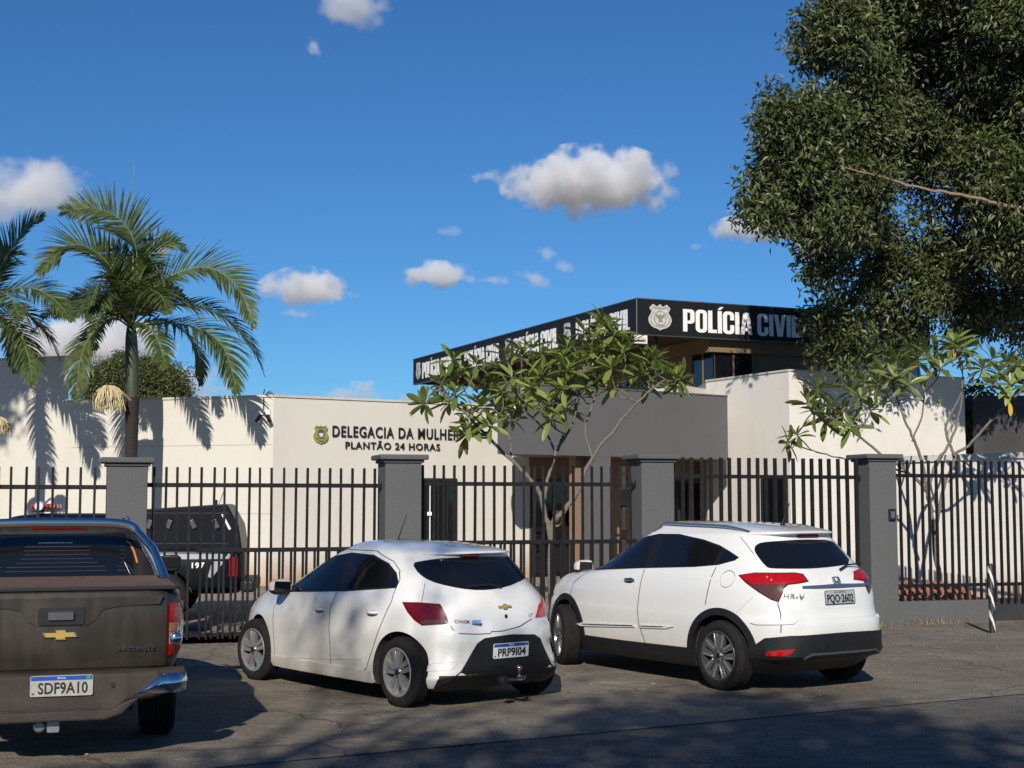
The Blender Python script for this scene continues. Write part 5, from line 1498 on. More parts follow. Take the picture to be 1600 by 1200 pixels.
# ---------------------------------------------------------------- brown pickup truck in the near left corner
def make_truck():
    root = empty('pickup_truck', label='dusty dark brown pickup truck with chrome sport bar and plate SDF9A10, at near left', cat='pickup truck')
    head = 17.0; h = R(head)
    fwd = Vector((-math.sin(h), math.cos(h), 0))
    tail = Vector((-3.17, 9.92, 0)); org = tail + fwd * 1.23
    DP = M['dust_paint']
    BED = [(.60, -1.13, 3.75, .82, 12, 4), (.62, -1.16, 3.8, .86, 12, 4), (.74, -1.20, 3.85, .885, 14, 4), (.90, -1.21, 3.85, .895, 14, 4),
           (1.02, -1.21, 3.8, .895, 14, 3.6), (1.12, -1.205, 3.7, .885, 14, 3.4), (1.165, -1.20, 3.5, .875, 12, 3.4), (1.18, -1.185, 3.3, .86, 12, 3.4), (1.185, -1.16, 3.1, .83, 10, 3.4)]
    bed = Car(root, org, head, BED, 1.0, taper_r=.0, taper_f=.06, per=3)
    b = bed.build_body('body', (DP, M['gap']), (0, 3.09), .46, .5, .40)
    CAB = [(1.10, .36, 2.95, .80, 10, 4), (1.16, .35, 2.75, .80, 10, 4), (1.22, .36, 2.62, .785, 9, 4), (1.38, .43, 2.38, .735, 8, 4), (1.50, .48, 2.12, .69, 7, 4),
           (1.57, .52, 1.95, .66, 6, 4), (1.61, .58, 1.8, .62, 5, 4), (1.645, .72, 1.6, .50, 4, 3.4), (1.655, .9, 1.35, .2, 3, 3)]
    croot = root
    cab = Car(root, org, head, CAB, 1.3, taper_r=.0, taper_f=.06, per=3)
    cme = cab.me.copy(); cme.materials.append(DP); cme.name = 'cab'
    for p in cme.polygons: p.use_smooth = True
    cabo = link('cab', cme, root)
    PB = lambda *P: sub(bed, P); PC = lambda *P: sub(cab, P)
    # rear screen
    rw = [(.4, .63, 1.19), (.4, .61, 1.40), (.5, .555, 1.555), (.5, -.555, 1.555), (.4, -.61, 1.40), (.4, -.63, 1.19)]
    rs = cab.patch('rear_window', rw, 'B', .004, M['seal'], cabo, res=.08)
    rg = cab.patch('rear_glass', [(p[0], p[1] * .95, (p[2] - 1.4) * .92 + 1.4) for p in rw], 'B', .007, M['glass'], rs, res=.08)
    for k in range(8):
        z = 1.25 + k * .032
        cab.strip('defroster_line', [(.4, .54 - k * .003, z), (.4, -.54 + k * .003, z)], 'B', .0022, .009, M['defrost'], rg, skirt=.001, step=.3)
    cab.strip('orange_edge', PC((197, 846.5), (203, 850), (209, 862), (214, 880)), 'B', .012, .010, M['orange'], rg, skirt=.001)
    F = facing_frame(cab, PC((60, 850))[0], off=.010)
    me = fit_text('agroexpedientemodel.com.br', .265, .014, .02, .0008)
    place_text('window_sticker', me, F, M['white_sign'], rg)
    bl = cab.patch('brake_light', [(.5, .20, 1.578), (.5, -.21, 1.578), (.5, -.21, 1.607), (.5, .20, 1.607)], 'B', .014, M['lens_dark'], cabo, res=.06)
    for sg in (-1, 1):
        W_ = [(1.12, 1.24), (.62, 1.27), (.72, 1.52), (1.15, 1.545)], [(1.18, 1.24), (1.2, 1.545), (1.75, 1.53), (2.3, 1.24)]
        for nm, P in zip(('rear_side_window', 'front_side_window'), W_):
            cab.patch(nm, [(x, 0, z) for x, z in P], 'L' if sg > 0 else 'R', .005, M['glass'], cabo, res=.08) if sg > 0 else cab.patch(nm, [(x, 0, z) for x, z in P], 'R', .005, M['glass'], cabo, res=.08)
        m = mirror_part(bed, .88, 2.22, 1.20, sg, [DP, M['black_plastic']])
    # tonneau cover with raised rail, tailgate panel
    tn = MB(); out = [(-.84, -1.17), (.84, -1.17), (.84, .33), (-.84, .33)]
    MT = Matrix(((0, 1, 0, 0), (1, 0, 0, 0), (0, 0, 1, 0), (0, 0, 0, 1)))
    tn.prism(out, 1.19, 1.212, MT); tno = tn.build('tonneau_cover', M['rust_vinyl'], root, bevel=.008)
    rl = MB()
    for sg in (-1, 1): rl.bar((-1.17, sg * .845, 1.205), (.33, sg * .845, 1.205), .03, .03)
    rl.bar((-1.185, -.84, 1.20), (-1.185, .84, 1.20), .02, .03)
    rl.build('cover_rail', M['black_plastic'], tno, bevel=.005)
    # tailgate
    tg = [(-1.2, .765, .655), (-1.2, .765, 1.165), (-1.2, -.765, 1.165), (-1.2, -.765, .655)]
    tgo = bed.patch('tailgate', tg, 'B', .010, DP, res=.10, skirt=.03)
    tl2 = [(-1.2, .75, 1.16), (-1.2, .75, 1.178), (-1.2, -.75, 1.178), (-1.2, -.75, 1.16)]
    # pressed step across the tailgate dipping round the handle
    pr = [(.72, 1.085), (.30, 1.07), (.21, 1.05), (.16, .975), (.10, .945), (-.22, .945), (-.28, .975), (-.33, 1.05), (-.42, 1.07), (-.72, 1.085)]
    def pf(P, off0, off1, nm, mat, par):
        mb = MB(); F = Matrix(((0, 0, -1, -1.21), (-1, 0, 0, 0 if nm == 'tailgate_step' else -.055), (0, 1, 0, 0), (0, 0, 0, 1)))
        mb.prism(P, off0, off1, F); return mb.build(nm, mat, par, bevel=.004)
    up = [(-y, z) for y, z in pr] + [(-.72, 1.14), (.72, 1.14)]
    pf([(-y, z) for y, z in pr] + [(.74, 1.145), (-.74, 1.145)][::1], .004, .016, 'tailgate_step', DP, tgo)
    pf(arc(-.135, .975, .02, .02, 180, 270, 4) + arc(.135, .975, .02, .02, 270, 360, 4) + arc(.135, 1.055, .02, .02, 0, 90, 4) + arc(-.135, 1.055, .02, .02, 90, 180, 4), .014, .026, 'handle_bezel', M['black_plastic'], tgo)
    hd = pf([(-.085, .99), (.085, .99), (.085, 1.045), (-.085, 1.045)], .024, .045, 'tailgate_handle', M['chrome'], tgo)
    w = .235; z0 = .845
    e = pf([(x - w / 2, z0 + y) for x, y in bowtie(w)], .012, .022, 'emblem', M['chrome'], tgo)
    pf([(x * .88 - w * .44, z0 + .008 + y * .80) for x, y in bowtie(w)], .022, .027, 'emblem_face', M['gold'], e)
    F = Matrix(((0, 0, -1, -1.222), (-1, 0, 0, 0), (0, 1, 0, 0), (0, 0, 0, 1)))
    me = fit_text('2.8 CTDI LTZ', .25, .024, .02, .003, 1.1); me.transform(Matrix.Translation((.44, .765, 0))); place_text('model_lettering', me, F, M['chrome'], tgo)
    for sg in (-1, 1):
        mir = sg > 0
        fl = lambda P: [(p[0], sg * abs(p[1]), p[2]) for p in P]
        def q(x0, x1, y0, y1): return fl(PB((x0, y1), (x1, y1 - .5), (x1, y0 - .5), (x0, y0)))
        t = bed.patch('tail_lamp', fl([(-1.2, .775, .72), (-1.2, .885, .72), (-1.2, .893, 1.08), (-1.2, .775, 1.09)]), 'B', .012, M['lens_dark'], res=.04, skirt=.03)
        for (z0, z1, nm, mt) in ((.955, 1.08, 'stop_lens', 'lens_red'), (.89, .95, 'turn_lens', 'lens_amber'), (.80, .885, 'reverse_lens', 'lens_clear'), (.725, .795, 'fog_lens', 'lens_red')):
            bed.patch(nm, fl([(-1.2, .783, z0), (-1.2, .880, z0), (-1.2, .885, z1), (-1.2, .783, z1)]), 'B', .018, M[mt], t, res=.04, skirt=.008)
        mb = MB(); F2 = Matrix(((0, 0, -1, -1.2), (-1, 0, 0, 0), (0, 1, 0, 0), (0, 0, 0, 1)))
        mb.lathe([(.001, .036), (.025, .034), (.038, .026), (.042, .018)], 20, 0, F2 @ Matrix.Translation((-sg * .832, .842, 0)), axis='Z'); mb.build('lamp_reflector', M['chrome'], t, smooth=50)
        # bumper corner in chrome
        cb = MB()
        P = []
        for k in range(9):
            a = R(90 * k / 8); P.append((-1.36 + .16 * (1 - math.cos(a)) , sg * (.74 + .17 * math.sin(a))))
        pth = [(-1.37, sg * .55)] + [(-1.37, sg * .72)] + P + [(-1.05, sg * .915)]
        vs = []; fs = []
        for i, (x, y) in enumerate(pth):
            s_ = .035 if i == 0 else 0
            z0 = .475 if i > 0 else .47; z1 = .615 if i > 0 else .50
            prof = [(z0, .03), (z0 + .015, 0), ((z0 + z1) / 2, -.012), (z1 - .02, 0), (z1, .03), (z1, .08), (z0, .08)]
            for z, d in prof: vs.append((x + d * (1 if i < 6 else .3), y - sg * d * (0 if i < 4 else .9), z))
        for i in range(len(pth) - 1):
            for k in range(7):
                k2 = (k + 1) % 7; fs.append((i * 7 + k, i * 7 + k2, (i + 1) * 7 + k2, (i + 1) * 7 + k))
        fs += [tuple(range(7)), tuple(range(len(vs) - 7, len(vs)))]
        cb.add(vs, fs); cb.build('bumper_corner', M['chrome'], root, smooth=50)
        for x in (0, 3.09):
            s5 = [([(.14, -.10), (.95, -.16), (.97, .16), (.14, .10)], -.06, -.015, 0)]
            wheel(root, 'wheel', x, sg * .775, .375, .25, .24, {'n': 6, 'polys': s5}, (M['alloy'], M['alloy'], M['alloy_dark']), sg)
    # centre bumper: step with dusty plastic and plate well
    c = MB()
    prof = [(-1.16, .63), (-1.34, .63), (-1.355, .61), (-1.355, .40), (-1.30, .36), (-1.16, .36)]
    def sec(y, dx, z0, z1):
        return [(-1.14, y, z1), (-1.14 - dx, y, z1), (-1.155 - dx, y, z1 - .02), (-1.155 - dx, y, z0 + .03), (-1.12 - dx, y, z0), (-1.14, y, z0)]
    secs = [(-.90, .10, .50, .64), (-.70, .20, .45, .635), (-.50, .215, .42, .63), (-.40, .17, .34, .625), (.40, .17, .34, .625), (.50, .215, .42, .63), (.70, .20, .45, .635), (.90, .10, .50, .64)]
    vs = []; fs = []
    for s_ in secs: vs += sec(*s_)
    for i in range(len(secs) - 1):
        for k in range(6): k2 = (k + 1) % 6; fs.append((i * 6 + k, i * 6 + k2, (i + 1) * 6 + k2, (i + 1) * 6 + k))
    fs += [tuple(range(6)), tuple(range(len(vs) - 6, len(vs)))]
    c.add(vs, fs); bp = c.build('rear_bumper', M['dust_plastic'], root, bevel=.012)
    st = MB()
    sp = [(-.56, .50), (-.42, .385), (-.30, .36), (.30, .36), (.42, .385), (.56, .50), (.50, .36), (.40, .315), (-.40, .315), (-.50, .36)]
    st.prism([(-.60, .47), (-.47, .35), (-.36, .315), (.36, .315), (.47, .35), (.60, .47), (.50, .44), (.40, .385), (-.40, .385), (-.50, .44)], .12, .20, Matrix(((0, 0, -1, -1.17), (-1, 0, 0, 0), (0, 1, 0, 0), (0, 0, 0, 1))))
    st.build('bumper_step', M['dust_plastic'], bp, bevel=.015)
    rc = MB(); rc.box(-1.330, -1.322, -.32, .34, .395, .42); rc.build('step_slot', M['gap'], bp)
    for sg in (-1, 1):
        p_ = MB(); p_.lathe([(.001, .012), (.02, .010), (.024, 0)], 16, 0, Matrix(((0, 0, -1, -1.325), (-1, 0, 0, sg * .42), (0, 1, 0, .545), (0, 0, 0, 1))), axis='Z'); p_.build('parking_sensor', M['black_plastic'], bp, smooth=40)
    F = Matrix(((0, 0, -1, -1.337), (-1, 0, 0, .135), (0, 1, 0, .485), (0, 0, 0, 1)))
    plate_brazil(root, F, 'SDF9A10', w=.41, h=.14, dusty=True)  # darkened plate, painted as if the rear lies in shade
    # hitch socket and square tow tube cap
    hh = MB(); hh.lathe([(.001, .04), (.030, .04), (.040, .03), (.040, 0)], 20, 0, Matrix(((0, 0, -1, -1.24), (-1, 0, 0, .07), (0, 1, 0, .275), (0, 0, 0, 1))), axis='Z')
    hh.build('trailer_socket', M['satin'], root, smooth=40)
    hh = MB(); hh.prism(arc(-.028, .247, .012, .012, 180, 270, 3) + arc(.028, .247, .012, .012, 270, 360, 3) + arc(.028, .303, .012, .012, 0, 90, 3) + arc(-.028, .303, .012, .012, 90, 180, 3), 0, .05, Matrix(((0, 0, -1, -1.24), (-1, 0, 0, -.02), (0, 1, 0, 0), (0, 0, 0, 1)))); hh.build('tow_tube_cap', M['alloy'], root)
    # sport bar: hoop with side tubes sweeping down to the bed rails
    hb = MB(); Z = 1.63; pts = []
    x0 = .22
    half = [(x0, 0, Z + .012), (x0, .35, Z + .008), (x0, .50, Z - .004), (x0 + .0, .575, Z - .03), (x0 - .01, .625, Z - .09), (x0 - .04, .70, Z - .21), (x0 - .08, .775, Z - .35), (x0 - .13, .81, 1.20)]
    P = [(x, -y, z) for x, y, z in reversed(half[1:])] + half
    P = [tuple(v) for v in catmull([list(p) for p in P], 4)]
    hb.tube(P, .038, 14); hoop = hb.build('sport_bar', M['chrome'], root, smooth=60)
    for sg in (-1, 1):
        s2 = MB(); s2.tube([(x0 - .01, sg * .60, Z - .05), (x0 - .22, sg * .73, Z - .20), (x0 - .40, sg * .79, Z - .36), (x0 - .47, sg * .81, 1.20)], .032, 12)
        s2.build('side_tube', M['chrome'], hoop, smooth=60)
        ft = MB(); ft.box(x0 - .55, x0 - .05, sg * .81 - .045, sg * .81 + .045, 1.195, 1.225); ft.build('bar_foot', M['black_plastic'], hoop, bevel=.008)
        rr = MB(); rr.tube([(.75, sg * .56, 1.62), (.80, sg * .56, 1.665), (1.6, sg * .55, 1.675), (1.9, sg * .54, 1.62)], .014, 8); rr.build('roof_rail', M['satin'], root, smooth=60)
    ub = MB(); ub.box(-1.1, 3.6, -.55, .55, .34, .58); ub.box(-.1, .1, -.7, .7, .30, .42); ub.build('underbody', M['gap'], root)
    return bed, cab

M['defrost'] = flat('defrost', (.028, .025, .022), rough=.5, var=0)
M['orange'] = flat('orange', (.55, .20, .03), rough=.5, var=.1)
truck, truck_cab = make_truck()

# ---------------------------------------------------------------- black police pickup behind the gate
def make_police():
    root = empty('police_pickup', label='black police pickup with vented cell box and red light bar, behind the left gate', cat='police pickup')
    head = 97.0; h = R(head)
    fwd = Vector((-math.sin(h), math.cos(h), 0)); lft = Vector((-math.cos(h), -math.sin(h), 0))
    tail = Vector((-4.22, 22.6, 0)); org = tail + fwd * 1.15
    NV = M['navy']
    LOW = [(.42, -1.10, 3.80, .82, 8, 4), (.50, -1.15, 3.88, .88, 9, 4), (.75, -1.16, 3.92, .90, 9, 3.6), (.95, -1.16, 3.86, .89, 9, 3.4), (1.06, -1.15, 3.5, .87, 9, 3.2), (1.10, -1.13, 2.9, .83, 8, 3.2)]
    low = Car(root, org, head, LOW, 1.0, taper_r=0, taper_f=.06, per=3)
    low.build_body('body', (NV, M['gap']), (0, 3.05), .43, .5, .38)
    CAB = [(1.04, .55, 3.3, .82, 9, 4), (1.12, .56, 3.05, .81, 9, 4), (1.30, .58, 2.8, .75, 8, 4), (1.48, .62, 2.55, .69, 7, 4), (1.58, .68, 2.35, .63, 5, 4), (1.62, .85, 2.1, .48, 4, 3.4), (1.63, 1.0, 1.9, .2, 3, 3)]
    cab = Car(root, org, head, CAB, 1.5, taper_r=0, taper_f=.06, per=3)
    me = cab.me.copy(); me.materials.append(NV)
    for p in me.polygons: p.use_smooth = True
    cb = link('cab', me, root)
    for sg in ('L', 'R'):
        for nm, P in (('rear_side_window', [(.80, 1.12), (.84, 1.50), (1.35, 1.52), (1.38, 1.12)]), ('front_side_window', [(1.45, 1.12), (1.43, 1.52), (1.95, 1.50), (2.5, 1.12)])):
            cab.patch(nm, [(x if sg == 'L' else x, 0, z) for x, z in P], sg, .005, M['glass'], cb, res=.1)
    bx = MB(); prof = [(-1.17, 1.02), (-1.10, 1.45), (-.93, 1.76), (-.88, 1.775), (.30, 1.70), (.55, 1.69), (.58, 1.02)]
    bx.prism(prof, -.80, .80, Matrix(((1, 0, 0, 0), (0, 0, 1, 0), (0, 1, 0, 0), (0, 0, 0, 1))))
    box = bx.build('cell_box', NV, root, bevel=.03)
    rb = MB()
    for z in (1.63, 1.17): rb.box(-.95, .55, -.806, .806, z, z + .015)
    rb.build('box_rib', M['gap'], box)
    Lf = Matrix(((-1, 0, 0, 0), (0, 0, 1, .80), (0, 1, 0, 0), (0, 0, 0, 1)))
    # left side faces the camera: x of the frame runs to the right = backwards
    for sg in (1, -1):
        Fs = Matrix(((-1, 0, 0, 0), (0, 0, 1, .80), (0, 1, 0, 0), (0, 0, 0, 1))) if sg > 0 else Matrix(((1, 0, 0, 0), (0, 0, -1, -.80), (0, 1, 0, 0), (0, 0, 0, 1)))
        for k, (x, ti) in enumerate(((.23, -.35), (-.06, -.35), (-.42, .5), (-.76, .45))):
            v = MB(); Fr = Fs @ Matrix.Translation((-x * sg, 1.47, 0)) @ Matrix.Rotation(ti * sg, 4, 'Z')
            v.prism([(-.035, -.07), (.035, -.07), (.035, .07), (-.035, .07)], 0, .035, Fr); vo = v.build('box_vent', M['satin_dark'], box, bevel=.006)
        l = MB(); l.prism([(.84, 1.62), (.87, 1.62), (.99, 1.40), (.96, 1.38)] if sg > 0 else [(-.84, 1.62), (-.87, 1.62), (-.99, 1.40), (-.96, 1.38)], 0, .03, Fs); l.build('corner_highlight', M['white_sign'], box)  # white strip paints the sunlit rear corner of the box
        K = 'L' if sg > 0 else 'R'
        s1 = low.patch('white_stripe', [(-.98, 0, .945), (-1.0, 0, 1.02), (3.0, 0, 1.02), (3.0, 0, .945)], K, .004, M['stripe_grey'], res=.15)
        low.patch('stripe_tail', [(-.72, 0, .66), (-.66, 0, .68), (-.72, 0, .91), (-.90, 0, .91)], K, .004, M['stripe_grey'], s1, res=.08)
        me = fit_text('197', .19, .085, .03, .002, 1.1)
        F = facing_frame(low, Vector((-.42 if sg > 0 else -.61, sg * .9, .85)), off=.006)
        place_text('emergency_number', me, F @ Matrix.Translation((-.0, -.04, 0)), M['white_sign'], root)
        low.patch('tail_lamp', [(-1.04, sg * .88, .68), (-1.16, sg * .80, .68), (-1.16, sg * .80, .97), (-1.06, sg * .88, .97)], 'W', .008, M['lens_red'], res=.06)
        for x in (0, 3.05):
            wheel(root, 'wheel', x, sg * .775, .37, .24, .22, {'n': 6, 'polys': [([(.14, -.10), (.95, -.16), (.97, .16), (.14, .10)], -.06, -.015, 0)]}, (M['alloy_dark'], M['alloy_dark'], M['alloy_dark']), sg)
        mirror_part(low, .88, 2.3, 1.12, sg, [NV, M['black_plastic']])
    bp = MB(); bp.box(-1.36, -1.14, -.86, .86, .44, .62); bp.build('rear_bumper', M['black_plastic'], root, bevel=.04)
    lb = MB(); lb.box(1.78, 2.02, -.52, .52, 1.655, 1.70); lo = lb.build('light_bar', M['black_plastic'], root, bevel=.01)
    for y in (-.50, -.27, .06, .29):
        r_ = MB(); r_.box(1.76, 2.04, y, y + .21, 1.70, 1.78); r_.build('red_beacon', M['lens_red'], lo, bevel=.03)
    sp = MB(); sp.lathe([(.001, .04), (.06, .04), (.075, .0), (.075, -.08)], 20, 0, Matrix(((0, 1, 0, 1.90), (0, 0, 1, .55), (1, 0, 0, 1.74), (0, 0, 0, 1))), axis='Z'); sp.build('spot_lamp', M['plate'], lo, smooth=40)
    an = MB(); an.tube([(-.75, .3, 1.75), (-.85, .3, 2.02)], .006, 6); an.tube([(-.72, .3, 1.76), (-.72, .3, 1.84)], .02, 8)
    an.build('aerial', M['black_plastic'], root)
    return low

police = make_police()

# ---------------------------------------------------------------- vegetation
def rot_basis(d):
    """orthonormal frames for direction array d (n,3)"""
    d = d / np.linalg.norm(d, axis=1, keepdims=True)
    up = np.tile([0, 0, 1.0], (len(d), 1)); s = np.cross(d, up)
    l = np.linalg.norm(s, axis=1, keepdims=True); s = np.where(l > 1e-3, s / np.maximum(l, 1e-6), [1, 0, 0])
    u = np.cross(s, d)
    return d, s, u

def leaf_cloud(name, pos, dirs, L, W, mat, rng, tone=None, parent=None, roll=1.2):
    """one small folded leaf (2 quads) at every position"""
    n = len(pos); d, s, u = rot_basis(dirs)
    a = rng.uniform(-roll, roll, n)[:, None]
    s2 = s * np.cos(a) + u * np.sin(a); u2 = -s * np.sin(a) + u * np.cos(a)
    L = (L * rng.uniform(.7, 1.25, n))[:, None]; W = (W * rng.uniform(.75, 1.2, n))[:, None]
    p0 = pos; p1 = pos + d * L * .45 + s2 * W * .5 + u2 * W * .22; p2 = pos + d * L - u2 * L * .10
    p3 = pos + d * L * .45 - s2 * W * .5 + u2 * W * .22
    V = np.stack([p0, p1, p2, p3], 1).reshape(-1, 3)
    i = np.arange(n)[:, None] * 4
    F = np.concatenate([i + [[0, 1, 2]], i + [[0, 2, 3]]], 1).reshape(-1, 3)
    t = rng.uniform(0, 1, n) ** 1.5 if tone is None else tone
    return link(name, raw_mesh(name, V, F, mat, False, np.repeat(t, 2)), parent)

M['leaf_big'] = leafmat('leaf_big', (.018, .030, .008), (.110, .135, .038), rough=.5, trans=.08)
M['leaf_round'] = leafmat('leaf_round', (.040, .056, .016), (.11, .125, .035), rough=.5, trans=.15)
M['leaf_plum'] = leafmat('leaf_plum', (.085, .125, .030), (.26, .31, .085), rough=.33, trans=.2)
M['leaf_yellow'] = flat('leaf_yellow', (.55, .40, .03), rough=.5, var=.2)
M['leaf_dry'] = flat('leaf_dry', (.42, .24, .08), rough=.7, var=.3, scale=20)
M['palm'] = leafmat('palm', (.028, .050, .018), (.105, .140, .040), rough=.34, trans=.16)
M['rachis'] = flat('rachis', (.16, .20, .06), rough=.5, var=.2, scale=8)
M['bark'] = bark('bark', (.05, .040, .030), (.16, .13, .10))
M['bark_dark'] = bark('bark_dark', (.02, .016, .012), (.06, .048, .036))
M['bark_dead'] = bark('bark_dead', (.16, .11, .07), (.30, .22, .15))
M['bark_plum'] = bark('bark_plum', (.07, .064, .052), (.24, .215, .17), 20)
M['bark_palm'] = bark('bark_palm', (.10, .095, .08), (.24, .23, .19), 10, ring=6)
M['bark_base'] = bark('bark_base', (.012, .010, .008), (.045, .036, .028), 18, ring=9)
M['shaft'] = flat('shaft', (.055, .07, .042), rough=.45, var=.25, scale=4)
M['fruit'] = flat('fruit', (.52, .44, .26), rough=.8, var=.3, scale=30)

# --- palms -------------------------------------------------------------------
def frond(root, pts, Lm, rng, twist=0.0, droop=.5, n=52, wid=.05, sides=(1, 1), fwd=.75):
    """pts: control points of the midrib (world); leaflets folded, drooping towards their ends"""
    n = int(n * 1.25); Lm = Lm * 1.3
    P = catmull([list(p) for p in pts], 8); d = np.r_[0, np.cumsum(np.linalg.norm(np.diff(P, axis=0), axis=1))]
    T = d[-1]; q = np.linspace(.10 * T, T, n); C = np.stack([np.interp(q, d, P[:, k]) for k in range(3)], 1)
    t = np.gradient(C, axis=0); t /= np.linalg.norm(t, axis=1, keepdims=True)
    up = np.array([0, 0, 1.0]); s = np.cross(t, up); s /= np.maximum(np.linalg.norm(s, axis=1, keepdims=True), 1e-4)
    for i in range(1, n):
        if s[i] @ s[i - 1] < 0: s[i] = -s[i]
    nrm = np.cross(s, t)
    tw = twist; s, nrm = s * math.cos(tw) + nrm * math.sin(tw), -s * math.sin(tw) + nrm * math.cos(tw)
    f = np.linspace(0, 1, n); ln = Lm * (np.sin(np.pi * (.18 + .78 * f)) ** .75) * (1 - .25 * f)
    V = []; F = []; tone = []
    K = 5
    for i in range(n):
        for sd in (1, -1):
            if not sides[0 if sd > 0 else 1] or rng.random() < .04: continue
            L = ln[i] * rng.uniform(.85, 1.1); fw = fwd * (.7 + .7 * f[i]) + rng.uniform(-.10, .10)
            dr = t[i] * math.sin(fw) + s[i] * sd * math.cos(fw) + nrm[i] * (.22 + rng.uniform(-.12, .12)); dr /= np.linalg.norm(dr)
            p = C[i].copy(); w0 = wid * rng.uniform(.8, 1.15); b = len(V)
            side = np.cross(dr, nrm[i] + .01); side /= np.linalg.norm(side)
            dd = droop * rng.uniform(.7, 1.4)
            for k in range(K):
                u = k / (K - 1); w = w0 * (1 - u ** 2.2) * (.55 if k == 0 else 1) + .001
                V.append(p + side * w / 2 ); V.append(p - side * w / 2)
                dr = dr + np.array([0, 0, -1.0]) * dd * .30 * (u + .2); dr /= np.linalg.norm(dr); p = p + dr * L / (K - 1)
            for k in range(K - 1):
                F.append((b + 2 * k, b + 2 * k + 1, b + 2 * k + 3, b + 2 * k + 2)); tone.append(rng.uniform(0, 1))
    me = raw_mesh('frond', np.array(V) - np.array(root.location), F, M['palm'], True, tone)
    o = link('frond', me, root)
    r = MB(); rr = np.linspace(.024, .004, len(P)); r.tube([tuple(v - np.array(root.location)) for v in P], list(rr), 6)
    r.build('midrib', M['rachis'], o, smooth=60)
    return o

def px_path(P, d, dd=0.0):
    n = len(P); return [at(x, y, d + dd * (i / (n - 1)) ** 1.2) for i, (x, y) in enumerate(P)]

def palm(cx, cy, d, lab, fronds, rng, base_x=None, fruit=None, spear=True):
    top = at(cx, cy, d); bx = at(base_x if base_x else cx, 700, d).x
    root = empty('palm_tree', (bx, d, 0), 0, lab, 'palm tree', 'palms in the yard')
    rl = Vector(root.location)
    H = top.z
    mb = MB(); zs = np.linspace(0, H - 1.5, 14); mb.tube([(0, 0, z) for z in zs], [.135 - .010 * math.sin(z) + (.05 if z < .4 else 0) for z in zs], 14)
    mb.build('trunk', M['bark_base'], root, smooth=60)
    mb = MB(); zs = np.linspace(H - 1.52, H + .12, 12); mb.tube([((top.x - rl.x) * max(0, (z - H + 1.5) / 1.5), 0, z) for z in zs], [.115, .13, .14, .145, .145, .145, .14, .135, .13, .12, .10, .07], 14)
    mb.build('crownshaft', M['shaft'], root, smooth=60)
    for P, dd, L, tw, dr, kw in fronds:
        pts = px_path(P, d, dd); frond(root, pts, L, rng, tw, dr, **kw)
    if spear:
        mb = MB(); mb.tube([tuple(at(cx + 4, cy, d) - rl), tuple(at(cx + 3, cy - 120, d) - rl), tuple(at(cx + 4, cy - 262, d) - rl)], [.03, .02, .005], 6); mb.build('spear_leaf', M['rachis'], root, smooth=60)
    if fruit:
        for k, (fx, fy, w) in enumerate(fruit):
            c = at(fx, fy, d - .35) - rl; mb = MB()
            for i in range(260):
                a = rng.uniform(0, 2 * math.pi); r0 = w * rng.uniform(.1, 1) ** .6; p0 = Vector((c.x + r0 * .4 * math.cos(a), c.y + r0 * .4 * math.sin(a), c.z + rng.uniform(-.02, .05)))
                L = rng.uniform(.35, .75) * w * 2.4
                pts = [p0, p0 + Vector((math.cos(a) * r0 * .5, math.sin(a) * r0 * .5, -.25 * L)), p0 + Vector((math.cos(a) * r0 * .75 + rng.uniform(-.03, .03), math.sin(a) * r0 * .7, -.65 * L)), p0 + Vector((math.cos(a) * r0 * .8 + rng.uniform(-.04, .04), math.sin(a) * r0 * .75, -L))]
                mb.tube(pts, [.010, .012, .011, .005], 4, 0, False)
            o = mb.build('fruit_cluster', M['fruit'], root, smooth=60)
            st = MB(); st.tube([(0, -.12, c.z - .25), (c.x * .5, c.y * .6, c.z - .05), (c.x, c.y, c.z)], [.03, .025, .02], 8); st.build('fruit_stalk', M['bark_dead'], o, smooth=60)
    return root
rng = np.random.default_rng(7)
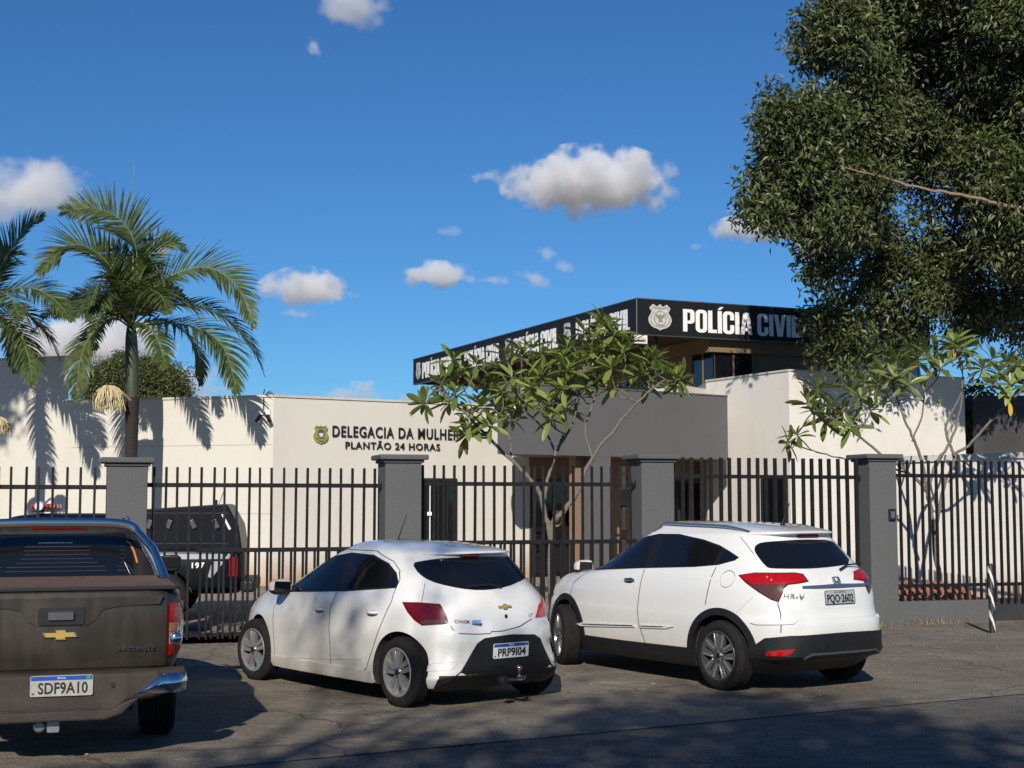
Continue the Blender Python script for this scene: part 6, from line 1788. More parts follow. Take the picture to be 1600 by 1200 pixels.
F1 = [
 ([(206, 505), (213, 440), (212, 385), (190, 345), (150, 326), (98, 330)], -.5, .80, 1.25, .25, dict(n=64, fwd=.55)),
 ([(204, 505), (186, 445), (158, 400), (112, 383), (62, 425)], -.9, .75, 1.0, .35, dict(n=56)),
 ([(208, 505), (232, 462), (270, 430), (325, 418), (372, 450), (396, 510)], -.7, .72, -.9, .45, dict(n=58)),
 ([(209, 508), (250, 480), (310, 478), (358, 500), (395, 545), (412, 585)], .5, .6, -.5, .8, dict(n=56)),
 ([(209, 512), (255, 505), (312, 514), (350, 545), (370, 612)], -1.1, .78, -.4, 1.0, dict(n=58)),
 ([(203, 512), (178, 498), (145, 520), (126, 560), (118, 622)], -1.0, .6, .3, 1.1, dict(n=50)),
 ([(203, 508), (165, 478), (120, 470), (78, 490), (52, 520)], .7, .62, .5, .7, dict(n=50)),
 ([(206, 505), (210, 450), (228, 400), (262, 378), (290, 392)], 1.2, .6, -1.1, .4, dict(n=50)),
 ([(208, 510), (250, 500), (290, 520), (310, 555), (313, 600)], 1.4, .5, -.3, 1.0, dict(n=44)),
 ([(205, 508), (190, 470), (170, 455), (150, 470), (138, 500)], -2.0, .55, .3, .8, dict(n=44)),
 ([(207, 508), (214, 475), (232, 455), (252, 462), (262, 490)], -2.3, .6, -.2, .8, dict(n=44)),
 ([(206, 508), (206, 470), (204, 440), (200, 425), (196, 430)], 2.4, .6, .2, .5, dict(n=44)),
 ([(205, 510), (185, 490), (165, 490), (150, 515), (148, 545)], 2.0, .55, .2, .9, dict(n=40)),
 ([(207, 508), (222, 470), (245, 440), (262, 440), (275, 455)], 2.0, .6, -.3, .6, dict(n=44)),
 ([(206, 505), (200, 440), (185, 400), (160, 385), (138, 400)], 1.8, .6, .9, .4, dict(n=44)),
 ([(207, 512), (222, 505), (240, 520), (252, 545), (258, 575)], -1.6, .5, -.2, 1.0, dict(n=38)),
]
_q = np.random.default_rng(3)
for k in range(9):
    a = _q.uniform(-1.25, 1.25); L = _q.uniform(70, 120); dx = math.sin(a) * L; up_ = math.cos(a) * L * .9
    F1.append(([(206, 508), (206 + dx * .3, 508 - up_ * .75), (206 + dx * .65, 508 - up_), (206 + dx, 508 - up_ * .8), (206 + dx * 1.25, 508 - up_ * .35)], _q.uniform(1.0, 2.4) * (1 if k % 2 else -1), .52, _q.uniform(-1.2, 1.2), .7, dict(n=38)))
palm(205, 512, 30.3, 'whole tall palm with green crownshaft rising behind the leftmost gate pillar', F1, rng, fruit=[(170, 606, .30)])
F2 = [
 ([(-28, 470), (-5, 430), (20, 385), (42, 355), (68, 338)], -.3, .62, -1.1, .3, dict(n=50)),
 ([(-26, 478), (10, 455), (50, 450), (85, 468), (112, 500)], -.8, .6, -.6, .8, dict(n=50)),
 ([(-26, 482), (5, 478), (45, 492), (75, 525), (92, 560)], .6, .65, -.4, 1.0, dict(n=48)),
 ([(-26, 486), (0, 492), (30, 520), (45, 560), (50, 600)], -1.0, .6, -.3, 1.1, dict(n=46)),
 ([(-28, 475), (-15, 430), (0, 400), (15, 395), (30, 410)], 1.2, .6, -.5, .5, dict(n=44)),
 ([(-32, 475), (-60, 430), (-100, 400), (-140, 410), (-170, 450)], -.4, .7, 1.0, .4, dict(n=50)),
 ([(-32, 480), (-70, 465), (-120, 480), (-150, 520), (-160, 570)], .3, .6, .4, .9, dict(n=50)),
 ([(-30, 470), (-40, 410), (-60, 360), (-95, 330), (-130, 335)], .2, .7, 1.2, .3, dict(n=50)),
 ([(-30, 480), (-20, 460), (0, 455), (20, 470), (30, 500)], -2.0, .6, -.2, .9, dict(n=44)),
 ([(-30, 482), (-45, 480), (-60, 500), (-65, 530), (-66, 560)], -1.8, .5, .2, 1.0, dict(n=40)),
 ([(-28, 484), (-10, 485), (10, 505), (20, 540), (24, 580)], 1.6, .55, -.3, 1.0, dict(n=44)),
]
palm(-30, 485, 30.0, 'palm tree cut off by the left edge, its fronds reaching over the taller cream wall', F2, rng, fruit=[(-2, 655, .2), (-50, 650, .2)], spear=False)

# --- frangipani --------------------------------------------------------------
def plum_leaf_template():
    """long oval leaf along +x, folded along the rib, 10 verts"""
    xs = [0, .18, .42, .68, .88, 1.0]; ws = [.02, .10, .155, .15, .09, .0]
    V = []; 
    for x, w in zip(xs, ws): V += [(x, w, .35 * w - .12 * x * x), (x, 0, -.12 * x * x), (x, -w, .35 * w - .12 * x * x)]
    F = []
    for i in range(5):
        a = i * 3
        F += [(a, a + 1, a + 4, a + 3), (a + 1, a + 2, a + 5, a + 4)]
    return np.array(V), np.array(F)
PLV, PLF = plum_leaf_template()
def frangipani(name_lab, root_px, d, trunks, tips, seed, leafL=.36, z0=0.0, yellow=()):
    rng = np.random.default_rng(seed)
    b = at(*root_px, d)
    root = empty('frangipani_tree', (b.x, d, z0), 0, name_lab, 'tree', 'frangipani trees behind the gates')
    rl = np.array(root.location)
    mb = MB(); nodes = []        # (point, radius)
    for P, r0, r1, dd in trunks:
        pts = [np.array(at(x, y, d + dd * (i / max(1, len(P) - 1)))) for i, (x, y) in enumerate(P)]
        if P[0][1] > 850: pts[0] = np.array([pts[0][0], pts[0][1], z0])
        C = catmull([list(p) for p in pts], 5); rr = np.linspace(r0 * .75, r1 * .75, len(C))
        C = C + rng.normal(0, .008, C.shape); mb.tube([tuple(c - rl) for c in C], list(rr), 9)
        for c, r in zip(C[3:], rr[3:]): nodes.append((c, r))
    order = sorted(range(len(tips)), key=lambda i: min(np.linalg.norm(np.array(at(tips[i][0], tips[i][1], d + tips[i][2])) - n[0]) for n in nodes))
    ros = []
    for i in order:
        x, y, dd = tips[i][:3]; tp = np.array(at(x, y, d + dd))
        best = None
        for c, r in nodes:
            v = tp - c; L = np.linalg.norm(v)
            if L < .12: continue
            cost = L + 1.1 * max(0, .25 - v[2] / L) * L + (.5 if r < .012 else 0)
            if best is None or cost < best[0]: best = (cost, c, r)
        _, c, r = best; v = tp - c; L = np.linalg.norm(v)
        hv = np.array([v[0], v[1], 0]); mid1 = c + v * .33 + hv * .10 + rng.normal(0, .03, 3) - [0, 0, .05 * L]; mid2 = c + v * .68 + hv * .08 + rng.normal(0, .03, 3) - [0, 0, .07 * L]
        C = catmull([list(c), list(mid1), list(mid2), list(tp)], 5); r_ = min(r * .8, .026); rr = np.linspace(r_, .0105, len(C)); rr[-1] = .013
        mb.tube([tuple(q - rl) for q in C], list(rr), 7)
        for q, a in zip(C[5:-2:2], rr[5:-2:2]): nodes.append((q, a))
        ax = C[-1] - C[-3]; ax = ax / np.linalg.norm(ax); ros.append((tp, ax))
        # short side shoot now and then
        if rng.random() < .45 and L > .5:
            q = C[int(len(C) * .55)]; tq = q + np.array([rng.uniform(-.3, .3), rng.uniform(-.3, .3), rng.uniform(.2, .45)])
            CC_ = catmull([list(q), list((q + tq) / 2 + [0, 0, -.03]), list(tq)], 4); mb.tube([tuple(k - rl) for k in CC_], list(np.linspace(.012, .009, len(CC_))), 6); 
            v_ = CC_[-1] - CC_[-2]; ros.append((tq, v_ / np.linalg.norm(v_)))
    mb.build('branches', M['bark_plum'], root, smooth=70)
    V = []; F = []; tone = []
    for tp, ax in ros:
        n = rng.integers(10, 16); ax = ax * .6 + np.array([0, 0, .4]); ax /= np.linalg.norm(ax)
        e1 = np.cross(ax, [0, 1, .2]); e1 /= np.linalg.norm(e1); e2 = np.cross(ax, e1)
        for k in range(n):
            a = k * 2.399 + rng.uniform(-.3, .3); el = .95 - 1.25 * (k / n) + rng.uniform(-.18, .18)
            dr = (e1 * math.cos(a) + e2 * math.sin(a)) * math.cos(el) + ax * math.sin(el); dr /= np.linalg.norm(dr)
            if k > n * .6: dr = dr + [0, 0, -.35]; dr /= np.linalg.norm(dr)
            L = leafL * rng.uniform(.7, 1.15) * (1 if k > 2 else .7)
            sdv = np.cross(dr, ax); sdv /= max(1e-4, np.linalg.norm(sdv)); sdv = sdv + rng.normal(0, .2, 3); sdv -= dr * (sdv @ dr); sdv /= np.linalg.norm(sdv); u = np.cross(dr, sdv); 
            if u @ ax < 0: u = -u; 
            W = tp - ax * .035 * (k / n) + (PLV[:, :1] * L + .02) * dr + PLV[:, 1:2] * L * .9 * sdv + PLV[:, 2:] * L * u
            b_ = len(V) * 1; V.extend(W - rl); F.extend([tuple(f + b_) for f in PLF]); tone.extend([rng.uniform(0, 1) ** 1.3] * len(PLF))
    me = raw_mesh('leaves', np.array(V), np.array(F), M['leaf_plum'], True, tone); link('leaves', me, root)
    for x, y, dd, L, mt in yellow:
        p = np.array(at(x, y, d + dd)); dr = np.array([.15, .1, -1.0]); dr /= np.linalg.norm(dr); sdv = np.array([1.0, 0, .15]); u = np.array([0, -1.0, 0])
        W = p + PLV[:, :1] * L * dr + PLV[:, 1:2] * L * sdv + PLV[:, 2:] * L * u
        link('withered_leaf', raw_mesh('withered_leaf', W - rl, PLF, M[mt], True), root)
    mb.v = []; return root
T1 = [([(863, 925), (862, 870), (858, 825), (848, 788), (842, 765), (815, 735), (780, 700), (740, 660), (700, 620), (668, 606)], .075, .016, -.2),
      ([(850, 780), (856, 750), (868, 710), (880, 680)], .045, .028, .2),
      ([(862, 860), (862, 830), (880, 800), (900, 775), (915, 735), (935, 700), (960, 672), (985, 640), (1010, 615), (1040, 592)], .07, .016, -.3),
      ([(868, 712), (850, 670), (820, 640), (798, 590)], .028, .014, .3), ([(872, 700), (895, 660), (905, 610), (912, 570)], .030, .014, -.3),
      ([(925, 715), (915, 670), (930, 620), (950, 560)], .026, .014, .4), ([(800, 722), (795, 680), (775, 640), (765, 600)], .024, .013, .2), ([(740, 660), (735, 630), (720, 600)], .018, .012, .3)]
tips1 = [(700, 605, .6), (770, 590, .2), (845, 575, -.4), (895, 585, -.5), (935, 575, .6), (910, 590, .6), (1005, 560, .2), (945, 540, -.4), (664, 606, 0), (690, 575, .3), (712, 590, -.4), (722, 560, .3), (745, 545, -.3), (760, 580, .5), (752, 610, -.5), (775, 560, .1), (790, 540, .6), (800, 575, -.5), (815, 545, 0), (835, 560, .5), (830, 590, -.6), (850, 540, -.2),
         (860, 575, .3), (880, 555, -.5), (895, 535, .2), (905, 565, .6), (925, 545, -.3), (915, 515, .1), (940, 525, .4), (952, 508, -.2), (965, 525, .2), (975, 545, -.5), (985, 560, .3), (955, 570, -.6), (1000, 580, 0), (1020, 565, .4), (1035, 575, -.3),
         (1050, 590, .2), (1062, 588, -.1), (880, 600, -.7), (845, 615, -.6), (815, 610, .6), (785, 600, -.5), (775, 625, .4), (735, 640, -.3), (728, 655, .3), (860, 640, -.6), (905, 615, .5), (930, 590, .3), (960, 600, -.3), (880, 630, .6), (830, 530, .3), (1012, 600, .4), (765, 640, -.5), (942, 498, .0), (800, 640, .7), (985, 530, .0)]
tips1 = [(x, y + (24 if x < 770 else 14 if x < 880 else 4), d_) for x, y, d_ in tips1]
frangipani('larger frangipani tree with many leafy tips in front of the grey porch', (862, 900), 23.2, T1, tips1, 3, yellow=[(948, 585, -.4, .3, 'leaf_dry'), (940, 575, -.3, .2, 'leaf_dry')])
T2 = [([(1470, 935), (1462, 860), (1455, 800), (1450, 770), (1440, 720), (1425, 680), (1408, 640), (1395, 600)], .06, .016, -.2),
      ([(1456, 800), (1446, 765), (1420, 740), (1380, 712), (1340, 680), (1300, 655), (1268, 635)], .045, .014, -.3),
      ([(1460, 830), (1475, 760), (1490, 715), (1478, 670), (1500, 620), (1520, 585)], .045, .015, .2),
      ([(1488, 712), (1520, 690), (1555, 650), (1590, 615), (1620, 590)], .035, .016, -.2), ([(1450, 770), (1462, 725), (1485, 690), (1498, 650), (1505, 600), (1500, 560)], .038, .014, .3),
      ([(1420, 740), (1370, 725), (1310, 715), (1270, 705), (1240, 695)], .022, .012, -.1), ([(1425, 690), (1440, 650), (1445, 610), (1450, 580)], .022, .013, .4)]
tips2 = [(1232, 690, 0), (1245, 680, -.3), (1262, 630, .2), (1272, 640, -.4), (1290, 655, .3), (1300, 635, -.2), (1318, 650, .4), (1330, 610, 0), (1345, 620, -.5), (1352, 595, .3), (1370, 600, -.2), (1380, 580, .4), (1398, 590, -.4), (1400, 565, .2), (1415, 575, -.1),
         (1430, 560, .5), (1445, 550, -.3), (1455, 565, .3), (1470, 575, -.4), (1490, 535, 0), (1498, 545, -.2), (1510, 560, .4), (1535, 575, -.3), (1550, 560, .2), (1560, 580, -.1), (1575, 565, .3), (1590, 570, -.3), (1605, 560, .1), (1625, 575, .2), (1640, 600, -.2), (1600, 600, .4), (1360, 640, -.5), (1385, 615, .5), (1545, 600, -.5), (1330, 665, -.4), (1650, 560, .3), (1580, 600, -.5), (1420, 600, -.5)]
frangipani('frangipani tree with bare fanned branches behind the right-hand fence panel and white wall', (1462, 900), 23.3, T2, tips2, 5, z0=.35, yellow=[(1577, 628, -.3, .24, 'leaf_yellow'), (1490, 545, -.3, .16, 'leaf_dry'), (1440, 585, -.5, .2, 'leaf_plum'), (1470, 620, -.4, .16, 'leaf_plum')])

# --- the big tree over the right side ---------------------------------------
def crown(root, blobs, n, L, W, mat, rng, twig=True, clump=.22, per=16, hang=.35, name='foliage', gap=.0):
    """blobs: (x, y, z, rx, ry, rz); leaves gathered in drooping sprays, mostly near the outside"""
    w = np.array([b[3] * b[4] * b[5] for b in blobs]) ** .67; w = w / w.sum()
    rl = np.array(root.location)
    ns = n // per; bi = rng.choice(len(blobs), ns, p=w); B = np.array(blobs)[bi]
    v = rng.normal(0, 1, (ns, 3)); v /= np.linalg.norm(v, axis=1, keepdims=True)
    r = rng.uniform(.25, 1.0, (ns, 1)) ** .45
    # lumpy radius
    lump = np.array([mnoise.noise(Vector(B[i, :3] * .7 + v[i] * 2.1)) for i in range(ns)])[:, None]
    C = B[:, :3] + v * r * B[:, 3:6] * (1 + .38 * lump)
    keep = np.array([mnoise.noise(Vector(c * .9)) > gap - .42 for c in C]); C = C[keep]; v = v[keep]
    out = v * .7 + rng.normal(0, .5, v.shape) + [0, 0, -hang]
    pos = np.repeat(C, per, 0) + np.clip(rng.normal(0, clump, (len(C) * per, 3)), -1.7 * clump, 1.7 * clump) * [1, 1, .9]
    dr = np.repeat(out, per, 0) + rng.normal(0, .65, pos.shape)
    ct = np.repeat(rng.uniform(0, 1, len(C)), per)
    tone = np.clip(ct * .75 + rng.uniform(0, .4, len(pos)), 0, 1)
    leaf_cloud(name, pos - rl, dr, L, W, mat, rng, tone, root)
    return C
def limb_path(rng, a, b, sag=.1, k=5):
    a = np.array(a, float); b = np.array(b, float); L = np.linalg.norm(b - a)
    P = [a + (b - a) * t + rng.normal(0, .04 * L, 3) * math.sin(math.pi * t) + [0, 0, -sag * L * math.sin(math.pi * t)] for t in np.linspace(0, 1, k)]
    return catmull([list(p) for p in P], 4)
def broad_tree(name, loc, lab, cat, trunk_h, r, blobs, n, L, W, seed, mat=None, group=None, limbs=1, twigs=120, clump=.22, gap=0.0, trunk_mat='bark', hang=.35, sub=None, limb=.55, per=16, nlimb=None):
    rng = np.random.default_rng(seed)
    root = empty(name, loc, 0, lab, cat, group); rl = np.array(root.location)
    mb = MB(); base = rl.copy()
    fork = base + [0, 0, trunk_h]
    C = limb_path(rng, base, fork, 0, 5); mb.tube([tuple(c - rl) for c in C], list(np.linspace(r * 1.25, r, len(C))), 14)
    for b in (blobs if sub is None else blobs[-5:-2]):
        C = limb_path(rng, fork - [0, 0, .3], np.array(b[:3]), .06, 6); mb.tube([tuple(c - rl) for c in C], list(np.linspace(r * limb, r * .1, len(C))), 8)
    mb.build('trunk', M[trunk_mat], root, smooth=60)
    C = crown(root, sub or blobs, n, L, W, mat or M['leaf_big'], rng, clump=clump, gap=gap, hang=hang, per=per)
    if twigs:
        t = MB(); idx = rng.choice(len(C), min(twigs, len(C)), replace=False)
        for i in idx:
            c = C[i]; j = min(range(len(blobs)), key=lambda q: np.linalg.norm(np.array(blobs[q][:3]) - c)); b = np.array(blobs[j][:3])
            s = b + (c - b) * .25; P = limb_path(rng, s, c, .05, 4); t.tube([tuple(q - rl) for q in P], list(np.linspace(.035, .007, len(P))), 5, 0, False)
        t.build('twigs', M['bark_dark'], root, smooth=60)
    return root
def bp(x, y, d, rx, rz, ry=None):
    """blob centred on a pixel at distance d, radii in pixels"""
    s = F_PX / d * 1.0; p = at(x, y, d); return (p.x, p.y, p.z, rx / s, (ry / s) if ry else (rx + rz) / 2 / s, rz / s)
D = 32.0
big = [bp(1330, 60, D, 90, 130), bp(1440, -60, D + .5, 170, 160), bp(1245, 210, D - 1.0, 72, 95), bp(1215, 300, D - 1.2, 50, 62), bp(1300, 330, D - .8, 80, 110), bp(1350, 190, D + .8, 90, 120),
       bp(1300, 450, D + .8, 50, 80, 35), bp(1335, 535, D + 1.2, 26, 46, 20), bp(1420, 430, D + 1.2, 85, 105, 50), bp(1465, 250, D + 1.2, 75, 95), bp(1560, 70, D, 130, 170), bp(1580, 300, D - .8, 90, 120), bp(1530, 420, D + 1.8, 90, 105, 50),
       bp(1395, 515, D + 1.6, 40, 40, 25), bp(1625, 470, D + 2, 80, 70, 50), bp(1690, 200, D, 150, 190), bp(1430, 90, D + 2, 110, 110), bp(1288, 540, D + 1.4, 22, 26, 20), bp(1535, 640, D + 6, 24, 40, 20)]
_r = np.random.default_rng(5); _sub = []
for b in big:
    _sub.append((b[0], b[1], b[2], b[3] * .60, b[4] * .60, b[5] * .60))
    for k in range(12):
        v = _r.normal(0, 1, 3); v /= np.linalg.norm(v); q = _r.uniform(.20, .42)
        _sub.append((b[0] + v[0] * b[3] * .80, b[1] + v[1] * b[4] * .80, b[2] + v[2] * b[5] * .80, b[3] * q, b[4] * q, b[5] * q * .85))
TR = (15.6, D + 1.0, 0)
broad_tree('shade_tree', TR, 'large dense dark green tree hanging over the right side of the roof', 'tree', 6.2, .42, big, 210000, .18, .075, 11, twigs=60, clump=.24, per=46, gap=.13, sub=_sub, limb=.07, trunk_mat='bark_dark')
bt = [o for o in bpy.data.objects if o.name.startswith('shade_tree')][0]
mb = MB(); P = [np.array(at(x, y, D - 2.0)) for x, y in ((1320, 262), (1370, 275), (1430, 292), (1500, 305), (1560, 318), (1640, 335), (1720, 350))]
C = catmull([list(p) for p in P], 5); C = C + np.random.default_rng(2).normal(0, .012, C.shape); C = [tuple(c - np.array(TR)) for c in C]; C.append((0, 0, 9.0)); mb.tube(C, list(np.linspace(.016, .055, len(C) - 1)) + [.12], 8)
q = np.array(C[6]); mb.tube([tuple(q), tuple(q + [-.25, -.1, .03]), tuple(q + [-.45, -.1, .10])], [.03, .018, .008], 6)
mb.build('dead_limb', M['bark_dead'], bt, smooth=60)
# round tree far behind the cream wall on the left
T = at(214, 600, 45)
rb = [bp(214, 605, 45, 58, 46), bp(170, 610, 45, 38, 45), bp(262, 612, 45, 36, 40), bp(200, 580, 45.5, 34, 26), bp(240, 583, 45, 28, 22)]
broad_tree('round_tree', (T.x, 45, 0), 'round clipped leafy tree standing behind the cream wall on the left', 'tree', 3.2, .22, rb, 42000, .11, .05, 21, mat=M['leaf_round'], twigs=0, clump=.13, gap=-.3)

# street trees behind the viewer and beside the picture: they cast the shade that falls on the street
bh = [(-2.0, -9.5, 8.6, 3.6, 3.0, 2.0), (2.5, -10, 9.2, 3.6, 3.2, 2.2), (-.6, -9.2, 10.9, 1.5, 1.5, 1.2), ]
bs_ = [(-4.6, -9.5, 13.2, .55, .5, .45), (-3.3, -9.8, 13.9, .35, .4, .5), (-2.5, -9.6, 13.0, .45, .4, .35), (-3.9, -9.5, 12.6, .4, .4, .2), (-2.9, -9.6, 12.3, .3, .3, .25)]
broad_tree('street_tree', (0, -10, 0), 'broad street tree behind the viewer shading the road', 'tree', 4.2, .35, bh, 20000, .30, .12, 31, twigs=30, clump=.28, group='street trees that shade the road', gap=.18)
bh = [(6.5, -10, 10.6, 3.0, 3.0, 2.8), (9.5, -10.5, 9.6, 3.2, 3.0, 2.6), (4.6, -9.2, 9.0, 2.4, 2.4, 1.8)]
broad_tree('street_tree', (7.5, -10, 0), 'taller street tree behind the viewer on the right shading the road', 'tree', 4.6, .4, bh, 16000, .30, .12, 32, twigs=30, clump=.28, group='street trees that shade the road', gap=.20)
bh = [(-14.4, 19.5, 13.6, 2.6, 2.3, 2.1), (-16.8, 20.2, 13.2, 2.4, 2.2, 2.2), (-12.6, 20.2, 13.8, 1.7, 1.7, 1.7)]
broad_tree('street_tree', (-4.0, -9.8, 0), 'slender street tree behind the viewer with a few open sprays', 'tree', 10.5, .14, bs_, 260, .26, .10, 35, twigs=30, clump=.30, group='street trees that shade the road', gap=-.1)
bh0 = None
broad_tree('yard_tree', (-14.9, 20, 0), 'dense tree just outside the left of the view shading the taller cream wall', 'tree', 9.5, .3, bh, 22000, .26, .12, 33, twigs=20, clump=.25, gap=-.35)

# ---------------------------------------------------------------- litter and weeds on the ground
rng = np.random.default_rng(77)
def scatter(name, n, fn, L, W, mat, lift=.012):
    pos = np.array([fn() for _ in range(n)]); a = rng.uniform(0, 2 * math.pi, n)
    dr = np.stack([np.cos(a), np.sin(a), rng.uniform(-.05, .25, n)], 1)
    d, s, u = rot_basis(dr); L = (L * rng.uniform(.4, 1.3, n))[:, None]; W = (W * rng.uniform(.5, 1.2, n))[:, None]
    pos[:, 2] += lift
    V = np.stack([pos, pos + d * L * .5 + s * W * .5 + [0, 0, .004], pos + d * L + [0, 0, .006], pos + d * L * .5 - s * W * .5 + [0, 0, .004]], 1).reshape(-1, 3); i = np.arange(n)[:, None] * 4
    F = np.concatenate([i + [[0, 1, 2]], i + [[0, 2, 3]]], 1).reshape(-1, 3)
    return tag(link(name, raw_mesh(name, V, F, mat, False)), kind='stuff')
M['litter'] = flat('litter', (.34, .27, .17), rough=.8, var=.5, scale=30)
def f1():
    while True:
        t = rng.uniform(-4, 16); o = -abs(rng.normal(0, 3.5)) - .3
        p = fp(t, o)
        if p.y > 8.5: return (p.x, p.y, .004)
scatter('fallen_leaves', 700, f1, .06, .028, M['litter'])
def f2():
    t = PIL[3] + rng.uniform(-.5, 2.1) ** 1; o = -.14 - abs(rng.normal(0, .14)); p = fp(t, o - (.18 if t < PIL[3] + .3 else 0)); return (p.x, p.y, .006)
scatter('leaf_debris', 420, f2, .035, .010, M['litter'], .002)
# dry grass tufts at the wall foot
gm = MB()
for k in range(420):
    if k < 240: t = PIL[3] - .35 + rng.normal(0, .13); o = -.30 + rng.normal(0, .04)
    else: t = PIL[3] + .9 + rng.normal(0, .3); o = -.16 + rng.normal(0, .03)
    p = fp(t, o, .005); a = rng.uniform(0, 6.28); L = rng.uniform(.05, .17)
    q = Vector((math.cos(a), math.sin(a), 0)) * .002; dv = Vector((math.cos(a + 1.5), math.sin(a + 1.5), 0))
    P = [p, p + dv * L * .35 + Vector((0, 0, L * .6)), p + dv * L + Vector((0, 0, L * .75))]
    gm.add([P[0] - q, P[0] + q, P[1] + q, P[1] - q, P[2]], [(0, 1, 2, 3), (3, 2, 4)])
tag(gm.build('dry_grass', M['litter']), kind='stuff')

# loose grit on the asphalt
M['grit'] = flat('grit', (.26, .24, .20), rough=.9, var=.5, scale=40)
n = 9000
X = rng.uniform(-6, 9, n); Y = 8.8 + 12 * rng.uniform(0, 1, n) ** 1.3
ok = np.array([(Vector((x, y, 0)) - F0).dot(FN) < -.25 for x, y in zip(X, Y)]); X = X[ok]; Y = Y[ok]; n = len(X)
sz = rng.uniform(.002, .0065, n)
a = rng.uniform(0, 6.28, n); base = np.stack([X, Y, np.full(n, .006)], 1); V = []
for k in range(3): V.append(base + np.stack([np.cos(a + k * 2.1) * sz, np.sin(a + k * 2.1) * sz, np.zeros(n)], 1))
V.append(base + np.stack([np.zeros(n), np.zeros(n), sz * .9], 1))
V = np.stack(V, 1).reshape(-1, 3); i = np.arange(n)[:, None] * 4
F = np.concatenate([i + [[0, 1, 3]], i + [[1, 2, 3]], i + [[2, 0, 3]]], 1).reshape(-1, 3)
tag(link('grit', raw_mesh('grit', V, F, M['grit'])), kind='stuff')

# ---------------------------------------------------------------- clouds: small bodies of vapour far behind the building
def cloud_mat(name, dens, nscale, thr, flatten=1.7):
    m = bpy.data.materials.new(name); m.use_nodes = True; nt = m.node_tree; N, L = nt.nodes, nt.links
    for n in list(N):
        if n.type != 'OUTPUT_MATERIAL': N.remove(n)
    out = N['Material Output'] if 'Material Output' in N else N[0]
    tc = N.new('ShaderNodeTexCoord'); gp = N.new('ShaderNodeNewGeometry')
    sp = N.new('ShaderNodeSeparateXYZ'); L.new(tc.outputs['Object'], sp.inputs[0])
    mn = N.new('ShaderNodeMath'); mn.operation = 'MINIMUM'; mn.inputs[1].default_value = 0; L.new(sp.outputs['Z'], mn.inputs[0])
    ml = N.new('ShaderNodeMath'); ml.operation = 'MULTIPLY_ADD'; ml.inputs[1].default_value = flatten - 1; L.new(mn.outputs[0], ml.inputs[0]); L.new(sp.outputs['Z'], ml.inputs[2])
    cb = N.new('ShaderNodeCombineXYZ'); L.new(sp.outputs['X'], cb.inputs[0]); L.new(sp.outputs['Y'], cb.inputs[1]); L.new(ml.outputs[0], cb.inputs[2])
    ln = N.new('ShaderNodeVectorMath'); ln.operation = 'LENGTH'; L.new(cb.outputs[0], ln.inputs[0])
    nz = N.new('ShaderNodeTexNoise'); nz.inputs['Scale'].default_value = nscale; nz.inputs['Detail'].default_value = 7; nz.inputs['Roughness'].default_value = .58; L.new(gp.outputs['Position'], nz.inputs['Vector'])
    a = N.new('ShaderNodeMath'); a.operation = 'MULTIPLY_ADD'; a.inputs[1].default_value = 3.2; a.inputs[2].default_value = -1.60 + thr; L.new(nz.outputs[0], a.inputs[0])
    b = N.new('ShaderNodeMath'); b.operation = 'SUBTRACT'; L.new(a.outputs[0], b.inputs[0]); L.new(ln.outputs['Value'], b.inputs[1])
    c = N.new('ShaderNodeMapRange'); c.inputs[1].default_value = 0; c.inputs[2].default_value = .35; c.inputs[3].default_value = 0; c.inputs[4].default_value = dens; L.new(b.outputs[0], c.inputs[0])
    v = N.new('ShaderNodeVolumePrincipled'); v.inputs['Color'].default_value = (1, 1, 1, 1); v.inputs['Anisotropy'].default_value = 0
    L.new(c.outputs[0], v.inputs['Density']); L.new(v.outputs[0], out.inputs['Volume'])
    return m
M['cumulus'] = cloud_mat('cumulus', .065, .034, .78)
M['wisp'] = cloud_mat('wisp', .032, .055, .58, 1.1)
M['veil'] = cloud_mat('veil', .030, .022, .72, 1.2)
CD = 1500.0
bm = bmesh.new(); bmesh.ops.create_icosphere(bm, subdivisions=3, radius=1.0); cme = bpy.data.meshes.new('cloud'); bm.to_mesh(cme); bm.free()
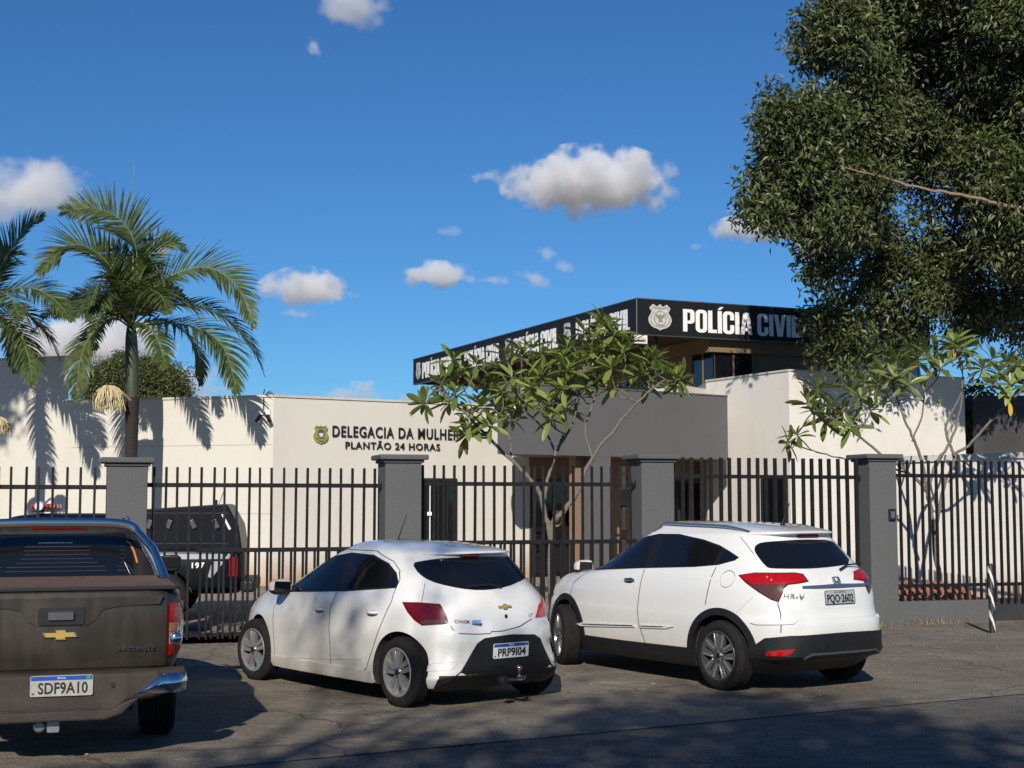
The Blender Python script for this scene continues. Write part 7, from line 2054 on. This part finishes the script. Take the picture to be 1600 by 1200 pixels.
def cloud(x, y, w, h, mat, lab, d=CD, tilt=0.0, depth=None):
    me = cme.copy(); me.materials.append(M[mat]); p = at(x, y, d); k = d / F_PX
    o = link('cloud', me, None, p); o.scale = (w / 2 * k, (depth or (w + h) / 3) * k, h / 2 * k); o.rotation_euler = (0, R(-tilt), 0)
    return tag(o, lab, 'cloud', 'small cumulus clouds')
cloud(925, 292, 300, 130, 'cumulus', 'largest white cumulus with grey base, right of the picture centre')
cloud(480, 456, 165, 82, 'cumulus', 'plump grey-bottomed cloud between the tall palm and the roof fascia')
cloud(683, 432, 125, 60, 'cumulus', 'puffy cloud with a peak above the far end of the roof fascia')
cloud(470, 490, 80, 24, 'wisp', 'thin flat cloud just under the plump one right of the palm')
cloud(760, 276, 90, 30, 'wisp', 'small flat cloud immediately left of the largest cumulus')
cloud(768, 438, 85, 22, 'wisp', 'thin streak cloud right of the peaked cloud')
cloud(835, 435, 74, 34, 'wisp', 'small hooked cloud above the middle of the roof fascia', tilt=-20)
cloud(856, 397, 46, 46, 'wisp', 'ragged little cloud, the left one of a close pair', tilt=-35)
cloud(884, 415, 34, 52, 'wisp', 'ragged upright little cloud, the right one of a close pair', tilt=60)
cloud(550, 14, 140, 80, 'veil', 'soft veil cloud touching the top edge of the picture')
cloud(489, 72, 34, 54, 'wisp', 'tiny upright wisp under the veil cloud at the top')
cloud(1178, 360, 150, 52, 'cumulus', 'flat cloud half hidden by the left side of the shade tree')
cloud(1152, 327, 50, 26, 'wisp', 'faint tuft above the flat cloud beside the shade tree')
cloud(705, 362, 46, 20, 'wisp', 'faint tuft under and left of the largest cumulus')
cloud(45, 300, 220, 150, 'veil', 'big ragged cloud at the left edge behind the palm tops')
cloud(120, 540, 320, 120, 'cumulus', 'low bright cloud bank behind the palm trunks')
cloud(290, 600, 160, 90, 'veil', 'low soft cloud beside the round tree')
cloud(548, 617, 170, 40, 'wisp', 'low white cloud line resting on the cream wall top')
cloud(650, 622, 80, 26, 'wisp', 'low white tuft by the left end of the roof fascia')
cloud(568, 600, 70, 26, 'wisp', 'faint grey tuft over the low cloud line')
cloud(1090, 385, 36, 20, 'wisp', 'tiny faint tuft above the roof corner')
